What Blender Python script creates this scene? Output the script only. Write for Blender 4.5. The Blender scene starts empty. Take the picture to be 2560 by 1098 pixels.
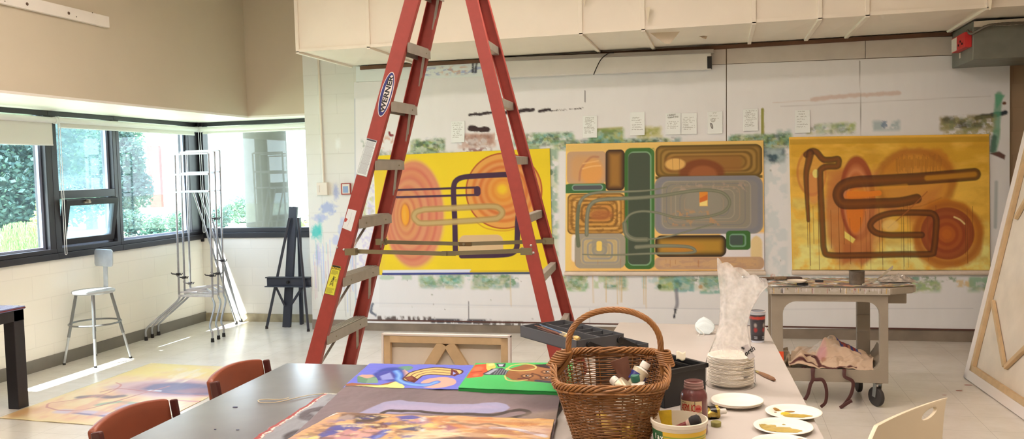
import bpy, bmesh, math, random
import numpy as np
from mathutils import Vector, Matrix, Quaternion
random.seed(7)
S = bpy.context.scene
COL = S.collection
PI = math.pi
# ------------------------------------------------------------------ camera
H = 1.6
FPX = 2150.0
YAW, PITCH, ROLL = .2386, .056, -.0264
def _camrot():
    cy, sy = math.cos(YAW), math.sin(YAW)
    cp, sp = math.cos(PITCH), math.sin(PITCH)
    cr, sr = math.cos(ROLL), math.sin(ROLL)
    Rz = np.array([[cy, sy, 0], [-sy, cy, 0], [0, 0, 1]])
    Rx = np.array([[1, 0, 0], [0, cp, -sp], [0, sp, cp]])
    M = np.array([[1, 0, 0], [0, 0, -1], [0, 1, 0]])
    Rr = np.array([[cr, -sr, 0], [sr, cr, 0], [0, 0, 1]])
    return Rr @ M @ Rx @ Rz
RM = _camrot()
cam = bpy.data.cameras.new('camera')
camo = bpy.data.objects.new('camera', cam)
COL.objects.link(camo)
cam.sensor_fit = 'HORIZONTAL'; cam.sensor_width = 36.0
cam.lens = FPX / 2560 * 36.0
cam.clip_start = 0.05; cam.clip_end = 400
_m = np.eye(4); _m[:3, 0] = RM[0]; _m[:3, 1] = -RM[1]; _m[:3, 2] = -RM[2]; _m[:3, 3] = [0, 0, H]
camo.matrix_world = Matrix(_m.tolist())
S.camera = camo
# photo pixel -> point on a real plane of the room
def ray(u, v):
    return RM.T @ np.array([(u - 1280) / FPX, (v - 549) / FPX, 1.0])
def at_z(u, v, z):
    d = ray(u, v); t = (z - H) / d[2]; return Vector((t * d[0], t * d[1], z))
def at_y(u, v, y):
    d = ray(u, v); t = y / d[1]; return Vector((t * d[0], y, H + t * d[2]))
def at_x(u, v, x):
    d = ray(u, v); t = x / d[0]; return Vector((x, t * d[1], H + t * d[2]))
def at_p(u, v, p, n):
    d = Vector(ray(u, v)); n = Vector(n); c = Vector((0, 0, H))
    t = (Vector(p) - c).dot(n) / d.dot(n); return c + d * t
def at_d(u, v, dist):
    d = Vector(ray(u, v)); return Vector((0, 0, H)) + d * dist
# ------------------------------------------------------------------ colour
def lin(c):
    c = np.asarray(c, float) / 255.0
    return np.where(c <= .04045, c / 12.92, ((c + .055) / 1.055) ** 2.4)
def alb(c, ref=(232, 218, 202), k=.8):
    return np.clip(lin(c) / lin(ref) * k, .004, .92)
MATS = {}
def mat(name, c=(200, 200, 200), rough=.5, metal=0, var=0, vscale=8, bump=0, bscale=60, spec=.5, attr=False, trans=0, sss=0, coat=0):
    if name in MATS: return MATS[name]
    m = bpy.data.materials.new(name); m.use_nodes = True
    nt = m.node_tree; b = nt.nodes['Principled BSDF']
    L = lin(c); col = (float(L[0]), float(L[1]), float(L[2]), 1)
    b.inputs['Base Color'].default_value = col
    b.inputs['Roughness'].default_value = rough
    b.inputs['Metallic'].default_value = metal
    b.inputs['Specular IOR Level'].default_value = spec
    b.inputs['Coat Weight'].default_value = coat
    if trans: b.inputs['Transmission Weight'].default_value = trans
    tc = None
    if var or bump:
        tc = nt.nodes.new('ShaderNodeTexCoord')
    if attr:
        a = nt.nodes.new('ShaderNodeAttribute'); a.attribute_name = 'Col'
        nt.links.new(a.outputs['Color'], b.inputs['Base Color'])
    elif var:
        n = nt.nodes.new('ShaderNodeTexNoise'); n.inputs['Scale'].default_value = vscale; n.inputs['Detail'].default_value = 6
        nt.links.new(tc.outputs['Object'], n.inputs['Vector'])
        r = nt.nodes.new('ShaderNodeValToRGB')
        r.color_ramp.elements[0].position = .3; r.color_ramp.elements[1].position = .7
        r.color_ramp.elements[0].color = tuple(max(0, x * (1 - var)) for x in col[:3]) + (1,)
        r.color_ramp.elements[1].color = tuple(min(1, x * (1 + var * .6)) for x in col[:3]) + (1,)
        nt.links.new(n.outputs['Fac'], r.inputs['Fac']); nt.links.new(r.outputs['Color'], b.inputs['Base Color'])
    if bump:
        n2 = nt.nodes.new('ShaderNodeTexNoise'); n2.inputs['Scale'].default_value = bscale; n2.inputs['Detail'].default_value = 4
        nt.links.new(tc.outputs['Object'], n2.inputs['Vector'])
        bp = nt.nodes.new('ShaderNodeBump'); bp.inputs['Strength'].default_value = bump; bp.inputs['Distance'].default_value = .004
        nt.links.new(n2.outputs['Fac'], bp.inputs['Height']); nt.links.new(bp.outputs['Normal'], b.inputs['Normal'])
    MATS[name] = m
    return m
# ------------------------------------------------------------------ mesh builder
def basis(axis, up=(0, 0, 1)):
    z = Vector(axis).normalized(); u = Vector(up)
    if abs(z.dot(u.normalized())) > .98: u = Vector((1, 0, 0)) if abs(z.x) < .9 else Vector((0, 1, 0))
    x = u.cross(z).normalized(); y = z.cross(x)
    return x, y, z
def root_of(o):
    while o.parent is not None: o = o.parent
    return o
class MB:
    def __init__(s): s.v = []; s.f = []; s.mi = []; s.cur = 0
    def add(s, vs, fs):
        o = len(s.v); s.v.extend(Vector(p) for p in vs)
        for f in fs: s.f.append([i + o for i in f]); s.mi.append(s.cur)
        return s
    def box(s, x0, x1, y0, y1, z0, z1, M=None):
        vs = [Vector((x, y, z)) for z in (z0, z1) for y in (y0, y1) for x in (x0, x1)]
        if M is not None: vs = [M @ p for p in vs]
        return s.add(vs, [(0, 2, 3, 1), (4, 5, 7, 6), (0, 1, 5, 4), (2, 6, 7, 3), (0, 4, 6, 2), (1, 3, 7, 5)])
    def beam(s, p0, p1, w, h, up=(0, 0, 1)):
        p0 = Vector(p0); p1 = Vector(p1); x, y, z = basis(p1 - p0, up)
        vs = [p + x * (a * w / 2) + y * (b * h / 2) for p in (p0, p1) for b in (-1, 1) for a in (-1, 1)]
        return s.add(vs, [(0, 2, 3, 1), (4, 5, 7, 6), (0, 1, 5, 4), (2, 6, 7, 3), (0, 4, 6, 2), (1, 3, 7, 5)])
    def tube(s, pts, r, n=8, closed=False, cap=True, flat=None):
        P = [Vector(p) for p in pts]; m = len(P)
        R = r if isinstance(r, (list, tuple)) else [r] * m
        o = len(s.v); ref = None
        for i, p in enumerate(P):
            if closed: t = P[(i + 1) % m] - P[i - 1]
            else: t = P[min(i + 1, m - 1)] - P[max(i - 1, 0)]
            if t.length < 1e-9: t = Vector((0, 0, 1))
            t.normalize()
            if ref is None: ref = basis(t)[0] if flat is None else Vector(flat)
            x = ref - t * ref.dot(t)
            if x.length < 1e-6: x = basis(t)[0]
            x.normalize(); y = t.cross(x); ref = x
            for k in range(n):
                a = 2 * PI * k / n
                s.v.append(p + x * (math.cos(a) * R[i]) + y * (math.sin(a) * R[i] * (1 if flat is None else .22)))
        for i in range(m if closed else m - 1):
            j = (i + 1) % m
            for k in range(n):
                k2 = (k + 1) % n
                s.f.append([o + i * n + k, o + i * n + k2, o + j * n + k2, o + j * n + k]); s.mi.append(s.cur)
        if cap and not closed:
            s.f.append([o + k for k in reversed(range(n))]); s.mi.append(s.cur)
            s.f.append([o + (m - 1) * n + k for k in range(n)]); s.mi.append(s.cur)
        return s
    def lathe(s, prof, n=24, c=(0, 0, 0), axis=(0, 0, 1), sx=1, sy=1, caps=True):
        x, y, z = basis(axis); c = Vector(c); o = len(s.v); m = len(prof)
        if Vector(axis).normalized().z > .99: x, y = Vector((1, 0, 0)), Vector((0, 1, 0))
        for r, h in prof:
            for k in range(n):
                a = 2 * PI * k / n
                s.v.append(c + x * (math.cos(a) * r * sx) + y * (math.sin(a) * r * sy) + z * h)
        for i in range(m - 1):
            for k in range(n):
                k2 = (k + 1) % n
                s.f.append([o + i * n + k, o + i * n + k2, o + (i + 1) * n + k2, o + (i + 1) * n + k]); s.mi.append(s.cur)
        if caps:
            s.f.append([o + k for k in reversed(range(n))]); s.mi.append(s.cur)
            s.f.append([o + (m - 1) * n + k for k in range(n)]); s.mi.append(s.cur)
        return s
    def prism(s, poly, o, x, y, d):
        o = Vector(o); x = Vector(x); y = Vector(y); d = Vector(d); n = len(poly); b = len(s.v)
        for k in (0, 1):
            for a, c in poly: s.v.append(o + x * a + y * c + d * k)
        fl = [list(range(b, b + n))[::-1], list(range(b + n, b + 2 * n))]
        fl += [[b + i, b + (i + 1) % n, b + n + (i + 1) % n, b + n + i] for i in range(n)]
        for f in fl: s.f.append(f); s.mi.append(s.cur)
        return s
    def sheet(s, fn, nx, ny, wrap=False):
        o = len(s.v)
        for j in range(ny):
            for i in range(nx): s.v.append(Vector(fn(i / (nx - 1), j / (ny - 1))))
        for j in range(ny - 1):
            for i in range(nx - 1):
                a = o + j * nx + i; s.f.append([a, a + 1, a + nx + 1, a + nx]); s.mi.append(s.cur)
        return s
    def build(s, name, m, parent=None, local=False, bevel=0, seg=2, smooth=False, loc=None, solid=0, sub=0, normals=True):
        me = bpy.data.meshes.new(name)
        off = Vector((0, 0, 0))
        if parent is not None and not local: off = root_of(parent).location.copy()
        if loc is not None: off = Vector(loc)
        me.from_pydata([tuple(p - off) for p in s.v], [], s.f)
        ms = m if isinstance(m, (list, tuple)) else [m]
        for x in ms: me.materials.append(x)
        if len(ms) > 1: me.polygons.foreach_set('material_index', s.mi)
        if normals:
            bm = bmesh.new(); bm.from_mesh(me); bmesh.ops.recalc_face_normals(bm, faces=bm.faces); bm.to_mesh(me); bm.free()
        o = bpy.data.objects.new(name, me); COL.objects.link(o)
        if parent is not None: o.parent = parent
        if loc is not None: o.location = loc
        if smooth:
            me.polygons.foreach_set('use_smooth', [True] * len(me.polygons))
            if smooth != 'all':
                try: me.set_sharp_from_angle(angle=math.radians(40))
                except Exception: pass
        if solid:
            md = o.modifiers.new('solid', 'SOLIDIFY'); md.thickness = solid; md.offset = -1
        if sub:
            md = o.modifiers.new('sub', 'SUBSURF'); md.levels = sub; md.render_levels = sub
        if bevel:
            md = o.modifiers.new('bevel', 'BEVEL'); md.width = bevel; md.segments = seg; md.limit_method = 'ANGLE'; md.angle_limit = math.radians(35)
        me.update()
        return o
def tag(o, label, cat, group=None, kind=None):
    if label: o['label'] = label
    if cat: o['category'] = cat
    if group: o['group'] = group
    if kind: o['kind'] = kind
    return o
def thing(name, label, cat, loc=(0, 0, 0), rz=0, group=None):
    o = bpy.data.objects.new(name, None); COL.objects.link(o); o.empty_display_size = .1
    o.location = loc; o.rotation_euler = (0, 0, rz)
    return tag(o, label, cat, group)
def struct(o, label=None, cat=None):
    o['kind'] = 'structure'
    if label: o['label'] = label
    if cat: o['category'] = cat
    return o
def plabel(o, label):
    o['label'] = label; return o
def copy_tree(o, parent=None):
    c = o.copy(); COL.objects.link(c)
    if parent is not None: c.parent = parent
    for ch in list(o.children): copy_tree(ch, c)
    return c
def text_obj(name, s, size, m, parent, origin, xdir, ydir, ext=.0006, bold=0, shear=0, align='CENTER', local=False, sx=1):
    cu = bpy.data.curves.new(name, 'FONT'); cu.body = s; cu.size = size; cu.align_x = align; cu.align_y = 'CENTER'
    cu.extrude = ext; cu.offset = bold; cu.shear = shear; cu.resolution_u = 2
    t = bpy.data.objects.new(name + '_curve', cu); COL.objects.link(t)
    me = bpy.data.meshes.new_from_object(t.evaluated_get(bpy.context.evaluated_depsgraph_get()))
    bpy.data.objects.remove(t); bpy.data.curves.remove(cu)
    x = Vector(xdir).normalized(); y = Vector(ydir).normalized(); z = x.cross(y)
    off = Vector((0, 0, 0)) if (parent is None or local) else root_of(parent).location
    o0 = Vector(origin) - off
    for v in me.vertices:
        p = v.co.copy(); v.co = o0 + x * (p.x * sx) + y * p.y + z * p.z
    me.name = name; me.materials.clear(); me.materials.append(m)
    o = bpy.data.objects.new(name, me); COL.objects.link(o); o.parent = parent
    return o
def smooth_path(pts, k=8, closed=False):
    P = [np.array(p, float) for p in pts]; n = len(P); out = []
    rng = range(n if closed else n - 1)
    for i in rng:
        p1, p2 = P[i], P[(i + 1) % n]
        p0 = P[i - 1] if (closed or i > 0) else 2 * p1 - p2
        p3 = P[(i + 2) % n] if (closed or i + 2 < n) else 2 * p2 - p1
        for j in range(k):
            t = j / k
            out.append(.5 * ((2 * p1) + (-p0 + p2) * t + (2 * p0 - 5 * p1 + 4 * p2 - p3) * t * t + (-p0 + 3 * p1 - 3 * p2 + p3) * t ** 3))
    if not closed: out.append(P[-1])
    return out
# ------------------------------------------------------------------ painter: paint laid on a surface as vertex colours
def vnoise(x, y, seed=0):
    xi = np.floor(x).astype(np.int64); yi = np.floor(y).astype(np.int64); xf = x - xi; yf = y - yi
    xf = xf * xf * (3 - 2 * xf); yf = yf * yf * (3 - 2 * yf)
    def h(a, b):
        n = (a * 374761393 + b * 668265263 + seed * 974711) & 0x7fffffff
        n = ((n ^ (n >> 13)) * 1274126177) & 0x7fffffff
        return ((n ^ (n >> 16)) & 0xffff) / 65535.0
    return (h(xi, yi) * (1 - xf) + h(xi + 1, yi) * xf) * (1 - yf) + (h(xi, yi + 1) * (1 - xf) + h(xi + 1, yi + 1) * xf) * yf
def fbm(x, y, seed=0, o=4):
    s = 0; a = .5; t = 0
    for i in range(o):
        s = s + a * vnoise(x * 2 ** i, y * 2 ** i, seed + i * 17); t += a; a *= .5
    return s / t
class Paint:
    def __init__(s, x0, x1, y0, y1, nx, ny, base, ref=(232, 218, 202), k=.8):
        s.nx, s.ny = nx, ny; s.b = (x0, x1, y0, y1)
        s.X, s.Y = np.meshgrid(np.linspace(x0, x1, nx), np.linspace(y0, y1, ny))
        s.ref, s.k = ref, k
        s.C = np.empty((ny, nx, 3)); s.C[:] = alb(base, ref, k)
    def put(s, m, c):
        s.C += np.clip(m, 0, 1)[..., None] * (alb(c, s.ref, s.k) - s.C)
    def ed(s, xx, yy, cx, cy, rx, ry, rot=0):
        c, q = math.cos(rot), math.sin(rot); dx, dy = xx - cx, yy - cy
        return np.sqrt(((dx * c + dy * q) / rx) ** 2 + ((dy * c - dx * q) / ry) ** 2)
    def ell(s, cx, cy, rx, ry, c, soft=3, a=1, rot=0, wob=0):
        d = s.ed(s.X, s.Y, cx, cy, rx, ry, rot); r = min(rx, ry)
        if wob: d = d + wob * (fbm(s.X / r * 2, s.Y / r * 2, int(cx)) - .5)
        s.put(a * np.clip((1 - d) * r / soft + .5, 0, 1), c)
    def ring(s, cx, cy, rx, ry, w, c, soft=3, a=1, rot=0):
        d = abs(s.ed(s.X, s.Y, cx, cy, rx, ry, rot) - 1) * min(rx, ry)
        s.put(a * np.clip((w - d) / soft + .5, 0, 1), c)
    def rrd(s, x0, y0, x1, y1, r):
        cx, cy = (x0 + x1) / 2, (y0 + y1) / 2
        qx = np.abs(s.X - cx) - (x1 - x0) / 2 + r; qy = np.abs(s.Y - cy) - (y1 - y0) / 2 + r
        return np.hypot(np.maximum(qx, 0), np.maximum(qy, 0)) + np.minimum(np.maximum(qx, qy), 0) - r
    def rr(s, x0, y0, x1, y1, r, c, soft=3, a=1, wob=0, ws=60):
        d = s.rrd(x0, y0, x1, y1, r)
        if wob: d = d + wob * (fbm(s.X / ws, s.Y / ws, int(x0)) - .5)
        s.put(a * np.clip(-d / soft + .5, 0, 1), c)
    def rrl(s, x0, y0, x1, y1, r, w, c, soft=3, a=1):
        d = np.abs(s.rrd(x0, y0, x1, y1, r)); s.put(a * np.clip((w - d) / soft + .5, 0, 1), c)
    def rrg(s, x0, y0, x1, y1, r, ce, ci, depth, soft=3):
        d = s.rrd(x0, y0, x1, y1, r); s.put(np.clip(-d / soft + .5, 0, 1), ce)
        t = np.clip(-d / depth, 0, 1); s.put(t * t * (3 - 2 * t), ci)
    def sd(s, pts, sm=True, k=6):
        P = smooth_path(pts, k) if sm and len(pts) > 2 else [np.array(p, float) for p in pts]
        P = np.array(P); D = np.full(s.X.shape, 1e9); T = np.zeros(s.X.shape); n = len(P) - 1
        for i in range(n):
            a, b = P[i], P[i + 1]; e = b - a; L = e @ e + 1e-12
            t = np.clip(((s.X - a[0]) * e[0] + (s.Y - a[1]) * e[1]) / L, 0, 1)
            d = np.hypot(s.X - a[0] - t * e[0], s.Y - a[1] - t * e[1])
            m = d < D; D = np.where(m, d, D); T = np.where(m, (i + t) / n, T)
        return D, T
    def st(s, pts, r, c, soft=3, a=1, r1=None, sm=True, core=None, cr=.5, wob=0):
        D, T = s.sd(pts, sm); R = r if r1 is None else r + (r1 - r) * T
        if wob: D = D + wob * (fbm(s.X / (r * 2), s.Y / (r * 2), 5) - .5)
        s.put(a * np.clip((R - D) / soft + .5, 0, 1), c)
        if core is not None: s.put(a * np.clip((R * cr - D) / (R * cr + 1e-9), 0, 1), core)
    def poly(s, pts, c, soft=3, a=1):
        n = len(pts); ins = np.zeros(s.X.shape, bool); D = np.full(s.X.shape, 1e9)
        for i in range(n):
            (xa, ya), (xb, yb) = pts[i], pts[(i + 1) % n]
            cond = (ya > s.Y) != (yb > s.Y)
            with np.errstate(divide='ignore', invalid='ignore'):
                xi = (xb - xa) * (s.Y - ya) / (yb - ya + 1e-12) + xa
            ins ^= cond & (s.X < xi)
            ex, ey = xb - xa, yb - ya; L = ex * ex + ey * ey + 1e-12
            t = np.clip(((s.X - xa) * ex + (s.Y - ya) * ey) / L, 0, 1)
            D = np.minimum(D, np.hypot(s.X - xa - t * ex, s.Y - ya - t * ey))
        s.put(a * np.clip(np.where(ins, D, -D) / soft + .5, 0, 1), c)
    def blot(s, x0, y0, x1, y1, c, sc=20, th=.5, sh=8, seed=1, a=.8, fade=10, sy=1):
        m = np.clip(-s.rrd(x0, y0, x1, y1, 4) / fade + .5, 0, 1)
        n = fbm(s.X / sc, s.Y / sc * sy, seed, 4)
        s.put(a * m * np.clip((n - th) * sh + .5, 0, 1), c)
    def mottle(s, sc, amp, seed=3, sy=1):
        s.C *= (1 + amp * (fbm(s.X / sc, s.Y / sc * sy, seed) - .5) * 2)[..., None]
    def dots(s, n, x0, y0, x1, y1, r0, r1, cols, seed=0, a=.9):
        rn = random.Random(seed)
        for i in range(n):
            x, y, r = rn.uniform(x0, x1), rn.uniform(y0, y1), rn.uniform(r0, r1)
            s.ell(x, y, r, r * rn.uniform(.6, 1.5), rn.choice(cols), soft=max((s.b[1] - s.b[0]) / s.nx * .8, r * .6), a=a)
    def drips(s, xs, y0, y1, w, c, a=.8, seed=0):
        rn = random.Random(seed)
        for x in xs:
            yb = y0 + (y1 - y0) * rn.uniform(.55, 1); ya = y0 + rn.uniform(0, .3) * (y1 - y0)
            s.st([(x, ya), (x + rn.uniform(-2, 2), yb)], w, c, soft=w, a=a, sm=False)
    def build(s, name, m, pos, parent=None, loc=None, solid=0, back=None, smooth=True, alpha=None):
        """pos(s,t) arrays in 0..1 -> (N,3) world points"""
        sx, ty = np.meshgrid(np.linspace(0, 1, s.nx), np.linspace(0, 1, s.ny))
        P = pos(sx.ravel(), ty.ravel())
        off = Vector((0, 0, 0))
        if parent is not None: off = root_of(parent).location
        if loc is not None: off = Vector(loc)
        P = P - np.array(off)
        idx = np.arange(s.nx * s.ny).reshape(s.ny, s.nx)
        F = np.stack([idx[:-1, :-1], idx[1:, :-1], idx[1:, 1:], idx[:-1, 1:]], -1).reshape(-1, 4)
        me = bpy.data.meshes.new(name)
        me.from_pydata(P.tolist(), [], F.tolist())
        me.materials.append(m)
        at = me.color_attributes.new('Col', 'FLOAT_COLOR', 'POINT')
        c4 = np.ones((s.nx * s.ny, 4), np.float32); c4[:, :3] = np.clip(s.C, 0, 1).reshape(-1, 3)
        at.data.foreach_set('color', c4.ravel())
        if smooth: me.polygons.foreach_set('use_smooth', [True] * len(me.polygons))
        o = bpy.data.objects.new(name, me); COL.objects.link(o)
        if parent is not None: o.parent = parent
        if loc is not None: o.location = loc
        if solid:
            md = o.modifiers.new('solid', 'SOLIDIFY'); md.thickness = solid; md.offset = -1
        me.update()
        return o
def bil(tl, tr, br, bl, bulge=0, nrm=(0, -1, 0), wave=0):
    A = [np.array(p, float) for p in (tl, tr, br, bl)]; N = np.array(nrm, float)
    def f(u, v):
        u = u[:, None]; v = v[:, None]
        P = (A[0] * (1 - u) + A[1] * u) * (1 - v) + (A[3] * (1 - u) + A[2] * u) * v
        if wave: P = P + N * (wave * (fbm(u[:, 0] * 7, v[:, 0] * 7, 11) - .5))[:, None]
        if bulge: P = P + N * (bulge * np.sin(PI * u) * np.sin(PI * v))
        return P
    return f
PAINTM = mat('painted_canvas', attr=True, rough=.55, spec=.35, bump=.15, bscale=400)
SKY, SUN, LAMP, EXPO = 6.4, 28.0, 34.0, 0.52
LAMPS = [(-3.0, 1.5), (-.9, 1.5), (-3.0, 4.3), (-.9, 4.3), (1.2, 2.6)]
# ================================================================== THE ROOM
LX, RY, MY, JX, BX, SZ, RX, BY, CZ = -5.69, 8.577, 8.2, -4.175, -4.83, 2.235, 3.35, -3.0, 3.6
def block_mat(name, c, axis, mortar=.92, var=.03):
    m = mat(name, c, rough=.6, spec=.3)
    nt = m.node_tree; b = nt.nodes['Principled BSDF']
    tc = nt.nodes.new('ShaderNodeNewGeometry'); sx = nt.nodes.new('ShaderNodeSeparateXYZ'); cb = nt.nodes.new('ShaderNodeCombineXYZ')
    nt.links.new(tc.outputs['Position'], sx.inputs['Vector'])
    nt.links.new(sx.outputs['X' if axis == 'x' else 'Y'], cb.inputs['X']); nt.links.new(sx.outputs['Z'], cb.inputs['Y'])
    br = nt.nodes.new('ShaderNodeTexBrick'); br.inputs['Scale'].default_value = 1
    br.inputs['Brick Width'].default_value = .4064; br.inputs['Row Height'].default_value = .2032; br.inputs['Mortar Size'].default_value = .004
    br.inputs['Mortar Smooth'].default_value = .6; br.offset = .5
    L = lin(c)
    br.inputs['Color1'].default_value = tuple(L) + (1,); br.inputs['Color2'].default_value = tuple(L * (1 - var)) + (1,)
    br.inputs['Mortar'].default_value = tuple(L * mortar) + (1,)
    nt.links.new(cb.outputs['Vector'], br.inputs['Vector']); nt.links.new(br.outputs['Color'], b.inputs['Base Color'])
    n = nt.nodes.new('ShaderNodeTexNoise'); n.inputs['Scale'].default_value = 90
    nt.links.new(tc.outputs['Position'], n.inputs['Vector'])
    mx = nt.nodes.new('ShaderNodeMath'); mx.operation = 'MULTIPLY_ADD'; mx.inputs[1].default_value = .15
    iv = nt.nodes.new('ShaderNodeMath'); iv.operation = 'SUBTRACT'; iv.inputs[0].default_value = 1
    nt.links.new(br.outputs['Fac'], iv.inputs[1]); nt.links.new(n.outputs['Fac'], mx.inputs[0]); nt.links.new(iv.outputs[0], mx.inputs[2])
    bp = nt.nodes.new('ShaderNodeBump'); bp.inputs['Strength'].default_value = .25; bp.inputs['Distance'].default_value = .004
    nt.links.new(mx.outputs[0], bp.inputs['Height']); nt.links.new(bp.outputs['Normal'], b.inputs['Normal'])
    return m
def floor_mat():
    m = mat('vinyl_tile', (214, 208, 194), rough=.2, spec=.5)
    nt = m.node_tree; b = nt.nodes['Principled BSDF']
    g = nt.nodes.new('ShaderNodeNewGeometry')
    br = nt.nodes.new('ShaderNodeTexBrick'); br.inputs['Scale'].default_value = 1; br.offset = 0
    br.inputs['Brick Width'].default_value = .3048; br.inputs['Row Height'].default_value = .3048; br.inputs['Mortar Size'].default_value = .0012
    br.inputs['Mortar Smooth'].default_value = .2
    L = lin((229, 225, 217))
    br.inputs['Color1'].default_value = tuple(L) + (1,); br.inputs['Color2'].default_value = tuple(L * .975) + (1,); br.inputs['Mortar'].default_value = tuple(L * .62) + (1,)
    nt.links.new(g.outputs['Position'], br.inputs['Vector'])
    n = nt.nodes.new('ShaderNodeTexNoise'); n.inputs['Scale'].default_value = 3; n.inputs['Detail'].default_value = 9; n.inputs['Roughness'].default_value = .7
    nt.links.new(g.outputs['Position'], n.inputs['Vector'])
    r = nt.nodes.new('ShaderNodeValToRGB'); r.color_ramp.elements[0].color = (.92, .91, .88, 1); r.color_ramp.elements[1].color = (1, 1, 1, 1)
    r.color_ramp.elements[0].position = .35; r.color_ramp.elements[1].position = .6
    nt.links.new(n.outputs['Fac'], r.inputs['Fac'])
    mx = nt.nodes.new('ShaderNodeMix'); mx.data_type = 'RGBA'; mx.blend_type = 'MULTIPLY'; mx.inputs[0].default_value = 1
    nt.links.new(br.outputs['Color'], mx.inputs[6]); nt.links.new(r.outputs['Color'], mx.inputs[7]); nt.links.new(mx.outputs[2], b.inputs['Base Color'])
    r2 = nt.nodes.new('ShaderNodeMapRange'); r2.inputs['To Min'].default_value = .14; r2.inputs['To Max'].default_value = .3
    nt.links.new(n.outputs['Fac'], r2.inputs['Value']); nt.links.new(r2.outputs[0], b.inputs['Roughness'])
    return m
W_LEFT = block_mat('painted_block_left', (240, 237, 227), 'y')
W_RET = block_mat('painted_block_return', (236, 233, 226), 'x')
W_BACK = block_mat('painted_block_back', (160, 138, 112), 'x')  # darker than the other block walls, standing in for the shade there
W_TAN = mat('tan_paint', (203, 193, 172), rough=.7, var=.03, vscale=2, bump=.1, bscale=120)
M_BLACKFR = mat('black_window_frame', (38, 37, 42), rough=.35, spec=.5)
M_WHITE = mat('white_paint', (236, 232, 224), rough=.5, var=.03)
M_CEIL = mat('ceiling_paint', (232, 224, 208), rough=.8)
def wallbox(name, x0, x1, y0, y1, z0, z1, m):
    return struct(MB().box(x0, x1, y0, y1, z0, z1).build(name, m))
wallbox('floor', LX - .2, RX + .2, BY - .2, RY + .2, -.1, 0, floor_mat())
wallbox('ceiling', LX - .2, RX + .2, BY - .2, RY + .2, CZ, CZ + .1, M_CEIL)
wallbox('wall_left', LX - .2, LX, BY, RY, 0, .93, W_LEFT)
wallbox('wall_left_front', LX - .2, LX, BY, 4.2, .93, SZ, W_LEFT)
mw = MB().box(LX - .2, BX, BY, RY + .2, SZ + .02, CZ)
mw.box(BX, JX, MY, RY + .2, SZ + .02, CZ)
struct(mw.build('wall_upper', W_TAN))
mw = MB().box(LX - .2, BX, BY, RY + .02, SZ, SZ + .02).box(BX, JX, MY, RY + .02, SZ, SZ + .02)
struct(mw.build('ceiling_soffit', M_WHITE))
wallbox('wall_return', LX - .2, JX, RY, RY + .2, 0, .94, W_RET)
wallbox('wall_back', -3.45, RX + .2, MY, RY + .2, 0, CZ, W_BACK)
wallbox('wall_right', RX, RX + .2, BY, MY, 0, CZ, W_BACK)
wallbox('wall_front', LX - .2, RX + .2, BY - .2, BY, 0, CZ, W_LEFT)
# block pier with paint spills (the jog between the window bay and the pin boards)
wallbox('wall_pier', JX, -3.45, MY + .004, RY + .2, 0, CZ, W_RET)
def px_xz(y):
    return lambda u, v: (lambda p: (p.x, p.z))(at_y(u, v, y))
pz = px_xz(MY)
q = Paint(JX, -3.45, CZ, 0, 110, 440, (228, 217, 197))
for k in range(18):
    z = k * .2032; q.put(np.clip(1 - abs(q.Y - z) / .005, 0, 1) * (.15 + .4 * fbm(q.X * 6, q.Y * 6, k)), (190, 180, 160))
    for j in range(-12, -7):
        x = j * .4064 + (.2032 if k % 2 else 0) + .05
        q.put(np.clip(1 - abs(q.X - x) / .006, 0, 1) * ((q.Y > z) & (q.Y < z + .2032)) * .35, (188, 178, 160))
for (u, v, c, rx, rz, a) in [(790, 580, (60, 190, 170), .05, .07, .9), (800, 575, (60, 190, 170), .02, .1, .8), (820, 520, (140, 155, 190), .09, .06, .7), (840, 480, (120, 140, 190), .03, .07, .6), (800, 545, (150, 160, 195), .07, .04, .6), (860, 570, (150, 165, 200), .06, .09, .5), (795, 640, (170, 165, 205), .03, .1, .6), (845, 360, (240, 235, 228), .025, .05, .9), (840, 600, (160, 170, 205), .05, .05, .5), (880, 600, (225, 170, 175), .03, .09, .4)]:
    x, z = pz(u, v); q.ell(x, z, rx, rz, c, soft=.03, a=a, wob=1.2)
rn = random.Random(3)
for i in range(40):
    x, z = pz(rn.uniform(782, 890), rn.uniform(600, 690)); q.st([(x, z), (x + rn.uniform(-.01, .01), z - rn.uniform(.1, .5))], .004, rn.choice([(150, 165, 205), (110, 190, 185), (215, 160, 165), (160, 150, 140), (175, 185, 215)]), soft=.006, a=.55, sm=False)
q.blot(JX, 0, -3.45, 1.0, (238, 238, 240), sc=.2, th=.35, seed=4, a=.7, fade=.2)
struct(q.build('wall_pier_paint', mat('pier_paint', attr=True, rough=.6, bump=.2, bscale=90), bil((JX, MY, CZ), (-3.45, MY, CZ), (-3.45, MY, 0), (JX, MY, 0))))
# baseboards
M_COVE = mat('grey_vinyl_cove', (120, 116, 108), rough=.45, var=.08)
M_COVE2 = mat('dirty_base', (168, 158, 132), rough=.7, var=.3, vscale=9)
M_COVE3 = mat('brown_grey_base', (138, 126, 112), rough=.5, var=.25, vscale=5)
wallbox('baseboard_left', LX, LX + .012, BY, RY, 0, .105, M_COVE)
wallbox('baseboard_return', LX + .01, JX, RY - .012, RY, 0, .09, M_COVE2)
wallbox('baseboard_back', JX, RX, MY - .014, MY - .001, 0, .105, M_COVE3)
wallbox('trim_1', -3.56, RX, MY - .03, MY - .001, .105, .118, mat('dark_red_strip', (92, 58, 50), rough=.6))
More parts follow.
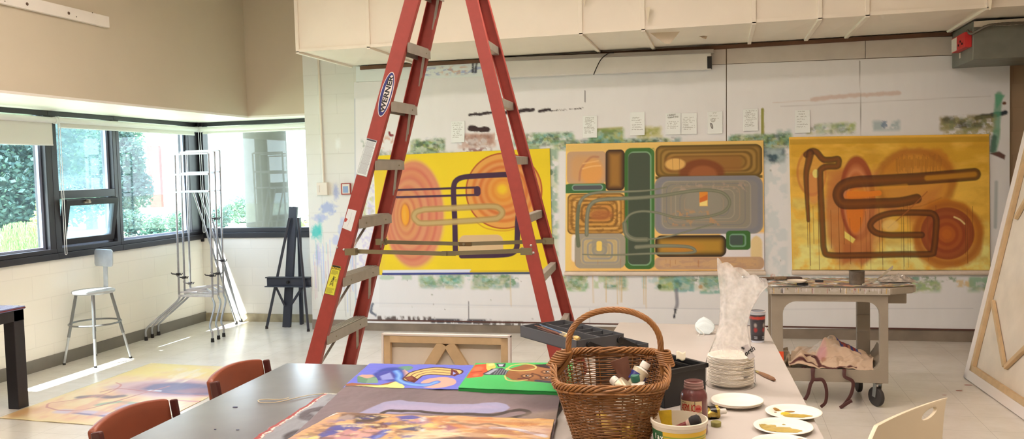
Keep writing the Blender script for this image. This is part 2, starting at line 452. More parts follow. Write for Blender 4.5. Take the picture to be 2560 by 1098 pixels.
# ---- windows
M_GLASS = bpy.data.materials.new('window_glass'); M_GLASS.use_nodes = True
def setup_glass(m, haze=.05, hazec=(.75, .87, 1, 1), tint=(.93, .97, .98, 1)):
    nt = m.node_tree; nt.nodes.clear()
    o = nt.nodes.new('ShaderNodeOutputMaterial'); t = nt.nodes.new('ShaderNodeBsdfTransparent'); g = nt.nodes.new('ShaderNodeBsdfGlossy')
    d = nt.nodes.new('ShaderNodeBsdfTranslucent'); d.inputs['Color'].default_value = hazec
    t.inputs['Color'].default_value = tint; g.inputs['Roughness'].default_value = .02
    f = nt.nodes.new('ShaderNodeMapRange'); lw = nt.nodes.new('ShaderNodeLayerWeight'); lw.inputs['Blend'].default_value = .5; pw = nt.nodes.new('ShaderNodeMath'); pw.operation = 'POWER'; pw.inputs[1].default_value = 5
    nt.links.new(lw.outputs['Facing'], pw.inputs[0]); nt.links.new(pw.outputs[0], f.inputs['Value']); f.inputs['To Min'].default_value = .03; f.inputs['To Max'].default_value = .6
    m1 = nt.nodes.new('ShaderNodeMixShader'); m1.inputs[0].default_value = haze
    m2 = nt.nodes.new('ShaderNodeMixShader')
    nt.links.new(t.outputs[0], m1.inputs[1]); nt.links.new(d.outputs[0], m1.inputs[2])
    nt.links.new(f.outputs[0], m2.inputs[0]); nt.links.new(m1.outputs[0], m2.inputs[1]); nt.links.new(g.outputs[0], m2.inputs[2])
    nt.links.new(m2.outputs[0], o.inputs['Surface'])
setup_glass(M_GLASS, haze=.006, hazec=(.6, .82, 1, 1))
M_GLASS2 = bpy.data.materials.new('dusty_glass'); M_GLASS2.use_nodes = True; setup_glass(M_GLASS2, haze=.05, hazec=(.55, .8, 1, 1))
Z0, ZT = .93, SZ
XF0, XF1 = LX - .12, LX - .005
GX = LX - .07
def frame_left(n, ya, yb, glass, mullw=(.0, .0)):
    f = MB()
    f.box(XF0, XF1, ya, yb, ZT - .045, ZT)
    f.box(XF0, LX + .03, ya, yb, Z0, Z0 + .055); f.box(XF0, LX + .015, ya, yb, Z0 + .055, Z0 + .095)
    f.box(XF0, LX + .012, ya, ya + mullw[0], Z0 + .09, ZT - .04)
    f.box(XF0, LX + .012, yb - mullw[1], yb, Z0 + .09, ZT - .04)
    w = struct(f.build('window_%d' % n, M_BLACKFR, bevel=.004), None)
    g = MB().box(GX - .003, GX + .003, ya + mullw[0], yb - mullw[1], Z0 + .09, ZT - .04).build('glass_pane', glass, w)
    e = MB()   # aluminium edge of the glazing, catches light
    e.box(GX + .003, GX + .03, yb - mullw[1] - .03, yb - mullw[1], Z0 + .095, ZT - .045).box(GX + .003, GX + .03, ya + mullw[0], yb - mullw[1] - .03, Z0 + .092, Z0 + .115)
    e.build('glazing_bead', mat('glazing_bead', (150, 160, 185), rough=.35, metal=.3), w)
    return w
w1 = frame_left(1, 4.2, 6.38, M_GLASS, (.05, .065))
w2 = frame_left(2, 6.38, 7.22, M_GLASS2, (.07, .05))
w3 = frame_left(3, 7.22, RY - .02, M_GLASS, (.045, .17))
tr = MB().box(XF0, LX + .012, 6.45, 7.17, 1.46, 1.535); tr.build('transom', M_BLACKFR, w2, bevel=.004)
tl = math.radians(11)
sa = MB(); Mh = Matrix.Translation((LX - .03, 0, 1.05)) @ Matrix.Rotation(tl, 4, 'Y')
ys0, ys1, zh = 6.47, 7.15, .41
for (a, b, c, d) in [(ys0, ys1, 0, .055), (ys0, ys1, zh - .055, zh), (ys0, ys0 + .05, .05, zh - .05), (ys1 - .05, ys1, .05, zh - .05)]: sa.box(-.03, .02, a, b, c, d, Mh)
so = sa.build('hopper_sash', M_BLACKFR, w2, bevel=.003)
MB().box(-.004, .002, ys0 + .05, ys1 - .05, .055, zh - .055, Mh).build('glass_pane', M_GLASS2, so)
plabel(MB().box(.02, .035, 6.68, 6.76, zh - .035, zh - .02, Mh).box(.02, .05, 6.71, 6.73, zh - .03, zh + .0, Mh).build('latch', mat('latch_metal', (190, 180, 165), rough=.3, metal=.7), so), 'small metal latch')
# return-wall window
f = MB()
f.box(LX, JX, RY + .005, RY + .1, ZT - .045, ZT).box(LX + .04, JX, RY - .02, RY + .1, .94, 1.0).box(LX + .04, JX, RY - .005, RY + .1, 1.0, 1.05)
f.box(LX, LX + .07, RY - .005, RY + .1, 1.0, ZT); f.box(LX - .12, LX + .03, RY - .02, RY + .1, .9, ZT)
w4 = struct(f.build('window_4', M_BLACKFR, bevel=.004))
MB().box(LX + .07, JX, RY + .05, RY + .056, 1.05, ZT - .045).build('glass_pane', M_GLASS, w4)
# roller blinds
M_BLIND = mat('blind_fabric', (226, 224, 218), rough=.8, spec=.2)
M_BLT = mat('blind_tube', (232, 232, 230), rough=.45)
def blind(label, p0, p1, zc, drop, nrm, r=.026):
    p0 = Vector(p0); p1 = Vector(p1); n = Vector(nrm)
    t = thing('roller_blind', label, 'blind', (p0 + p1) / 2, group='roller blinds')
    MB().tube([p0, p1], r, 14).build('tube', M_BLT, t, smooth=True)
    fb = MB(); a = p0 + n * (-r * .6); b = p1 + n * (-r * .6); ax = (b - a).normalized()
    a = a + ax * .02; b = b - ax * .02
    lo = Vector((0, 0, -drop)); th = n * .002
    fb.add([a, b, b + lo, a + lo, a + th, b + th, b + lo + th, a + lo + th], [(0, 1, 2, 3), (4, 7, 6, 5), (0, 4, 5, 1), (1, 5, 6, 2), (2, 6, 7, 3), (3, 7, 4, 0)])
    fo = fb.build('fabric', M_BLIND, t)
    MB().tube([a + lo, b + lo], .007, 8).build('hem_bar', M_BLT, fo, smooth=True)
    for e in (p0, p1):
        MB().lathe([(.001, -.012), (r * 1.2, -.012), (r * 1.25, .012), (.001, .012)], 14, e, ax).build('end_bracket', M_BLT, t, smooth=True)
    return t
XB = LX + .045
blind('white roller blind lowered a little over the leftmost window', (XB, 4.25, 2.15), (XB, 6.405, 2.15), 2.15, .215, (1, 0, 0))
blind('long rolled-up white blind over the hopper window and its neighbour', (XB, 6.435, 2.155), (XB, 8.5, 2.155), 2.15, .06, (1, 0, 0))
blind('short rolled-up white blind over the window facing the concrete column', (LX + .075, RY - .05, 2.155), (JX - .01, RY - .05, 2.155), 2.15, .045, (0, -1, 0))
def chain(label, x, y, z0, z1, ax):
    pts = [Vector((x, y, z1)) + Vector(ax) * .012]
    n = 60
    for i in range(n): pts.append(Vector((x, y, z1 + (z0 - z1) * i / n)) + Vector(ax) * .012)
    for i in range(9): a = PI * i / 8; pts.append(Vector((x, y, z0 - .014 * math.sin(a))) + Vector(ax) * (.012 * math.cos(a)))
    for i in range(n): pts.append(Vector((x, y, z0 + (z1 - z0) * (i + 1) / n)) - Vector(ax) * .012)
    o = MB().tube(pts, .0032, 6).build('blind_chain', mat('bead_chain', (225, 225, 225), rough=.3, metal=.2), loc=(x, y, z0), smooth=True)
    return tag(o, label, 'chain')
chain('white bead chain loop hanging beside the hopper window', XB + .01, 6.44, .98, 2.13, (0, 1, 0))
chain('white bead chain loop hanging in the window corner', LX + .07, RY - .06, 1.02, 2.13, (1, 0, 0))
# ================================================================== OUTSIDE
GZ = -.25
M_LAWN = mat('lawn', (160, 170, 140), rough=.9, var=.25, vscale=1.5)
g = MB().box(-120, 60, 9.4, 160, GZ - .1, GZ).box(-120, LX - .25, -40, 9.4, GZ - .1, GZ)
struct(g.build('ground', M_LAWN))
pth = [at_z(u, v, GZ + .01) for u, v in ((300, 560), (480, 555), (660, 560), (780, 550))]
pm = MB()
for a, b in zip(pth[:-1], pth[1:]): pm.beam(a, b, 5, .02)
struct(pm.build('path', mat('pale_paving', (225, 220, 210), rough=.8)))
pc = at_y(666, 450, 10.9)
col_ = MB().lathe([(.3, GZ), (.29, 3.1)], 40, (pc.x, pc.y, 0))
struct(col_.build('column', mat('board_marked_concrete', (80, 76, 69), rough=.75, var=.12, vscale=4, bump=.3, bscale=30), smooth=True))
struct(MB().box(-7.2, 4, RY + .2, 12.2, 2.95, 3.25).build('roof_canopy', mat('canopy_concrete', (190, 184, 172), rough=.8)))
struct(MB().box(LX - .46, LX - .2, BY, RY + .2, 2.72, 2.95).build('roof_overhang', mat('canopy_concrete')))
# foliage
def leaf_mat(name, c, tr=.35):
    m = mat(name, c, rough=.6, var=.35, vscale=.9, spec=.25)
    nt = m.node_tree; b = nt.nodes['Principled BSDF']; o = nt.nodes['Material Output']
    t = nt.nodes.new('ShaderNodeBsdfTranslucent'); L = lin(c); t.inputs['Color'].default_value = (L[0] * 1.1, L[1] * 1.2, L[2] * .7, 1)
    mx = nt.nodes.new('ShaderNodeMixShader'); mx.inputs[0].default_value = tr
    nt.links.new(b.outputs[0], mx.inputs[1]); nt.links.new(t.outputs[0], mx.inputs[2]); nt.links.new(mx.outputs[0], o.inputs['Surface'])
    return m
def leaves(mb, rn, c, r, n, s, flat=1):
    for i in range(n):
        d = Vector((rn.gauss(0, 1), rn.gauss(0, 1), rn.gauss(0, 1))).normalized() * (rn.random() ** .4)
        p = Vector(c) + Vector((d.x * r[0], d.y * r[1], d.z * r[2]))
        a = Vector((rn.uniform(-1, 1), rn.uniform(-1, 1), rn.uniform(-.6, .6))).normalized(); b = a.cross(Vector((rn.uniform(-1, 1), rn.uniform(-1, 1), rn.uniform(-1, 1)))).normalized()
        z = s * rn.uniform(.6, 1.4)
        mb.add([p - a * z, p + b * z * .5, p + a * z, p - b * z * .5], [(0, 1, 2, 3)])
def plant(name, label, cat, base, h, w, n, ls, m, seed, clumps=9, trunk=True, shape='round', group=None):
    rn = random.Random(seed); base = Vector(base)
    t = thing(name, label, cat, base, group=group)
    mb = MB()
    for i in range(clumps):
        if shape == 'cone':
            k = (i + .5) / clumps; c = base + Vector((rn.uniform(-.2, .2) * w * (1 - k), rn.uniform(-.2, .2) * w * (1 - k), h * (.1 + .85 * k))); rr = w * .55 * (1.05 - k); r = (rr, rr, h / clumps * .9)
        elif shape == 'mound':
            a = rn.uniform(0, 2 * PI); c = base + Vector((math.cos(a) * w * .22, math.sin(a) * w * .22, h * rn.uniform(.35, .6))); r = (w * .3, w * .3, h * .4)
        else:
            a = rn.uniform(0, 2 * PI); q_ = rn.random() ** .5; k = rn.random()
            c = base + Vector((math.cos(a) * w * .32 * q_, math.sin(a) * w * .32 * q_, h * (.16 + .7 * k))); r = (w * .22, w * .22, h * .16)
        leaves(mb, rn, c, r, n // clumps, ls)
    mb.build('foliage', m, t, normals=False)
    if trunk:
        MB().tube([base, base + Vector((0, 0, h * .3)), base + Vector((.1, .1, h * .75))], [w * .05, w * .035, w * .01], 8).build('trunk', mat('bark', (92, 80, 68), rough=.9), t, smooth=True)
    return t
L1 = leaf_mat('leaf_dark', (70, 98, 96)); L2 = leaf_mat('leaf_mid', (92, 128, 108)); L3 = leaf_mat('leaf_light', (140, 176, 110))
def gb(u, dep): p = at_d(u, 415, dep); return (p.x, p.y, GZ)
plant('tree', 'big dark green tree behind the leftmost window', 'tree', gb(20, 24), 5.6, 4.8, 26000, .085, L1, 1, 34)
plant('tree', 'tall leafy tree filling the view above the hopper window', 'tree', gb(222, 34), 7.5, 4.4, 28000, .1, L2, 2, 38)
plant('tree', 'slender tree at the left edge of the window by the tubular easels', 'tree', gb(318, 30), 4.4, 1.9, 9000, .08, L1, 9, 12)
plant('conifer', 'pale green young conifer before the big dark tree', 'tree', gb(97, 17), 1.8, .8, 3500, .04, leaf_mat('leaf_yellow_green', (176, 200, 110)), 3, 8, shape='cone')
plant('shrub', 'rounded clipped shrub beside the slender tree outside', 'shrub', gb(318, 29), 1.0, 1.2, 1500, .06, L1, 12, 6, False, 'mound', 'clipped shrubs on the lawn')
plant('shrub', 'egg-shaped clipped shrub below the red brick tower', 'shrub', gb(378, 25), 1.0, .8, 1500, .05, L2, 4, 6, False, 'mound', 'clipped shrubs on the lawn')
plant('shrub', 'wide clipped shrub seen through the tubular easels', 'shrub', gb(455, 27), 1.0, 1.1, 1500, .05, L2, 5, 6, False, 'mound', 'clipped shrubs on the lawn')
plant('shrub', 'shrub seen through the window corner behind the easel tubes', 'shrub', gb(543, 30), 1.0, .9, 1300, .05, L1, 13, 6, False, 'mound', 'clipped shrubs on the lawn')
plant('shrub', 'small pale shrub left of the concrete column', 'shrub', gb(598, 32), 1.3, 1.2, 1300, .06, L2, 6, 6, False, 'mound', 'clipped shrubs on the lawn')
plant('bush', 'loose sunlit bush right of the concrete column', 'shrub', gb(748, 16), 1.35, 1.5, 2600, .06, L3, 7, 8, False, 'mound')
plant('bush', 'low spreading bush just outside the window beside the hopper', 'shrub', gb(400, 12.5), .42, 1.3, 1800, .035, L2, 8, 6, False, 'mound')
# weeping shrub
rn = random.Random(21); wb = Vector(gb(42, 14.5)); t = thing('weeping_shrub', 'pale weeping shrub with hanging strands below the leftmost window view', 'shrub', wb)
mb = MB()
for i in range(800):
    a = rn.uniform(0, 2 * PI); r0 = .8 * rn.random() ** .5; top = 1.2 * (1 - .45 * (r0 / .8) ** 2)
    x, y = wb.x + math.cos(a) * r0, wb.y + math.sin(a) * r0
    for k in range(26):
        z = GZ + top - k * .045
        if z < GZ: break
        px_ = x + rn.uniform(-.02, .02) + math.cos(a) * .004 * k
        mb.add([(px_, y, z + .03), (px_ + .006, y + rn.uniform(-.02, .02), z), (px_, y, z - .04), (px_ - .006, y, z)], [(0, 1, 2, 3)])
mb.build('strands', L3, t, normals=False)
MB().tube([wb, wb + Vector((0, 0, 1.0))], [.04, .02], 8).build('trunk', mat('bark'), t, smooth=True)
# campus building far behind
bd = at_d(392, 415, 60); ax = Vector((math.cos(.24), math.sin(.24) * -1, 0)).normalized()
t = thing('campus_building', 'distant pale building with a red brick tower', 'building', (bd.x, bd.y, GZ))
r_ = Vector(RM[0]); r_.z = 0; r_.normalize(); f_ = Vector((-r_.y, r_.x, 0))
def facade(mb, a, b, z0, z1, dz0, dz1): 
    p = Vector((bd.x, bd.y, 0))
    vs = [p + r_ * x + f_ * y + Vector((0, 0, z)) for z in (z0, z1) for y in (dz0, dz1) for x in (a, b)]
    mb.add(vs, [(0, 2, 3, 1), (4, 5, 7, 6), (0, 1, 5, 4), (2, 6, 7, 3), (0, 4, 6, 2), (1, 3, 7, 5)])
m_ = MB(); facade(m_, .35, 4.4, GZ, 6, 0, 6); bw = m_.build('wall', mat('pale_render', (232, 228, 222), rough=.8), t)
m_ = MB(); facade(m_, -.45, .35, GZ, 4.0, -.4, 5); m_.build('brick_tower', mat('red_brick', (160, 52, 46), rough=.85, var=.15, vscale=3), t)
for k in range(5):
    for j in range(3):
        m_ = MB(); facade(m_, .75 + j * 1.25, 1.05 + j * 1.25, .2 + k * .95, .75 + k * .95, -.05, .02); m_.build('window', mat('far_glass', (120, 130, 150), rough=.2), t)
# ================================================================== LIGHT
wd = bpy.data.worlds.new('sky'); S.world = wd; wd.use_nodes = True
nt = wd.node_tree; bg = nt.nodes['Background']
tc = nt.nodes.new('ShaderNodeTexCoord'); sp = nt.nodes.new('ShaderNodeSeparateXYZ'); rp = nt.nodes.new('ShaderNodeValToRGB')
nt.links.new(tc.outputs['Generated'], sp.inputs[0]); nt.links.new(sp.outputs['Z'], rp.inputs['Fac'])
rp.color_ramp.elements[0].color = (.86, .93, 1, 1); rp.color_ramp.elements[1].color = (.5, .68, 1, 1)
nt.links.new(rp.outputs['Color'], bg.inputs['Color']); bg.inputs['Strength'].default_value = SKY
sd = Vector((.37, .5, -1)).normalized()
sl = bpy.data.lights.new('sun', 'SUN'); sl.energy = SUN; sl.angle = .009; sl.color = (1, .97, .92)
so = bpy.data.objects.new('sun', sl); COL.objects.link(so); so.rotation_euler = sd.to_track_quat('-Z', 'Y').to_euler()
for (c, nx, w, h_) in [((LX - .02, (4.2 + RY) / 2, 1.6), 'x', RY - 4.2, 1.25), (((LX + JX) / 2, RY + .04, 1.62), 'y', JX - LX, 1.2)]:
    al = bpy.data.lights.new('window_portal', 'AREA'); al.shape = 'RECTANGLE'; al.size = w; al.size_y = h_; al.cycles.is_portal = True
    ao = bpy.data.objects.new('window_portal', al); COL.objects.link(ao); ao.location = c
    d = Vector((1, 0, 0)) if nx == 'x' else Vector((0, -1, 0)); ao.rotation_euler = d.to_track_quat('-Z', 'Z').to_euler()
    if nx == 'x': al.size, al.size_y = w, h_
# fluorescent ceiling fixtures of the studio
M_DIFF = bpy.data.materials.new('lamp_diffuser'); M_DIFF.use_nodes = True
e = M_DIFF.node_tree.nodes['Principled BSDF']; e.inputs['Emission Color'].default_value = (1, .85, .755, 1); e.inputs['Emission Strength'].default_value = LAMP
for i, (x, y) in enumerate(LAMPS):
    t = thing('ceiling_light', 'fluorescent ceiling light above the studio tables', 'lamp', (x, y, CZ - .1), group='ceiling lights')
    MB().box(x - .65, x + .65, y - .16, y + .16, CZ - .1, CZ - .001).build('housing', M_WHITE, t)
    MB().box(x - .62, x + .62, y - .13, y + .13, CZ - .112, CZ - .1).build('diffuser', M_DIFF, t)
S.view_settings.view_transform = 'Standard'; S.view_settings.look = 'None'; S.view_settings.gamma = 1; S.view_settings.exposure = EXPO
S.view_settings.use_curve_mapping = False
S.cycles.max_bounces = 9; S.cycles.diffuse_bounces = 5; S.cycles.glossy_bounces = 4; S.cycles.transparent_max_bounces = 24; S.cycles.transmission_bounces = 6
S.cycles.sample_clamp_indirect = 6; S.cycles.caustics_reflective = False; S.cycles.caustics_refractive = False
# ================================================================== BACK WALL: boards, paintings, notes, duct
BF = MY - .024            # front face of the pin boards
M_BOARD = mat('pin_board_paint', attr=True, rough=.6, spec=.3, bump=.06, bscale=300)
GREENS = [(150, 188, 140), (110, 165, 130), (90, 160, 150), (175, 170, 90), (190, 195, 130), (90, 120, 60)]
def board(label, tl, tr, br, bl, fn, step=2.5):
    x0, x1 = tl[0], tr[0]; y0 = min(tl[1], tr[1]); y1 = max(bl[1], br[1])
    q = Paint(x0, x1, y0, y1, int((x1 - x0) / step) + 1, int((y1 - y0) / step) + 1, (236, 224, 210))
    q.mottle(120, .03, 5); q.mottle(14, .015, 8, sy=.2)
    fn(q)
    P = [at_y(u, v, BF) for u, v in (tl, tr, br, bl)]
    # rows follow the sheet itself: bilinear in photo rows between its own edges
    A = [np.array(p) for p in P]
    o = q.build('pin_board', M_BOARD, bil(*P), loc=(A[0] + A[1]) / 2 * np.array([1, 1, 0]) + np.array([0, 0, P[3].z]), solid=.02, smooth=False)
    return tag(o, label, 'pin board', 'white pin boards')
PAL1 = [(150, 178, 110), (86, 146, 132), (196, 184, 96), (70, 96, 62), (150, 190, 172), (128, 148, 66), (214, 206, 176), (60, 70, 66)]
def band(q, x0, y0, x1, y1, seed, pal=PAL1, a=.8, th=.57):
    for i, c in enumerate(pal):
        q.blot(x0 - 4 + (i * 5) % 9, y0 - 3 + (i * 3) % 7, x1 + 4 - (i * 7) % 11, y1 + 3 - (i * 4) % 7, c, 24 - i * 2.2, th - .02 + .015 * (i % 3), sh=8, seed=seed * 13 + i * 3, a=a * .68, fade=8, sy=1.3)
    q.dots(int((x1 - x0) * .18), x0, x1, y0, y1, .6, 1.7, [(60, 62, 60), (96, 84, 70), (110, 120, 80)], seed)
def lb(q):
    q.X = q.X; 
    Y = q.Y
    q.blot(905, 318, 960, 352, (110, 140, 110), 14, .52, seed=2); q.blot(960, 310, 1000, 350, (205, 130, 90), 9, .6, seed=8, a=.6)
    q.blot(1040, 322, 1128, 356, (98, 128, 48), 16, .5, seed=3); q.blot(1075, 318, 1128, 345, (70, 120, 140), 12, .5, seed=4); q.blot(1045, 330, 1120, 352, (170, 165, 70), 14, .55, seed=5)
    q.blot(1030, 358, 1200, 378, (150, 170, 130), 10, .55, seed=6, a=.6); q.blot(905, 372, 1010, 392, (120, 140, 110), 8, .55, seed=7, a=.7)
    q.blot(1165, 312, 1260, 346, (190, 135, 105), 11, .52, seed=9, a=.6); q.blot(1175, 348, 1250, 362, (135, 55, 50), 9, .5, seed=10); q.blot(1175, 360, 1250, 378, (170, 120, 100), 8, .6, seed=11, a=.6)
    for a, b, v, w in ((1195, 1262, 259, 4), (1288, 1357, 256, 5), (1372, 1398, 257, 3.5), (1400, 1480, 257, .8)):
        q.st([(a, v + 2), ((a + b) / 2, v), (b, v - 2)], w, (58, 45, 45), soft=2, sm=False, wob=5)
    q.st([(1198, 296), (1215, 300), (1240, 302)], 7, (62, 42, 40), soft=2, wob=8); q.st([(981, 300), (984, 308), (990, 308)], 3, (130, 40, 45), soft=2)
    q.dots(60, 900, 1300, 285, 380, .8, 2.4, [(60, 60, 60), (90, 70, 60), (80, 110, 70)], 4)
    q.blot(1308, 316, 1456, 347, (160, 188, 140), 22, .42, seed=12); q.blot(1330, 316, 1456, 347, (110, 170, 165), 18, .55, seed=13, a=.6); q.blot(1380, 318, 1440, 345, (205, 195, 120), 16, .55, seed=14, a=.6)
    q.poly([(1326, 346), (1372, 346), (1375, 370), (1345, 370)], (140, 165, 110), 4, .8); q.poly([(1330, 350), (1352, 366), (1340, 368)], (70, 120, 70), 3, .8)
    q.poly([(1495, 330), (1512, 308), (1575, 306), (1575, 347), (1495, 347)], (180, 168, 92), 4, .85); q.blot(1496, 320, 1575, 347, (95, 165, 150), 16, .5, seed=15, a=.8)
    q.blot(1410, 338, 1660, 360, (140, 180, 175), 18, .42, seed=16, a=.8); q.blot(1430, 338, 1660, 360, (170, 180, 120), 14, .55, seed=17, a=.6); q.blot(1455, 338, 1640, 360, (80, 85, 90), 9, .66, seed=18, a=.7)
    q.blot(1612, 308, 1666, 336, (190, 178, 95), 18, .42, seed=19, a=.8); q.blot(1663, 338, 1712, 352, (120, 150, 140), 14, .5, seed=20)
    band(q, 1308, 318, 1456, 347, 2); band(q, 1410, 340, 1700, 359, 3); band(q, 1042, 324, 1128, 355, 4); band(q, 1496, 312, 1575, 346, 5, PAL1[:6]); band(q, 1612, 310, 1665, 336, 6, [(190, 178, 95), (150, 150, 60), (210, 200, 150)]); band(q, 905, 355, 1130, 378, 7, a=.55, th=.6)
    band(q, 1168, 314, 1258, 346, 8, [(196, 138, 108), (150, 96, 70), (216, 180, 150), (120, 70, 56)], .6)
    q.blot(1376, 352, 1418, 690, (205, 205, 165), 22, .45, seed=22, a=.7); q.blot(1376, 352, 1418, 690, (130, 165, 135), 14, .57, seed=23, a=.7)
    q.ell(1396, 418, 15, 10, (95, 125, 100), 5, .9, wob=1.2); q.ell(1397, 545, 10, 22, (150, 175, 155), 6, .7, wob=1)
    q.blot(886, 400, 940, 700, (200, 185, 205), 9, .58, seed=24, a=.6); q.blot(905, 390, 935, 560, (190, 190, 90), 12, .55, seed=25, a=.6); q.dots(70, 888, 940, 420, 700, .8, 2.5, [(200, 120, 130), (90, 80, 80), (160, 170, 200)], 6)
    # band below the paintings
    for (a, b, c, d, col, sc, th, sd_) in [(950, 688, 1040, 702, (185, 200, 165), 12, .5, 31), (1060, 690, 1160, 715, (165, 200, 165), 14, .5, 32), (1115, 688, 1200, 712, (110, 175, 150), 12, .55, 33), (1200, 684, 1240, 712, (150, 190, 150), 9, .58, 34), (1205, 686, 1300, 712, (95, 155, 125), 10, .58, 35), (1280, 690, 1320, 722, (175, 185, 175), 18, .4, 36), (1290, 695, 1318, 722, (110, 150, 100), 9, .55, 37), (1415, 690, 1490, 730, (150, 190, 130), 16, .48, 38), (1430, 690, 1490, 728, (205, 200, 140), 14, .5, 39), (1505, 688, 1560, 722, (190, 200, 150), 12, .5, 40), (1545, 698, 1582, 720, (90, 150, 140), 12, .4, 41), (1620, 690, 1660, 722, (190, 205, 190), 14, .5, 42), (1660, 690, 1705, 726, (160, 178, 90), 20, .3, 43), (1695, 690, 1742, 730, (100, 165, 155), 16, .42, 44), (1755, 690, 1812, 734, (120, 175, 150), 16, .46, 45), (1660, 688, 1800, 702, (60, 90, 80), 9, .6, 46)]:
        q.blot(a, b, c, d, col, sc, th, seed=sd_, a=.85, fade=5)
    for i, (a_, b_) in enumerate(((1062, 1175), (1200, 1300), (1416, 1490), (1530, 1584), (1655, 1745), (1755, 1812))): band(q, a_, 690, b_, 724, 20 + i, PAL1[:7], .7, .58)
    q.ell(1662, 716, 5, 6, (70, 95, 40), 2); q.ell(1757, 716, 5, 5, (190, 140, 80), 2, .8)
    rn = random.Random(4)
    for u in (1503, 1534, 1561, 1568, 1572, 1625, 1630, 1298): q.st([(u, 690), (u + 1, rn.uniform(755, 775))], 1.1, (215, 175, 105), soft=1.5, a=.7, sm=False)
    q.st([(1701, 725), (1703, 760), (1699, 775)], 4, (120, 115, 120), soft=3, a=.8); q.st([(1699, 772), (1696, 795)], 2, (50, 48, 52), soft=2, wob=3)
    q.st([(932, 770), (928, 790), (940, 800)], 4, (120, 120, 125), soft=3, wob=5)
    for u0, u1, c in ((945, 1100, (95, 78, 70)), (1090, 1250, (70, 66, 72)), (1200, 1330, (110, 98, 88))):
        v0 = 802 + (u0 - 945) * .036; q.blot(u0, v0, u1, v0 + 13, c, 8, .45, seed=u0, a=.95, fade=4, sy=.3)
    for u, v0, v1 in ((1190, 760, 815), (1496, 775, 818), (1485, 210, 240)): q.st([(u, v0), (u, v1)], .8, (120, 112, 108), soft=1, sm=False)
    q.st([(886, 207), (886, 800)], 2, (200, 195, 188), soft=2, sm=False)
    q.st([(940, 766), (1300, 770), (1814, 772)], 1, (200, 194, 188), soft=2, a=.6, sm=False)
    q.dots(110, 900, 1800, 195, 330, .6, 1.5, [(110, 100, 95), (150, 140, 130)], 12)
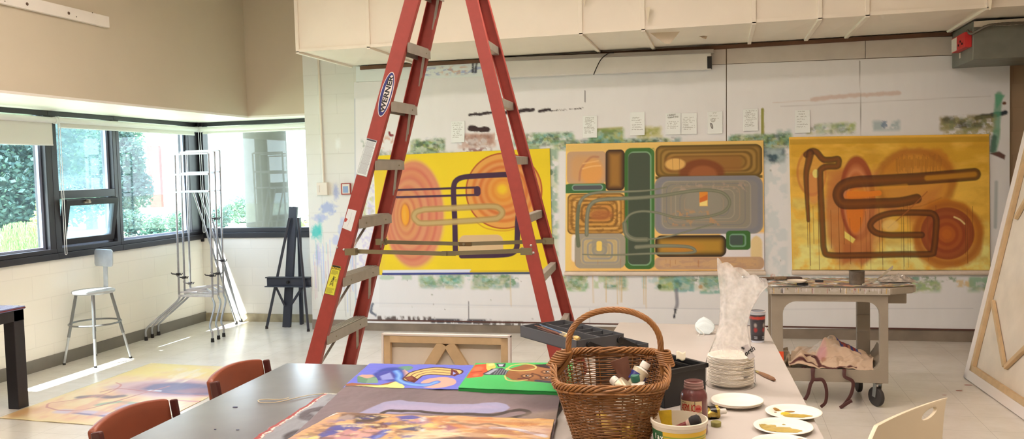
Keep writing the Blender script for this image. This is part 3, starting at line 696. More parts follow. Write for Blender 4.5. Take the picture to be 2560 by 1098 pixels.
def rb(q):
    q.st([(1912, 252), (1913, 345)], 4, (158, 150, 72), soft=2, sm=False, wob=2)
    q.blot(1822, 316, 1860, 352, (90, 150, 140), 11, .5, seed=3); q.blot(1862, 318, 1990, 350, (165, 185, 150), 20, .45, seed=4, a=.8); q.blot(1840, 335, 1900, 352, (180, 185, 120), 12, .52, seed=5, a=.7)
    q.ell(1940, 362, 34, 28, (120, 140, 135), 14, .9, wob=1.1); q.ell(1945, 375, 22, 12, (62, 74, 84), 8, .8, wob=1.4); q.blot(1912, 335, 1975, 390, (150, 165, 140), 12, .5, seed=7, a=.6); q.ell(1950, 341, 6, 4, (150, 80, 70), 3, .8)
    q.blot(1950, 306, 1986, 322, (150, 175, 160), 12, .45, seed=9, a=.7)
    q.st([(2040, 231), (2100, 226), (2180, 223), (2260, 222)], 5, (212, 178, 155), soft=4, a=.7, wob=5); q.st([(1940, 236), (2040, 232)], 1, (215, 190, 170), soft=2, a=.6)
    q.blot(2028, 295, 2110, 318, (198, 195, 150), 20, .5, seed=10, a=.8); q.blot(2110, 292, 2150, 318, (205, 205, 120), 10, .55, seed=11, a=.8); q.blot(2195, 290, 2262, 315, (165, 180, 172), 22, .46, seed=12, a=.8); q.ell(2224, 300, 7, 9, (110, 130, 150), 4, .8, wob=1.3)
    q.blot(2360, 285, 2490, 318, (150, 135, 80), 11, .46, seed=13, a=.9); q.st([(2448, 290), (2480, 286), (2514, 280)], 6, (48, 56, 60), soft=3, wob=6); q.blot(2370, 318, 2500, 338, (165, 150, 70), 9, .52, seed=14, a=.7)
    q.st([(2500, 235), (2496, 275), (2494, 330), (2488, 372)], 8, (100, 160, 120), soft=5, a=.8, wob=5); q.poly([(2490, 232), (2514, 236), (2506, 250), (2494, 270)], (105, 170, 125), 3, .9)
    q.ell(2512, 256, 5, 4, (120, 75, 50), 2); q.st([(2488, 340), (2484, 372)], 7, (70, 100, 80), soft=5, a=.8, wob=6)
    q.poly([(2478, 380), (2500, 375), (2515, 385), (2513, 396)], (92, 48, 34), 3, .95); q.st([(2494, 452), (2492, 565)], 4, (165, 170, 160), soft=4, a=.7)
    q.poly([(2478, 660), (2492, 656), (2492, 672), (2478, 674)], (70, 130, 130), 3, .9)
    q.dots(60, 1990, 2480, 282, 335, .7, 2, [(100, 95, 90), (120, 100, 80), (110, 120, 100)], 8)
    band(q, 1822, 318, 1985, 350, 31); band(q, 2365, 286, 2490, 318, 32, [(150, 132, 78), (100, 90, 56), (180, 166, 110), (70, 72, 64), (120, 130, 90)]); band(q, 2030, 296, 2150, 318, 33, a=.5, th=.6); band(q, 2380, 318, 2480, 336, 34, [(170, 150, 60), (110, 120, 70)], .7)
    for i, (a_, b_) in enumerate(((1922, 1985), (2210, 2300), (2300, 2360), (2430, 2480))): band(q, a_, 698, b_, 726, 40 + i, PAL1[:7], .6, .59)
    band(q, 1915, 355, 1975, 390, 50, [(96, 126, 124), (60, 76, 86), (150, 170, 160)])
    q.blot(1915, 355, 1978, 690, (200, 205, 195), 24, .5, seed=15, a=.5); q.dots(40, 1918, 1975, 400, 690, .8, 2.2, [(170, 110, 105), (80, 78, 80), (140, 160, 170)], 9)
    for (a, b, c, d, col, sc, th, sd_) in [(1920, 680, 1985, 705, (200, 210, 195), 14, .48, 1), (1924, 680, 1945, 700, (215, 130, 95), 9, .55, 2), (2040, 688, 2140, 700, (120, 160, 145), 9, .5, 3), (2230, 688, 2310, 700, (110, 150, 120), 9, .52, 4), (2210, 700, 2300, 728, (185, 195, 130), 14, .45, 5), (2300, 700, 2360, 724, (170, 185, 120), 9, .52, 6), (2300, 688, 2400, 702, (130, 150, 110), 9, .58, 7), (2400, 698, 2440, 716, (225, 190, 130), 12, .45, 8), (2430, 690, 2480, 716, (150, 180, 140), 12, .5, 10)]:
        q.blot(a, b, c, d, col, sc, th, seed=sd_ + 60, a=.85, fade=5)
    q.st([(2162, 137), (2166, 330)], .8, (150, 140, 130), soft=1.2, sm=False); q.st([(1960, 246), (2480, 237)], .8, (185, 172, 160), soft=2, a=.6, sm=False)
    q.st([(1960, 772), (2440, 770)], 1, (200, 192, 184), soft=2, a=.6, sm=False); q.dots(90, 1830, 2500, 150, 300, .6, 1.6, [(120, 108, 100), (150, 140, 130)], 13)
board('long white pin board with paint smears behind the two paintings nearest the ladder', (885, 206), (1815, 161), (1815, 822), (889, 807), lb)
board('white pin board behind the rightmost brown and gold painting', (1817, 161), (2525, 133), (2523, 823), (1817, 822), rb)
# strips of panel above the boards
q = Paint(890, 1205, 150, 205, 160, 40, (236, 230, 222)); q.blot(1010, 165, 1180, 195, (160, 165, 190), 8, .58, seed=2, a=.8); q.blot(1060, 165, 1110, 195, (215, 160, 130), 8, .6, seed=3, a=.6)
for u in (1124, 1130, 1172): q.st([(u, 155), (u - 2, 190)], 2.2, (58, 56, 66), soft=1.5, a=.9, wob=3, sm=False)
struct(q.build('trim_2', M_BOARD, bil(at_y(890, 167, BF), at_y(1290, 148, BF), at_y(1290, 187, BF), at_y(890, 205, BF)), solid=.02, smooth=False))
a_, b_ = at_y(1817, 113, BF), at_y(2378, 92, BF)
M_PANEL = mat('upper_panel', (214, 208, 200), rough=.6, var=.05)
for i, (u0, u1) in enumerate(((1290, 1815), (1817, 2163), (2164, 2400))):
    p0, p1, p2, p3 = at_y(u0, 160 - (u0 - 1815) * .041, BF), at_y(u1, 160 - (u1 - 1815) * .041, BF), at_y(u1, 112 - (u1 - 1815) * .037, BF), at_y(u0, 112 - (u0 - 1815) * .037, BF)
    m_ = MB(); d = Vector((0, .02, 0)); m_.add([p0, p1, p2, p3, p0 + d, p1 + d, p2 + d, p3 + d], [(0, 1, 2, 3), (4, 7, 6, 5), (0, 4, 5, 1), (1, 5, 6, 2), (2, 6, 7, 3), (3, 7, 4, 0)])
    struct(m_.build('trim_%d' % (i + 3), M_PANEL, bevel=.002))
# ---- painted canvases on the boards
PF = BF - .012
def wallpaint(name, label, crop, corners, nx, ny, fn, base, ref, y=PF, k=.72, roll=None, edge=None, box=None):
    u0, v0, sc = crop
    xs = [c[0] for c in corners]; ys = [c[1] for c in corners]
    x0, x1, y0, y1 = box or (min(xs), max(xs), min(ys), max(ys))
    q = Paint(x0, x1, y0, y1, nx, ny, base, ref, k); fn(q)
    P = [at_y(u0 + a / sc, v0 + b / sc, y) for a, b in corners]
    t = thing(name, label, 'painting', (P[2] + P[3]) / 2)
    o = q.build('canvas', PAINTM, bil(*P, wave=.006), t, solid=.003)
    if roll:
        a, b = P[3] + Vector((-.005, -.01, -.022)), P[2] + Vector((.01, -.01, -.02))
        rm = MB().tube([a, a.lerp(b, .5) + Vector((0, 0, -.004)), b], .021, 14)
        plabel(rm.build('rolled_edge', mat('rolled_canvas', (226, 212, 196), rough=.7, var=.06, vscale=20), t, smooth=True), 'unpainted white rolled bottom edge')
    return t
def pa1(q):
    q.mottle(200, .05, 2)
    q.poly([(40, 150), (110, 150), (150, 500), (90, 1040), (60, 1040)], (242, 196, 60), 40, .6)
    N = 14
    cols = [(228, 132, 96), (232, 142, 98), (220, 112, 82), (230, 146, 94), (226, 132, 88), (218, 116, 84), (230, 152, 102), (228, 146, 96), (214, 108, 78), (229, 150, 94), (230, 150, 90), (216, 114, 74), (234, 162, 96), (226, 140, 74)]
    q.ell(350, 575, 248, 438, (240, 180, 90), 26, .8)
    for i in range(N):
        t = i / (N - 1); cx = 350 + (285 - 350) * t ** .8; cy = 573 + 8 * t; rx = 236 + (48 - 236) * t; ry = 425 + (112 - 425) * t
        q.ell(cx, cy, rx, ry, cols[i], 17, .9, rot=.03)
    q.ell(285, 575, 40, 92, (205, 110, 60), 8); q.ell(283, 577, 31, 84, (246, 158, 32), 8); q.ell(276, 577, 14, 66, (250, 178, 60), 20, .7)
    cx, cy = 1055, 410
    q.ell(cx, cy, 292, 298, (190, 82, 34), 4); q.ell(cx, cy, 281, 287, (240, 162, 72), 6)
    for i, c in enumerate([(226, 122, 50), (238, 158, 84), (220, 112, 48), (238, 152, 74), (228, 128, 52), (240, 158, 66), (236, 142, 48), (243, 160, 55), (246, 172, 48)]):
        r = 240 - i * 25; q.ell(cx - 4, cy - i * 1.2, r, r * 1.03, c, 16, .9)
    q.ell(1045, 396, 34, 34, (252, 198, 40), 26)
    q.st([(830, 640), (920, 700), (1080, 720), (1210, 660), (1300, 540)], 5, (206, 110, 40), soft=4, a=.5)
    q.rr(702, 750, 1042, 920, 50, (228, 182, 128), 5); q.rr(702, 800, 900, 880, 30, (232, 192, 140), 40, .4)
    q.poly([(85, 1022), (790, 1022), (780, 1046), (85, 1046)], (232, 222, 226), 5); q.poly([(780, 1030), (1400, 1030), (1400, 1048), (780, 1048)], (236, 190, 40), 4)
    pur = (72, 40, 60)
    q.st([(672, 880), (674, 640), (670, 430), (676, 350), (700, 312), (750, 292), (850, 286), (1000, 284), (1085, 284), (1140, 296), (1172, 340), (1180, 480), (1158, 640), (1150, 780), (1142, 860), (1100, 900), (1000, 912), (820, 914), (720, 914)], 21, pur, soft=4)
    q.rrl(200, 376, 868, 434, 27, 9, pur, 3); q.rrl(836, 372, 872, 438, 17, 7, pur, 3); q.rr(838, 374, 880, 436, 16, pur, 3)
    q.poly([(690, 390), (810, 386), (822, 398), (812, 408), (690, 414)], (238, 180, 70), 3, .0)
    tan = (196, 158, 92)
    for w, c, a in ((25, (184, 140, 74), .85), (13, (204, 168, 104), .9)):
        q.st([(430, 538), (700, 532), (960, 528), (1025, 550), (1040, 585), (1010, 618), (960, 628), (700, 640), (430, 648), (372, 628), (352, 592), (372, 556), (430, 540)], w, c, soft=8, a=a)
    q.poly([(80, 1044), (1405, 1046), (1405, 1062), (80, 1062)], (62, 68, 128), 3); q.poly([(800, 1046), (1405, 1046), (1405, 1062), (800, 1062)], (70, 86, 90), 3, .7)
    q.mottle(5, .02, 9)
wallpaint('painting', 'yellow abstract painting with orange ovals seen between the ladder legs', (920, 340, 3.05), [(42, 152), (1386, 94), (1408, 1050), (72, 1060)], 340, 250, pa1, (253, 208, 34), (232, 214, 196), box=(42, 1408, 94, 1060))
def pa2(q):
    q.mottle(120, .05, 2)
    q.rr(30, 60, 90, 1030, 20, (236, 196, 106), 40, .8, wob=40); q.rr(40, 40, 1570, 92, 5, (222, 182, 98), 18, .8)
    q.rr(1240, 740, 1580, 1030, 10, (226, 214, 206), 20); q.rr(1460, 760, 1545, 1000, 60, (224, 190, 110), 14, .8); q.rr(90, 740, 130, 960, 30, (232, 220, 208), 14, .8)
    q.rr(50, 96, 362, 345, 30, (192, 152, 112), 4); q.rr(85, 130, 320, 330, 60, (206, 152, 92), 40, .7); q.ell(250, 260, 90, 100, (222, 152, 72), 40, .8)
    q.st([(150, 320), (165, 230), (240, 145), (300, 140)], 8, (172, 108, 78), soft=10, a=.6); q.st([(175, 230), (250, 212), (320, 208)], 5, (235, 190, 120), soft=6, a=.7); q.st([(180, 190), (240, 180), (300, 170)], 5, (235, 190, 120), soft=6, a=.6)
    q.rrg(358, 85, 508, 402, 34, (58, 36, 24), (158, 110, 46), 60)
    q.rr(508, 75, 742, 1018, 50, (62, 104, 46), 4); q.rrl(540, 108, 712, 985, 40, 5, (128, 158, 118), 5); q.rr(536, 112, 706, 980, 38, (70, 78, 60), 5); q.rrl(722, 80, 738, 1000, 6, 4, (84, 132, 68), 4, .5)
    q.rrg(748, 60, 1550, 306, 50, (86, 66, 24), (148, 110, 46), 34); 
    for i, (c, w) in enumerate([((112, 84, 32), 8), ((160, 122, 56), 8), ((104, 76, 30), 9), ((168, 124, 56), 8), ((120, 84, 34), 8)]): q.rrl(790 + i * 18, 92 + i * 14, 1510 - i * 20, 280 - i * 10, 50, w, c, 9, .8)
    q.rr(820, 150, 1400, 270, 40, (150, 98, 44), 30, .7); q.ell(1100, 275, 170, 105, (122, 58, 26), 18, .85); q.ell(1110, 290, 105, 70, (160, 92, 48), 18, .8); q.rr(748, 296, 1550, 320, 4, (104, 82, 34), 8)
    q.ell(900, 205, 76, 44, (222, 172, 92), 12, .95); q.st([(880, 160), (882, 260)], 2, (150, 96, 50), soft=3, a=.7); q.st([(932, 160), (934, 250)], 2, (150, 96, 50), soft=3, a=.7)
    q.rr(742, 300, 1552, 746, 70, (138, 130, 122), 5); q.rrl(770, 320, 1530, 726, 70, 16, (126, 124, 126), 16, .8); q.rr(800, 335, 1460, 700, 60, (142, 132, 112), 16)
    for i in range(6): q.rrl(800 + i * 34, 338 + i * 22, 1462 - i * 40, 700 - i * 24, 50, 3, [(170, 152, 126), (120, 116, 112), (168, 140, 112)][i % 3], 5, .8)
    q.rr(980, 400, 1250, 600, 40, (146, 136, 116), 30); q.blot(820, 560, 1230, 680, (196, 140, 84), 26, .62, seed=5, a=.6, fade=30); q.blot(900, 350, 1440, 420, (178, 148, 124), 22, .6, seed=6, a=.6, fade=30)
    q.rr(1083, 416, 1145, 532, 3, (222, 138, 48), 3); q.poly([(1085, 530), (1085, 470), (1143, 440), (1143, 528)], (204, 104, 40), 5); q.poly([(1084, 505), (1143, 485), (1143, 530), (1084, 530)], (240, 206, 120), 6)
    q.rr(30, 350, 70, 420, 4, (70, 118, 60), 6); q.rr(45, 345, 362, 420, 22, (62, 104, 54), 4); q.rrl(95, 356, 335, 396, 20, 5, (128, 160, 130), 5); q.rr(97, 360, 332, 394, 18, (84, 84, 84), 4)
    q.rr(55, 424, 512, 742, 40, (120, 84, 36), 4); q.rr(64, 434, 504, 732, 40, (196, 142, 62), 10)
    for i, c in enumerate([(150, 104, 42), (214, 162, 84), (136, 92, 36), (206, 148, 66), (128, 84, 34), (200, 134, 60), (132, 84, 36)]): q.rrl(90 + i * 20, 455 + i * 14, 480 - i * 16, 712 - i * 16, 40, 9, c, 10, .85)
    q.blot(70, 440, 500, 730, (120, 80, 34), 34, .58, seed=9, a=.6, fade=20, sy=2); q.ell(320, 590, 90, 40, (166, 96, 50), 20, .8)
    q.rr(115, 738, 516, 1010, 50, (160, 146, 122), 5); q.rr(165, 770, 470, 975, 40, (196, 170, 116), 14)
    for i, c in enumerate([(150, 142, 130), (186, 162, 112), (146, 140, 132), (176, 154, 114), (140, 136, 130)]): q.rrl(180 + i * 20, 778 + i * 14, 460 - i * 24, 965 - i * 16, 30, 8, c, 7, .9)
    q.rr(250, 780, 375, 890, 24, (150, 140, 118), 8, .8); q.rr(288, 796, 332, 875, 16, (240, 196, 92), 4)
    q.rrg(745, 755, 1282, 924, 50, (38, 28, 24), (176, 132, 46), 62); q.ell(950, 850, 120, 40, (196, 126, 44), 50, .8)
    q.rr(1280, 722, 1460, 870, 28, (60, 102, 46), 4); q.rrl(1310, 752, 1422, 842, 22, 6, (116, 152, 118), 5); q.rr(1308, 756, 1405, 832, 18, (72, 84, 74), 5)
    q.rr(742, 924, 1558, 1022, 40, (188, 150, 114), 5); q.rr(780, 940, 1520, 1005, 30, (206, 164, 112), 30, .7); q.blot(760, 930, 1500, 1010, (172, 132, 110), 60, .55, seed=4, a=.5, sy=3)
    q.drips([120, 160, 300, 330, 480, 830, 860, 900, 1010, 1070, 1075, 1400], 925, 1020, 1.4, (172, 110, 60), .6, 3)
    g1, g2 = (112, 112, 88), (136, 134, 108)
    A = [(145, 830), (134, 700), (148, 520), (196, 446), (300, 416), (500, 412), (700, 404), (835, 380)]
    B = [(210, 745), (214, 600), (240, 512), (330, 472), (600, 462), (800, 446), (1000, 416), (1150, 408), (1260, 432), (1308, 500), (1270, 570), (1150, 610), (1000, 624), (880, 610), (760, 578), (640, 566), (550, 592), (508, 660), (522, 740), (580, 782), (680, 786), (850, 762), (1000, 722), (1185, 668)]
    Cc = [(600, 845), (750, 836), (980, 842), (1048, 872), (1000, 892), (700, 896), (400, 906), (180, 900)]
    for pth, w, r1 in ((A, 17, 5), (B, 16, 5), (Cc, 16, 5)): q.st(pth, w, g1, soft=5, r1=r1, core=g2, cr=.75)
    q.st([(508, 660), (522, 740), (580, 782), (680, 786)], 18, g1, soft=6, core=g2)
    q.st([(145, 830), (134, 700), (148, 520)], 12, (92, 98, 68), soft=8, a=.7)
    q.mottle(6, .02, 7)
wallpaint('painting', 'abstract painting of green, grey and brown rounded blocks hung between the other two', (1400, 340, 3.05), [(45, 60), (1552, 34), (1560, 1028), (40, 1032)], 340, 225, pa2, (233, 186, 104), (220, 211, 199), k=.8, roll=True, box=(40, 1560, 34, 1032))
def pa3(q):
    W = (176, 110, 28)
    q.mottle(160, .12, 3, sy=3); q.blot(40, 60, 1490, 330, (192, 140, 34), 160, .45, seed=2, a=.8, sy=3, fade=30, sh=3); q.blot(1000, 600, 1490, 1030, (226, 188, 96), 120, .48, seed=3, a=.7, fade=40, sh=4); q.blot(50, 500, 420, 1030, (228, 192, 100), 90, .46, seed=4, a=.7, fade=40, sh=4); q.blot(600, 780, 1000, 1030, (228, 190, 100), 80, .42, seed=14, a=.7, fade=40, sh=4)
    q.blot(50, 840, 1490, 1030, (236, 204, 118), 70, .42, seed=31, a=.75, fade=30, sh=4); q.rr(40, 60, 1490, 100, 4, (168, 122, 30), 10, .7); q.blot(50, 120, 1480, 980, (168, 112, 34), 110, .6, seed=6, a=.35, fade=30, sy=2, sh=3)
    q.ell(960, 380, 290, 255, (178, 106, 32), 40, .75, wob=.5); q.ring(960, 390, 270, 230, 24, (150, 84, 28), 24, .55); q.ell(960, 440, 200, 150, (196, 132, 54), 60, .5); q.poly([(860, 560), (1050, 450), (1150, 420), (1080, 620), (960, 800)], (176, 104, 44), 50, .6)
    q.drips(range(830, 1160, 9), 180, 330, 3, (120, 72, 26), .4, 5)
    q.ell(1195, 765, 262, 250, (176, 102, 26), 26, .85, wob=.25); q.ring(1195, 765, 225, 215, 22, (140, 70, 26), 30, .6); q.ell(1190, 760, 192, 190, (128, 56, 28), 8, .9)
    for i, c in enumerate([(146, 72, 34), (132, 58, 28), (158, 78, 32), (140, 62, 26), (166, 84, 30), (172, 88, 28)]): q.ell(1186, 765, 160 - i * 25, 165 - i * 26, c, 12, .8)
    q.st([(1240, 640), (1280, 660), (1312, 690)], 6, (226, 180, 110), soft=6, a=.8)
    q.ell(200, 310, 112, 170, (196, 128, 60), 14, .5); q.ring(200, 310, 106, 160, 8, (170, 92, 40), 8, .5); q.ell(215, 420, 60, 120, (186, 108, 62), 14, .6); q.ell(232, 315, 24, 32, (232, 188, 100), 5)
    q.poly([(310, 280), (700, 300), (690, 560), (740, 760), (640, 960), (560, 990), (480, 960), (400, 990), (330, 820), (300, 560)], (176, 100, 52), 40, .6)
    q.ell(480, 640, 190, 380, (166, 88, 44), 50, .6); q.ell(540, 500, 132, 312, (140, 62, 32), 10, .95)
    for i, c in enumerate([(172, 96, 52), (192, 120, 68), (168, 88, 42), (198, 126, 64), (176, 92, 40)]): q.ell(536, 510 + i * 8, 104 - i * 9, 262 - i * 22, c, 12, .85)
    q.ell(520, 590, 62, 170, (198, 106, 30), 14, .95); q.ell(555, 510, 120, 70, (204, 108, 30), 10, .6)
    q.poly([(440, 740), (520, 800), (500, 830), (440, 790)], (232, 188, 90), 6, .9); q.poly([(430, 830), (560, 850), (640, 800), (640, 940), (560, 1000), (540, 930), (420, 990)], (160, 88, 44), 18, .7)
    q.poly([(620, 560), (860, 560), (720, 700), (560, 930), (480, 930)], (178, 108, 56), 30, .6)
    for xs, c in (([160, 178, 205, 245, 340, 400, 435, 480, 560, 600, 630, 700, 718], (96, 44, 22)), ([860, 876, 905, 925, 1050, 1110, 1320, 1330, 1370], (104, 58, 24))): q.drips(xs, 520, 1030, 1.8, c, .75, len(xs))
    for x in (175, 245, 400, 630, 718, 872): q.st([(x, 480 + (x % 7) * 40), (x, 1040)], 1.6, (98, 48, 24), soft=2, a=.8, sm=False)
    ed, co = (66, 34, 14), (120, 66, 22)
    def bs(p, r, r1=None, cr=.8): q.st(p, r, ed, soft=8, a=.88, r1=r1, core=co, cr=cr)
    bs([(165, 175), (205, 150), (245, 160), (290, 210), (350, 216), (402, 210), (405, 245), (390, 262), (320, 264), (275, 284), (266, 330), (270, 560), (276, 780), (284, 880), (330, 918), (600, 918), (850, 912), (1060, 910), (1092, 880), (1108, 740), (1112, 660), (1090, 618), (1030, 608), (880, 606), (760, 616), (670, 650), (632, 700), (668, 750), (760, 770), (900, 770), (1005, 770)], 24)
    bs([(195, 165), (180, 230), (160, 320), (162, 480), (168, 660)], 30, 14)
    bs([(1385, 332), (1200, 346), (950, 362), (700, 372), (520, 380), (430, 410), (395, 470), (420, 530), (480, 542), (650, 538), (850, 530), (975, 505)], 46, 36, cr=.85)
    q.st([(1385, 332), (1200, 346), (1050, 356)], 18, (176, 116, 30), soft=14, a=.8); q.st([(500, 470), (560, 440), (900, 410)], 14, (206, 138, 40), soft=10, a=.4)
    q.st([(480, 465), (600, 470), (700, 462)], 20, (206, 114, 30), soft=8); q.st([(760, 720), (900, 600), (1050, 455)], 4, (150, 82, 36), soft=4, a=.8)
    q.ell(780, 700, 60, 42, (222, 172, 96), 14, .8); q.st([(880, 570), (1000, 560), (1150, 500)], 5, (150, 88, 30), soft=8, a=.5)
    q.mottle(7, .03, 7)
wallpaint('painting', 'rightmost gold painting with a looping dark brown line', (1960, 320, 2.889), [(36, 66), (1482, 44), (1490, 1028), (60, 1026)], 350, 245, pa3, (218, 162, 60), (206, 194, 180), k=.86, roll=True, box=(36, 1490, 44, 1028))
# clear plastic sheet hung below the paintings
M_PLAS = bpy.data.materials.new('clear_plastic'); M_PLAS.use_nodes = True
def setup_plastic(m, haze, rough, spec, col=(1, 1, 1, 1)):
    nt = m.node_tree; nt.nodes.clear()
    o = nt.nodes.new('ShaderNodeOutputMaterial'); t = nt.nodes.new('ShaderNodeBsdfTransparent'); g = nt.nodes.new('ShaderNodeBsdfGlossy'); d = nt.nodes.new('ShaderNodeBsdfDiffuse'); tl_ = nt.nodes.new('ShaderNodeBsdfTranslucent')
    g.inputs['Roughness'].default_value = rough; d.inputs['Color'].default_value = col; tl_.inputs['Color'].default_value = col
    ad = nt.nodes.new('ShaderNodeMixShader'); nt.links.new(d.outputs[0], ad.inputs[1]); nt.links.new(tl_.outputs[0], ad.inputs[2])
    a = nt.nodes.new('ShaderNodeMixShader'); b = nt.nodes.new('ShaderNodeMixShader'); a.inputs[0].default_value = haze
    lw = nt.nodes.new('ShaderNodeLayerWeight'); lw.inputs['Blend'].default_value = spec
    nt.links.new(t.outputs[0], a.inputs[1]); nt.links.new(ad.outputs[0], a.inputs[2]); nt.links.new(lw.outputs['Fresnel'], b.inputs[0])
    nt.links.new(a.outputs[0], b.inputs[1]); nt.links.new(g.outputs[0], b.inputs[2]); nt.links.new(b.outputs[0], o.inputs['Surface'])
setup_plastic(M_PLAS, .06, .12, .12)
PA = [at_y(u, v, BF - .006) for u, v in ((948, 694), (1812, 690), (1812, 772), (948, 767))]
f_ = bil(*PA)
def plf(s, t):
    p = f_(np.array([s]), np.array([t]))[0]
    w = float(fbm(np.array([s * 14 + t * 3]), np.array([t * 2.5 - s * 5]), 4)[0]); return (p[0], p[1] - .012 * t * w, p[2] - .01 * t * float(vnoise(np.array([s * 6]), np.array([0.5]), 3)[0]))
tag(MB().sheet(plf, 120, 14).build('plastic_sheet', M_PLAS, loc=PA[3], smooth='all', normals=False), 'clear plastic sheet hanging on the board below the two paintings nearest the ladder', 'plastic sheet')
# ---- handwritten notes
M_NOTE = mat('note_paper', attr=True, rough=.8, spec=.2)
def note(label, u0, v0, u1, v1, lines, seed, top=.12, draw=None, txt=None):
    q = Paint(0, 1, 0, 1.42, 64, 90, (240, 233, 216)); rn = random.Random(seed)
    for i in range(lines):
        y = top + (1.2 - top) * i / max(lines, 6); x = .12 + rn.uniform(-.03, .05); xe = rn.uniform(.62, .92)
        pts = []
        while x < xe:
            if rn.random() < .16: 
                if len(pts) > 2: q.st(pts, .011, (112, 106, 92), soft=.016, a=.75, sm=False)
                pts = []; x += .03
            pts.append((x, y + rn.uniform(-.024, .024))); x += .022
        if len(pts) > 2: q.st(pts, .011, (112, 106, 92), soft=.016, a=.75, sm=False)
    if draw:
        q.st([(.38 + .06 * math.cos(a / 3) * (1 + a / 18), .55 + .05 * math.sin(a / 3) * (1 + a / 18)) for a in range(0, 30)], .014, (96, 84, 74), soft=.018, a=.8)
        q.st([(.2, .78), (.24, .95), (.32, 1.08), (.34, .98), (.28, .8), (.2, .76)], .035, (84, 74, 66), soft=.03, a=.85); q.st([(.24, .84), (.3, 1.0)], .02, (190, 180, 160), soft=.02)
    y_ = BF - .004
    P = [at_y(u, v, y_) for u, v in ((u0, v0), (u1, v0 - 1), (u1, v1 - 1), (u0, v1))]
    fb = bil(*P)
    def pos(s, t): 
        R = fb(s, t); R[:, 1] -= .012 * t ** 3 + .004 * s ** 2; return R
    o = q.build('paper_note', M_NOTE, pos, loc=(P[2] + P[3]) / 2, solid=.0008)
    tag(o, label, 'note', 'handwritten notes on the pin boards')
    if txt:
        w = (P[1] - P[0]).length
        for k, s_ in enumerate(txt):
            c = P[0].lerp(P[1], .12) + Vector((0, -.004 - .0025 * k, -w * (.16 + .15 * k)))
            text_obj('handwriting', s_, w * .15, mat('pencil', (92, 86, 74), rough=.8), o, c, (1, 0, .03), (0, 0, 1), ext=.0003, align='LEFT')
    return o
note('handwritten note on the board left of the rear ladder rail, above the yellow painting', 1128, 304, 1162, 357, 8, 1)
note('note half hidden behind the near rear ladder rail', 1238, 305, 1256, 350, 6, 2)
note('densely lined note above the left part of the green and grey painting', 1457, 290, 1493, 345, 12, 3)
note('sparsely written note above the tall green block of the middle painting', 1575, 281, 1612, 339, 6, 4, .35)
note('note with large capital letters, left one of two touching notes', 1664, 283, 1702, 337, 5, 5, .58, txt=("I DON'T", 'WANT TO'))
note('note with small writing, right one of two touching notes', 1703, 283, 1742, 336, 8, 6, .3)
note('note with a little spiral and shoe-like sketch', 1769, 279, 1806, 335, 3, 7, .1, draw=True)
note('note between the board seam and the olive paint stroke', 1858, 273, 1895, 328, 10, 8)
note('note farthest from the ladder, above the gold painting', 1987, 276, 2025, 333, 7, 9, .08)
# ---- projector screen case and cord
cy0 = MY - .12
p = [at_y(1212, 195, cy0), at_y(1778, 172, cy0), at_y(1778, 132, cy0), at_y(1212, 154, cy0)]
t = thing('projector_screen', 'long white projector screen case mounted above the pin boards', 'projector screen', ((p[0].x + p[1].x) / 2, MY - .06, p[1].z))
M_CASE = mat('white_enamel', (226, 224, 220), rough=.4, var=.03)
m_ = MB(); d = Vector((0, .085, 0)); m_.add(p + [a + d for a in p], [(0, 1, 2, 3), (4, 7, 6, 5), (0, 4, 5, 1), (1, 5, 6, 2), (2, 6, 7, 3), (3, 7, 4, 0)]); m_.build('case', M_CASE, t, bevel=.006)
a, b = at_y(1212, 150, cy0 - .01), at_y(1785, 127, cy0 - .01)
MB().beam(a + Vector((0, .04, 0)), b + Vector((0, .04, 0)), .09, .035).build('top_rail', mat('grey_rail', (158, 152, 146), rough=.4, metal=.2), t, bevel=.005)
e0 = at_y(1768, 141, cy0 - .004); e1 = at_y(1778, 171, cy0 - .004)
plabel(MB().box(e0.x, e1.x + .006, cy0 - .006, cy0 + .08, e1.z, e0.z).build('end_cap', mat('black_plastic', (26, 25, 27), rough=.5), t), 'black end cap')
l0 = at_y(1725, 131, cy0 - .003); MB().box(l0.x, l0.x + .12, cy0 - .004, cy0, l0.z - .012, l0.z + .014).build('maker_plate', M_CASE, t)
MB().box(l0.x + .09, l0.x + .12, cy0 - .006, cy0, l0.z - .008, l0.z + .01).build('toggle', mat('black_plastic'), t)
pts = smooth_path([at_y(u, v, cy0 - .03) for u, v in ((1535, 132), (1520, 134), (1503, 148), (1492, 168), (1484, 187))], 6)
tag(MB().tube(pts, .0045, 8).build('hanging_wire', mat('black_plastic'), loc=pts[-1], smooth=True), 'thin black wire hanging over the projector screen case', 'wire')
# ---- white painted air duct
DZ, DY, DX0 = 2.71, 7.04, -3.62
M_DUCT = mat('duct_paint', (243, 236, 222), rough=.5, var=.03, vscale=3)
dx = [DX0] + [at_y(u, 60, DY).x for u in (921, 1452, 1608, 1885, 2050, 2168, 2470)] + [RX]
t = thing('air_duct', 'large cream painted air duct along the back wall', 'air duct', (0, 7.6, DZ))
m_ = MB()
def pan(m, a, b, c, d, n, h):
    a, b, c, d = map(Vector, (a, b, c, d)); m.add([a, b, c, d, (a + b + c + d) / 4 + Vector(n) * h], [(0, 1, 4), (1, 2, 4), (2, 3, 4), (3, 0, 4)])
for x0, x1 in zip(dx[:-1], dx[1:]):
    pan(m_, (x0, DY, DZ), (x1, DY, DZ), (x1, DY, CZ), (x0, DY, CZ), (0, -1, 0), .016)
    pan(m_, (x0, DY, DZ), (x0, MY, DZ), (x1, MY, DZ), (x1, DY, DZ), (0, 0, -1), .012)
pan(m_, (DX0, DY, DZ), (DX0, DY, CZ), (DX0, MY, CZ), (DX0, MY, DZ), (-1, 0, 0), .012)
m_.build('sheet_metal', M_DUCT, t, normals=False)
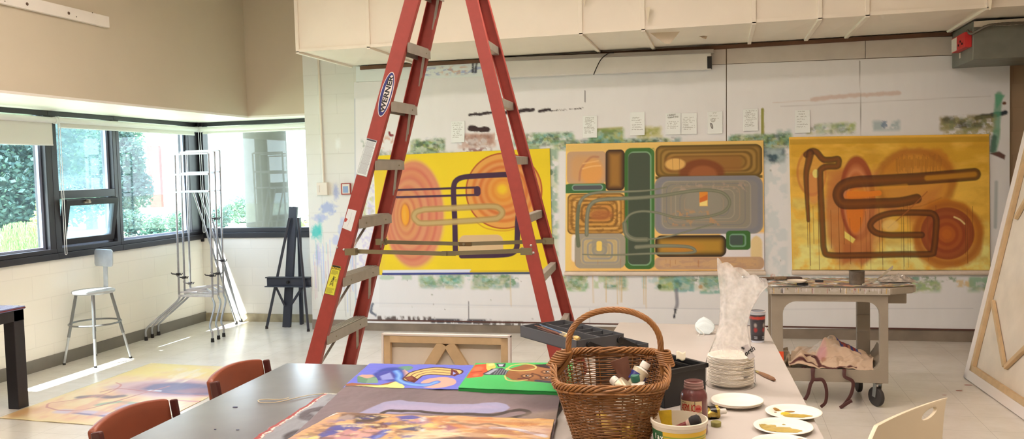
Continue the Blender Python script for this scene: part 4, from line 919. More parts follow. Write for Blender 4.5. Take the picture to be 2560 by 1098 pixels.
for i, x in enumerate(dx[:-1]):
    fl = MB().box(x - .016, x + .016, DY - .02, DY + .002, DZ - .012, CZ).box(x - .016, x + .016, DY - .02, MY - .03, DZ - .02, DZ + .002)
    fl.build('flange', M_DUCT, t, bevel=.003)
MB().box(DX0, RX, DY - .014, DY, DZ - .006, DZ + .02).build('edge_strip', M_DUCT, t)
M_FLAP = mat('peeling_paint', (222, 210, 190), rough=.6)
def flap(u0, v0, w, h, seed):
    c = at_z(u0, v0, DZ - .004); rn = random.Random(seed)
    fn = lambda s, tt: (c.x + (s - .5) * w * (1 - tt * .8), c.y + .02, c.z - .0 - h * tt - .01 * math.sin(s * 5)) if True else None
    plabel(MB().sheet(lambda s, tt: (c.x + (s - .5) * w * (1 - tt * .85) + .02 * tt, c.y - .03 * tt * tt + .03 * s, c.z - h * tt), 8, 8).build('paint_flap', M_FLAP, t, solid=.001), 'peeling flap of paint')
flap(1662, 80, .24, .1, 1); flap(1757, 88, .08, .035, 2)
for (u, v, w, h) in ((1462, 5, .03, .07), (1620, 38, .035, .12), (2474, 8, .02, .1)):
    c = at_y(u, v, DY - .03); plabel(MB().sheet(lambda s, tt: (c.x + (s - .5) * w * (1.2 - tt) , c.y - .03 * s, c.z + h * (.5 - tt)), 6, 8).build('paint_flap', M_FLAP, t, solid=.001), 'peeling flap of paint')
struct(MB().box(DX0 + .1, 1.95, MY - .05, MY - .001, DZ - .045, DZ - .012).build('trim_7', mat('brown_batten', (104, 72, 52), rough=.7, var=.2)))
# galvanised box duct
pb = at_x(2432, 152, 1.955)
t = thing('galvanised_duct', 'grey galvanised duct box under the end of the cream air duct', 'air duct', (2.6, 7.9, 2.385))
MB().box(1.955, RX, pb.y, MY - .03, 2.385, DZ - .022).build('sheet_metal', mat('galvanised_steel', (128, 132, 124), rough=.5, metal=.5, var=.15, vscale=6), t, bevel=.004)
MB().box(1.96, RX, pb.y - .012, pb.y + .03, DZ - .07, DZ - .025).build('flange', M_DUCT, t)
r0, r1 = at_x(2397, 88, 1.955), at_x(2430, 122, 1.955)
t = thing('fire_damper_switch', 'small red switch box on the side of the galvanised duct', 'switch box', (1.93, (r0.y + r1.y) / 2, r1.z))
RED = mat('red_enamel', (196, 36, 38), rough=.4)
ya, yb = min(r0.y, r1.y), max(r0.y, r1.y); zc_ = at_x(2414, 106, 1.955).z; r0.z = zc_ + .06; r1.z = zc_ - .06
MB().box(1.9, 1.9545, ya, yb, r1.z, r0.z).build('case', RED, t, bevel=.004)
MB().box(1.897, 1.901, yb - (yb - ya) * .42, yb - .01, r1.z + .005, r0.z - .01).build('label_plate', mat('white_label', (224, 220, 210), rough=.6), t)
for k in range(3): MB().lathe([(.009, 0), (.009, .006)], 12, (1.9, ya + (yb - ya) * (.16 + .14 * k), r1.z + (r0.z - r1.z) * (.3 + .2 * (k % 2))), (-1, 0, 0)).build('knob', mat('black_plastic'), t)
MB().box(1.948, 1.954, yb - .07, yb - .04, r1.z - .05, r1.z - .006).build('tag', mat('white_label'), t)
pts = smooth_path([(1.925, ya + .02, r0.z + .012), at_y(2430, 84, pb.y - .0), at_y(2465, 66, pb.y - .05), at_y(2500, 60, pb.y - .055), at_y(2570, 57, pb.y - .05), at_y(2640, 57, pb.y - .05)], 10)
M_FLEX = mat('flex_conduit', (120, 116, 108), rough=.35, metal=.6)
tag(MB().tube(pts, [.012 if i % 2 else .0105 for i in range(len(pts))], 10).build('flexible_conduit', M_FLEX, loc=pts[0], smooth=True), 'ribbed grey conduit curving from the red switch box along the duct', 'conduit')
# pier conduit with box, thermostat
cp = at_y(801, 300, MY - .012)
t = thing('wall_conduit', 'cream painted conduit running down the block pier to a switch box', 'conduit', (cp.x, MY, at_y(806, 488, MY).z))
M_CREAM = mat('cream_paint', (232, 226, 212), rough=.5)
b0 = at_y(806, 488, MY); b1 = at_y(822, 456, MY); x0 = at_y(796, 470, MY).x
MB().tube([(cp.x - .002, MY - .012, CZ - .01), (cp.x + .01, MY - .012, b1.z)], .011, 10).build('pipe', M_CREAM, t, smooth=True)
bb = MB().box(x0, b1.x, MY - .045, MY + .004, b0.z, b1.z).build('switch_box', M_CREAM, t, bevel=.005)
MB().box(x0 + .012, x0 + .035, MY - .05, MY - .045, b0.z + .03, b1.z - .03).build('switch', mat('white_label'), bb)
h0, h1 = at_y(856, 487, MY), at_y(878, 458, MY)
t = thing('hand_sanitizer_plate', 'small red edged wall plate with a blue and white card beside the ladder', 'wall plate', ((h0.x + h1.x) / 2, MY, h0.z))
MB().box(h0.x, h1.x, MY - .035, MY + .004, h0.z, h1.z).build('holder', mat('dark_red', (168, 72, 62), rough=.5), t, bevel=.006)
MB().box(h0.x + .018, h1.x - .004, MY - .038, MY - .034, h0.z + .012, h1.z - .008).build('card', mat('white_label'), t)
MB().box(h0.x + .026, h1.x - .02, MY - .04, MY - .037, h0.z + .02, h1.z - .03).build('card_panel', mat('pale_blue', (140, 168, 204), rough=.5), t)
# white rail on the upper left wall
t = thing('wall_rail', 'white wooden mounting rail screwed high on the tan wall', 'rail', (BX, 5.4, 2.85))
MB().box(BX, BX + .035, 3.6, 6.095, 2.848, 2.938).build('board', M_WHITE, t, bevel=.004)
for u, v in ((68, 10), (172, 33)):
    p = at_x(u, v, BX + .036); MB().lathe([(.012, -.001), (.012, .001)], 14, p, (1, 0, 0)).build('bolt_hole', mat('dark_hole', (96, 78, 64), rough=.8), t)
for u, v in ((12, 3), (191, 42), (231, 32)):
    p = at_x(u, v, BX + .036); MB().lathe([(.004, -.002), (.004, .003)], 10, p, (1, 0, 0)).build('screw_head', mat('screw_steel', (130, 124, 112), rough=.4, metal=.6), t)
# ================================================================== LADDER
NP, NN = Vector((0, 4.05, 0)), Vector((0, 1, -.0966))
FP, FN = Vector((0, 4.78, 0)), Vector((0, 1, .076))
M_FIB = mat('red_fibreglass', (163, 66, 58), rough=.5, var=.08, vscale=30, bump=.05, bscale=300)
M_ALU = mat('aluminium', (172, 168, 156), rough=.42, metal=.3, var=.1, vscale=15)
M_STEEL = mat('zinc_steel', (148, 140, 112), rough=.4, metal=.7, var=.15)
def rail_ends(a, b, p, n, z1=2.86):
    A, B = at_p(a[0], a[1], p, n), at_p(b[0], b[1], p, n); d = (B - A)
    f = lambda z: A + d * ((z - A.z) / d.z)
    return f
rf_n = rail_ends((781, 905), (1029, 0), NP, NN); rf_f = rail_ends((877, 905), (1090, 0), FP, FN)
rr_n = rail_ends((1392, 905), (1178, 0), NP, NN); RP, RN = Vector((0, 5.05, 0)), Vector((0, 1, .16)); rr_f = rail_ends((1420, 790), (1209, 0), RP, RN)
lc = (rf_n(0) + rr_f(0)) / 2
lad = thing('step_ladder', 'tall red fibreglass step ladder standing open behind the dark table', 'ladder', (lc.x, lc.y, 0))
def rail(name, f, inward, w=.078, dp=.034, z0=.03, z1=2.84):
    a, b = f(z0), f(z1); d = (b - a).normalized(); n = Vector((0, inward, 0)); x = d.cross(n).normalized(); n = x.cross(d).normalized()
    if n.y * inward < 0: n = -n
    t = .005; h = w / 2
    prof = [(-h, 0), (h, 0), (h, dp), (h - t, dp), (h - t, t), (-h + t, t), (-h + t, dp), (-h, dp)]
    m_ = MB(); m_.prism(prof, a, x, n, b - a)
    return m_.build(name, M_FIB, lad, bevel=.0015), (a, b, d, x, n)
R1, F1 = rail('front_rail', rf_n, 1); R2, F2 = rail('front_rail', rf_f, -1)
R3, F3 = rail('rear_rail', rr_n, 1, .062, .03); R4, F4 = rail('rear_rail', rr_f, -1, .062, .03)
LV = [2.9 - .305 * k - .0 for k in range(1, 10)]
for k, z in enumerate(LV):
    a, b = rf_n(z), rf_f(z); a = a + Vector((0, .008, 0)); b = b - Vector((0, .008, 0))
    m_ = MB().beam(a + Vector((0, 0, -.003)), b + Vector((0, 0, -.003)), .078, .005).beam(a + Vector((.037, 0, -.028)), b + Vector((.037, 0, -.028)), .004, .055).beam(a + Vector((-.037, 0, -.028)), b + Vector((-.037, 0, -.028)), .004, .055)
    for j in range(5): m_.beam(a + Vector((-.028 + .014 * j, 0, .001)), b + Vector((-.028 + .014 * j, 0, .001)), .005, .003)
    st = m_.build('step', M_ALU, lad)
    for e, o in (((a, b), (b, a)) if z < 1.5 else ((b, a),)):
        p = e.lerp(o, .24) + Vector((.03, 0, -.045)); f = rf_n if e is a else rf_f; q_ = f(z - .2) + Vector((.028, .012 if e is a else -.012, 0))
        MB().beam(p, q_, .003, .014, (1, 0, 0)).build('brace', M_ALU, st)
        MB().lathe([(.004, 0), (.004, .003)], 8, e.lerp(o, .2) + Vector((.039, 0, -.03)), (1, 0, 0)).build('rivet', M_STEEL, st)
    if k < 8:
        a, b = rr_n(z), rr_f(z)
        m_ = MB().beam(a + Vector((0, .006, -.022)), b + Vector((0, -.006, -.022)), .034, .044)
        rg = m_.build('rear_rung', M_ALU, lad, bevel=.003)
        if z < .9:
            for e, o in ((a, b), (b, a)):
                f = rr_n if e is a else rr_f
                MB().beam(e.lerp(o, .25) + Vector((.01, 0, -.03)), f(z - .2) + Vector((.01, .012 if e is a else -.012, 0)), .003, .014, (1, 0, 0)).build('brace', M_ALU, rg)
for f in (rf_n, rf_f, rr_n, rr_f):
    p = f(0); MB().box(p.x - .045, p.x + .045, p.y - .03, p.y + .03, 0, .035).build('foot', mat('black_rubber', (34, 33, 34), rough=.8), lad, bevel=.006)
tp = [rf_n(2.86), rf_f(2.86), rr_n(2.86), rr_f(2.86)]
MB().box(min(p.x for p in tp) - .05, max(p.x for p in tp) + .05, min(p.y for p in tp) - .03, max(p.y for p in tp) + .03, 2.84, 2.93).build('top_cap', mat('red_plastic', (176, 52, 46), rough=.5), lad, bevel=.01)
def spreader(pa, pm, pb, side, y0, pl):
    a, m, b = [at_p(q_[0], q_[1], *(pl[k] if isinstance(pl, list) else pl)) for k, q_ in enumerate((pa, pm, pb))]
    o = Vector((0, side, 0))
    s = MB().beam(a + o, m + o, .003, .022, (0, 1, 0)).beam(m + o * 1.2, b + o * 1.2, .003, .022, (0, 1, 0))
    S_ = MB(); 
    for p0, p1, k in ((a, m, 1), (m, b, 1.25)):
        d = (p1 - p0).normalized(); S_.beam(p0 + o * k, p1 + o * k, .022, .003, (0, 1, 0))
    sp_ = S_.build('spreader_bar', M_STEEL, lad)
    MB().beam(m + o * 1.4 - Vector((.03, 0, 0)), m + o * 1.4 + Vector((.045, 0, 0)), .024, .003, (0, 1, 0)).build('hinge_plate', mat('hinge_brown', (122, 100, 66), rough=.5, metal=.5), sp_)
    for p in (a, m, b): MB().lathe([(.008, -.004), (.008, .004)], 12, p + o * 1.5, (0, 1, 0)).build('rivet', M_STEEL, sp_)
    for p, w in ((a, -1), (b, 1)): MB().box(p.x - .03 + .02 * w, p.x + .03 + .02 * w, min(p.y, p.y + side) - .002, max(p.y, p.y + side) + .002, p.z - .018, p.z + .018).build('pivot_bracket', M_STEEL, sp_)
    return sp_
spreader((884, 630), (1112, 636), (1306, 629), .03, 0, (NP, NN)); spreader((964, 604), (1165, 609), (1364, 602), -.03, 0, [(FP, FN), ((FP + RP) / 2, (FN + RN) / 2), (RP, RN)])
# stickers on the near front rail
a, b, d, x, n = F1
if x.x < 0: x = -x
out = -n
def onrail(u, v, k=.0015): return at_p(u, v, a, n) + out * k
def ellipse(c, rl, rw, k, th, col, nm, par):
    pts = [(math.cos(2 * PI * i / 40) * rl, math.sin(2 * PI * i / 40) * rw) for i in range(40)]
    return MB().prism(pts, c + out * k, d, x, out * th).build(nm, col, par)
c = onrail(966, 236)
W_ = mat('sticker_white', (238, 236, 232), rough=.4); Bl = mat('sticker_blue', (34, 44, 124), rough=.4); Kb = mat('sticker_black', (22, 22, 26), rough=.5)
dec = ellipse(c, .121, .033, 0, .0008, W_, 'brand_decal', lad)
plabel(dec, 'white and blue oval decal reading WERNER')
ellipse(c, .116, .0295, .0008, .0006, Bl, 'oval_field', dec); ellipse(c + d * .004 + x * .004, .1, .0195, .0014, .0005, W_, 'inner_oval', dec)
text_obj('lettering', 'WERNER', .037, Kb, dec, c + out * .0021 + d * .002 + x * .003, d, -x, ext=.0003, bold=.0012, sx=1.28)
def sticker(nm, px, fn, nx, ny, base, lbl):
    P = [onrail(u, v) for u, v in px]; q = Paint(0, 1, 0, 2.6, nx, ny, base, k=.85); fn(q)
    o = q.build(nm, mat('sticker', attr=True, rough=.5), bil(*P), lad, solid=.0006); return plabel(o, lbl)
def warn(q):
    rn = random.Random(2); q.rr(.05, .03, .95, .14, .01, (60, 60, 66), .01)
    for i in range(46):
        y = .2 + i * .05; xs = .1
        while xs < .85:
            w = rn.uniform(.03, .1); q.st([(xs, y), (min(xs + w, .88), y)], .014, (120, 122, 128), soft=.02, a=.8, sm=False); xs += w + .03
    for y in (.55, 1.15, 1.75): q.st([(.06, y), (.94, y)], .012, (90, 92, 98), soft=.012, a=.5, sm=False)
    q.rrl(.02, .01, .98, 2.59, .01, .012, (120, 120, 124), .012)
sticker('warning_label', [(917, 345), (943, 352), (917, 443), (891, 436)], warn, 50, 130, (226, 226, 228), 'white label of dense small print')
def torn(q): 
    q.mottle(.3, .05); q.blot(0, 0, 1, 2.6, (190, 62, 52), .22, .66, seed=9, a=1, fade=.02, sh=30); q.st([(.5, .4), (.55, 1.2), (.45, 2.2)], .015, (150, 150, 150), soft=.02, a=.6); q.poly([(0, 1.2), (.28, 1.3), (.2, 1.7), (0, 1.75)], (186, 60, 50), .03)
sticker('torn_label', [(871, 522), (892, 527), (878, 579), (856, 570)], torn, 40, 80, (226, 222, 220), 'torn white label')
def caut(q):
    q.rr(.06, .03, .94, .34, .01, (28, 28, 28), .02); q.rrl(.03, .02, .97, 2.58, .01, .02, (40, 40, 38), .015)
    rn = random.Random(5)
    for i in range(8): q.st([(.14, .44 + i * .05), (rn.uniform(.6, .88), .44 + i * .05)], .013, (60, 58, 30), soft=.02, a=.7, sm=False)
    for i in range(9): q.st([(.12, 2.02 + i * .055), (rn.uniform(.6, .88), 2.02 + i * .055)], .013, (60, 58, 30), soft=.02, a=.7, sm=False)
    k = (40, 40, 30); q.st([(.3, 1.8), (.45, 1.1)], .025, k, soft=.03, sm=False); q.st([(.62, 1.8), (.48, 1.1)], .025, k, soft=.03, sm=False)
    for y in (1.3, 1.45, 1.6, 1.72): q.st([(.38 - (y - 1.1) * .12, y), (.5 + (y - 1.1) * .14, y)], .02, k, soft=.02, sm=False)
    q.ell(.5, .98, .05, .07, k, .02); q.st([(.5, 1.05), (.56, 1.2), (.5, 1.3)], .045, k, soft=.03); q.st([(.55, 1.1), (.7, 1.0)], .02, k, soft=.02, sm=False)
    for i in range(5): q.st([(.66, 1.15 + i * .05), (.9, 1.15 + i * .05)], .012, (60, 58, 30), soft=.02, a=.6, sm=False)
cl = sticker('caution_label', [(831, 662), (853, 667), (836, 740), (811, 734)], caut, 50, 120, (222, 208, 62), 'yellow caution label with a small ladder picture')
P = [onrail(u, v, .003) for u, v in ((831, 662), (853, 667))]; cc = P[0].lerp(P[1], .5) - d * .0145
text_obj('lettering', 'CAUTION', .0125, mat('caution_yellow', (232, 214, 60), rough=.5), cl, cc, (P[1] - P[0]), d, ext=.0003, bold=.0005)
for u, v in ((843, 619), (860, 624)): MB().lathe([(.007, 0), (.006, .005), (.002, .008)], 12, onrail(u, v, 0), out).build('bolt', mat('bright_steel', (210, 208, 204), rough=.25, metal=.9), lad, smooth=True)
for u, v in ((1328, 614), (1334, 632)): MB().lathe([(.007, 0), (.006, .005), (.002, .008)], 12, at_p(u, v, F3[0], F3[4]), -F3[4]).build('bolt', mat('bright_steel'), lad, smooth=True)
# ================================================================== STUDIO FURNITURE ON THE LEFT
M_TUBE = mat('worn_chrome_tube', (176, 180, 188), rough=.3, metal=.75, var=.2, vscale=12)
M_FLATB = mat('pale_flat_bar', (214, 214, 222), rough=.4, metal=.3, var=.25, vscale=14)
M_RUB = mat('black_rubber')
M_CLAMP = mat('dark_clamp', (58, 56, 58), rough=.5, metal=.4)
def tube_easel(label, Y, ul, ur, vt, v1, v2, vb, clamps):
    xl, xr = at_y(ul, 600, Y).x, at_y(ur, 600, Y).x; zt = at_y(ul, vt, Y).z; z1 = at_y(ul, v1, Y).z; z2 = at_y(ul, v2, Y).z; zb = at_y(ul, vb, Y).z
    cx = (xl + xr) / 2
    t = thing('tubular_easel', label, 'easel', (cx, Y, 0), group='nested tubular metal easels')
    lean = .05
    def pt(x, z): return Vector((x, Y + lean * (z - zb) * .6, z))
    for s, x in ((-1, xl), (1, xr)):
        fx = x + s * (.245 if s < 0 else .12); fy = Y - .22
        pts = [pt(x, zt), pt(x, 1.2), pt(x, zb + .02)] + smooth_path([pt(x, zb + .02), pt(x, zb - .03), Vector((x + s * .05, Y - .05, zb - .1)), Vector((fx - s * .04, fy + .03, .16)), Vector((fx, fy, .1)), Vector((fx, fy, .012))], 6)[1:]
        leg = MB().tube(pts, .0105, 10).build('upright', M_TUBE, t, smooth=True)
        MB().lathe([(.015, 0), (.017, .004), (.0145, .04)], 12, (fx, fy, 0)).build('rubber_tip', M_RUB, leg, smooth=True)
    for z, nm, h in ((zt, 'top_bar', .016), (z1, 'cross_bar', .02), (z2, 'cross_bar', .016), (zb, 'lower_bar', .022)):
        MB().beam(pt(xl, z) + Vector((0, -.012, 0)), pt(xr, z) + Vector((0, -.012, 0)), .012, h).build(nm, M_FLATB, t, bevel=.002)
    a = pt(cx, z2) + Vector((0, .01, 0)); fz = Vector((cx, min(RY - .035, Y + .72), .012))
    lg = MB().tube([a, fz], .0095, 10).build('rear_leg', M_TUBE, t, smooth=True)
    MB().lathe([(.014, 0), (.016, .004), (.0135, .036)], 12, (fz.x, fz.y, 0)).build('rubber_tip', M_RUB, lg, smooth=True)
    MB().beam(pt(xl, zb + .03), pt(cx, zb + .02) + Vector((0, .2, .02)), .01, .018).beam(pt(xr, zb + .03), pt(cx, zb + .02) + Vector((0, .2, .02)), .01, .018).build('shelf_brace', M_FLATB, t)
    for x, v in clamps:
        xx = xl if x < 0 else xr; z = at_y(ul, v, Y).z; p = pt(xx, z)
        m_ = MB().box(p.x - .016, p.x + .016, p.y - .02, p.y + .016, z - .012, z + .012).tube([p + Vector((0, -.02, 0)), p + Vector((-.05, -.035, .008)), p + Vector((-.058, -.035, .02))], .006, 8).tube([p + Vector((.01, -.01, 0)), p + Vector((.05, -.02, -.004)), p + Vector((.06, -.02, .014))], .005, 8)
        m_.build('clamp', M_CLAMP, t)
    return t
tube_easel('front tubular steel easel of three nested by the window corner', 7.66, 441, 525, 386, 437, 481, 739, [(-1, 686), (1, 689)])
tube_easel('middle tubular steel easel of three nested by the window corner', 7.80, 455.5, 540, 381, 434, 479, 733, [(-1, 694), (1, 548), (1, 684)])
tube_easel('rearmost tubular steel easel of three nested by the window corner', 7.93, 470, 553, 378, 432, 478, 728, [(-1, 708), (1, 652)])
# black easel
M_BLK = mat('black_painted_metal', (54, 58, 70), rough=.45, metal=.2, var=.1)
eb = Vector((-4.525, 8.288, 0)); et = at_y(734, 517, 8.31)
t = thing('studio_easel', 'black studio easel with a tray in front of the window bay', 'easel', eb)
for s in (-1, 1): MB().beam(eb + Vector((s * .02, 0, 0)), et + Vector((s * .02, 0, 0)), .036, .05).build('mast', M_BLK, t, bevel=.003)
ft = [at_z(667, 822, .0), at_z(771, 829, .0)]; tops = [at_y(724, 545, 8.265), at_y(744, 545, 8.265)]
for f_, tp_ in zip(ft, tops):
    lg = MB().beam(f_ + Vector((0, 0, .012)), tp_, .022, .026).build('front_leg', M_BLK, t, bevel=.002)
    MB().lathe([(.016, 0), (.014, .03)], 10, f_).build('rubber_tip', M_RUB, lg)
rb_ = Vector((-4.44, 8.463, 0)); MB().beam(rb_, et + Vector((.03, .05, -.12)), .045, .03).build('rear_leg', M_BLK, t, bevel=.003)
y0 = 8.19; ta, tb = at_y(668, 716, y0), at_y(777, 694, y0)
m_ = MB().box(ta.x, tb.x, y0 - .004, y0 + .006, ta.z, tb.z).box(ta.x - .005, tb.x, y0 - .05, y0 + .05, ta.z - .004, ta.z + .006).box(ta.x - .005, tb.x, y0 - .03, y0 + .05, tb.z - .006, tb.z + .004)
tr_ = m_.build('tray', M_BLK, t, bevel=.002)
MB().lathe([(.016, 0), (.016, .02), (.008, .024)], 14, (at_y(721, 704, y0).x, y0 - .004, (ta.z + tb.z) / 2), (0, -1, 0)).build('clamp_knob', M_RUB, tr_, smooth=True)
for u0, u1 in ((690, 712), (756, 726)): MB().beam(at_y(u0, 718, 8.22), at_y(u1, 765, 8.25), .02, .022).build('brace', M_BLK, t, bevel=.002)
# stool
t = thing('stool', 'grey metal stool with a backrest standing under the windows', 'stool', (-5.44, 6.52, 0))
M_STL = mat('grey_enamel_metal', (186, 192, 196), rough=.32, metal=.35, var=.12, vscale=14)
M_LEGM = mat('grey_hammered_leg', (132, 136, 138), rough=.35, metal=.6)
sz = .645
MB().lathe([(.001, sz - .03), (.168, sz - .03), (.178, sz - .02), (.178, sz - .006), (.172, sz), (.001, sz + .001)], 40, (-5.44, 6.52, 0)).build('seat', M_STL, t, smooth=True)
feet = [(-5.64, 6.35), (-5.265, 6.285), (-5.21, 6.67), (-5.62, 6.72)]
for fx, fy in feet:
    c = Vector((-5.44, 6.52, 0)); dr = (Vector((fx, fy, 0)) - c); top = c + dr.normalized() * .14 + Vector((0, 0, sz - .03)); ft_ = Vector((fx, fy, .01)); mid = top.lerp(ft_, .62)
    lg = MB().tube([top, mid], .0135, 12).build('leg', M_LEGM, t, smooth=True)
    MB().tube([mid + (top - mid) * .02, ft_], .0105, 12).build('leg_extension', M_STL, lg, smooth=True)
    MB().lathe([(.013, 0), (.0125, .016)], 10, (fx, fy, 0)).build('foot_cap', M_RUB, lg)
rz = .35; MB().tube([(-5.44 + .212 * math.cos(a_ * PI / 20), 6.52 + .212 * math.sin(a_ * PI / 20), rz) for a_ in range(40)], .008, 8, closed=True).build('foot_ring', M_LEGM, t, smooth=True)
yb_ = 6.70; m_ = MB()
prof = []
cxb, czb, w, h, r = at_y(258, 645, yb_).x, at_y(258, 645, yb_).z, .142, .078, .03
for cx_, cz_, a0 in ((w - r, h - r, 0), (-(w - r), h - r, 90), (-(w - r), -(h - r), 180), (w - r, -(h - r), 270)):
    for k in range(6): a_ = math.radians(a0 + k * 18); prof.append((cx_ + r * math.cos(a_), cz_ + r * math.sin(a_)))
m_.prism(prof, (cxb, yb_, czb), Vector((.9, -.28, 0)), (0, .06, 1), (0, .012, 0)); m_.build('backrest', M_STL, t, bevel=.003)
MB().beam((cxb + .02, 6.69, sz - .02), (cxb + .005, yb_ + .02, czb), .045, .008, (0, 1, 0)).build('back_post', M_STL, t, bevel=.002)
# black table at the left edge
t = thing('black_table', 'black square-legged table at the left edge with a paint-edged top', 'table', (-5.3, 4.6, 0))
M_BT = mat('black_table_paint', (36, 34, 38), rough=.35, var=.1)
tx1 = -4.86; ty1 = 5.13; tz = .73
MB().box(-5.62, tx1, 3.6, ty1, tz - .022, tz).build('tabletop', mat('blue_grey_top', (120, 124, 160), rough=.2, var=.1), t, bevel=.002)
MB().box(-5.622, tx1 + .002, 3.598, ty1 + .002, tz - .016, tz - .008).build('top_edge', mat('worn_red_edge', (112, 40, 46), rough=.5, var=.4, vscale=20), t)
MB().box(-5.61, tx1 - .008, 3.61, ty1 - .008, tz - .1, tz - .022).build('apron', M_BT, t)
for x_ in (-5.6, tx1 - .1):
    for y_ in (3.62, ty1 - .1): MB().box(x_, x_ + .092, y_, y_ + .092, 0, tz - .022).build('leg', M_BT, t, bevel=.004)
# canvas painting lying on the floor
c4 = [at_z(u, v, .004) for u, v in ((378, 908), (560, 921), (560, 1090), (-5, 1045))]
q_tl, q_bl = c4[0], c4[3]; e_r = Vector((1.15, -.07, 0))
TLf, TRf, BRf, BLf = q_tl, q_tl + e_r, q_bl + e_r * 1.05, q_bl
def w2(u, v):
    p = at_z(u, v, .004); s = [p.x - TLf.x, p.y - TLf.y]; ex = TRf - TLf; ey = BLf - TLf
    det = ex.x * ey.y - ex.y * ey.x; return ((s[0] * ey.y - s[1] * ey.x) / det * 100, (ex.x * s[1] - ex.y * s[0]) / det * 150)
q = Paint(0, 100, 0, 150, 230, 330, (246, 222, 176), ref=(236, 232, 224))
q.mottle(40, .05, 2); q.blot(0, 0, 100, 150, (246, 206, 158), 22, .5, seed=3, a=.7, fade=8, sh=4); q.blot(0, 20, 100, 140, (232, 180, 150), 12, .6, seed=4, a=.6, sy=.4, fade=10); q.blot(0, 0, 100, 40, (246, 224, 130), 18, .45, seed=5, a=.7, fade=10, sh=4)
q.rrl(0, 0, 100, 150, 2, 3, (240, 222, 150), 8, .6)
def W(*pp): return [w2(u, v) for u, v in pp]
q.st(W((40, 1038), (70, 1025)), 6, (206, 140, 60), soft=8, a=.6)
ring = W((300, 975), (330, 960), (400, 950), (480, 950), (540, 962)); 
c0 = w2(430, 970)
ps = [w2(u, v) for u, v in ((262, 968), (300, 958), (400, 948), (480, 948), (560, 958), (560, 985), (480, 994), (380, 994), (300, 985))]; q.poly(ps, (214, 178, 190), 8, .75); ps = [w2(u, v) for u, v in ((320, 970), (360, 958), (440, 951), (560, 962), (560, 982), (470, 991), (380, 988), (335, 980))]; q.poly(ps, (176, 128, 142), 7, .75); ps = [w2(u, v) for u, v in ((352, 972), (380, 961), (440, 956), (500, 960), (560, 972), (540, 986), (450, 988), (380, 982))]; q.poly(ps, (92, 92, 138), 5, .9); ps = [w2(u, v) for u, v in ((420, 978), (480, 970), (530, 972), (520, 982), (460, 985))]; q.poly(ps, (170, 120, 132), 5, .7); ps = [w2(u, v) for u, v in ((360, 978), (372, 975), (400, 976), (398, 979))]; q.poly(ps, (236, 234, 236), 1, .8)
for pts, r, c in ((W((200, 993), (240, 990), (270, 993), (300, 990)), 3.4, (96, 90, 120)), (W((240, 1012), (290, 1005), (325, 1008), (350, 1012)), 2.6, (150, 186, 160)), (W((150, 1028), (230, 1033), (300, 1040), (360, 1042)), 4.5, (214, 200, 222)), (W((180, 1033), (260, 1040), (330, 1046)), 1.5, (120, 110, 160)), (W((292, 1020), (310, 1014), (345, 1012), (400, 1018)), 3.5, (190, 184, 214)), (W((290, 1024), (310, 1030), (360, 1030)), 1.5, (104, 100, 150)), (W((115, 1018), (125, 1008), (180, 1000), (260, 985), (300, 965), (290, 957)), .7, (206, 130, 120)), (W((115, 1018), (150, 1026), (215, 1022), (330, 990), (420, 965)), .8, (196, 120, 120)), (W((250, 980), (300, 972), (420, 985), (520, 990)), .8, (190, 110, 110)), (W((420, 1000), (480, 1003), (540, 1000)), 1.2, (206, 130, 130)), (W((300, 1060), (320, 1050), (360, 1048)), 4, (196, 140, 140)), (W((440, 1040), (470, 1035)), 3, (92, 84, 130))): q.st(pts, r, c, soft=r * .8, a=.8)
q.blot(20, 90, 100, 145, (236, 176, 150), 9, .58, seed=11, a=.6, fade=8, sy=.3); q.blot(30, 10, 95, 50, (250, 236, 206), 10, .6, seed=12, a=.7, fade=6, sy=.4)
fp = bil(TLf, TRf, BRf, BLf, wave=.006, nrm=(0, 0, 1))
tag(q.build('floor_painting', mat('wet_painted_canvas', attr=True, rough=.28, spec=.5), fp, loc=(TLf + BRf) / 2, solid=.002), 'large pale orange painting with a blue swirl lying on the floor', 'painting')
# red brown chairs at the dark table
M_LEA = mat('red_brown_vinyl', (138, 72, 50), rough=.38, var=.1, vscale=8, bump=.05, bscale=200)
M_POST = mat('dark_maroon_edge', (84, 42, 38), rough=.4)
M_LEGC = mat('chair_leg_steel', (88, 84, 80), rough=.4, metal=.6)
def red_chair(label, y0, y1, x, zt):
    w = y1 - y0; t = thing('padded_chair', label, 'chair', (x - .22, (y0 + y1) / 2, 0), group='red brown padded chairs')
    C = Vector((x - .22, (y0 + y1) / 2, 0))
    def back(s, tt):
        a_ = (s - .5) * 2; zz = zt - .022 + .022 * (1 - a_ * a_) ** .8 - .33 * tt
        return (x - .035 * (1 - a_ * a_) + .0 - .05 * (1 - tt) + .03, y0 + w * s, zz)
    MB().sheet(back, 24, 10).build('backrest', M_LEA, t, smooth='all', solid=.03, bevel=.008)
    for s in (0, 1):
        y = y0 - .008 if s == 0 else y1 + .008
        pts = [Vector(back(s, tt)) for tt in (0, .3, .6, 1)]; pts = [Vector((p.x + .012, y, p.z + .002)) for p in pts]
        pm_ = MB(); 
        for p, q2 in zip(pts[:-1], pts[1:]): pm_.beam(p - Vector((0, 0, .004)), q2 + (q2 - p) * .02, .04 if s == 0 else .034, .022 if s == 0 else .012, (0, 1, 0))
        pm_.build('back_post', M_POST, t, bevel=.006)
    MB().box(x - .44, x - .02, y0 + .01, y1 - .01, .41, .47).build('seat', M_LEA, t, bevel=.02, seg=3)
    for sx in (x - .42, x - .03):
        for sy in (y0 + .02, y1 - .02): MB().tube([(sx, sy, .41), (sx, sy, .0)], .013, 10).build('leg', M_LEGC, t, smooth=True)
    return t
red_chair('red brown padded chair back nearer the ladder, pushed against the dark table', 3.12, 3.52, -2.03, .79)
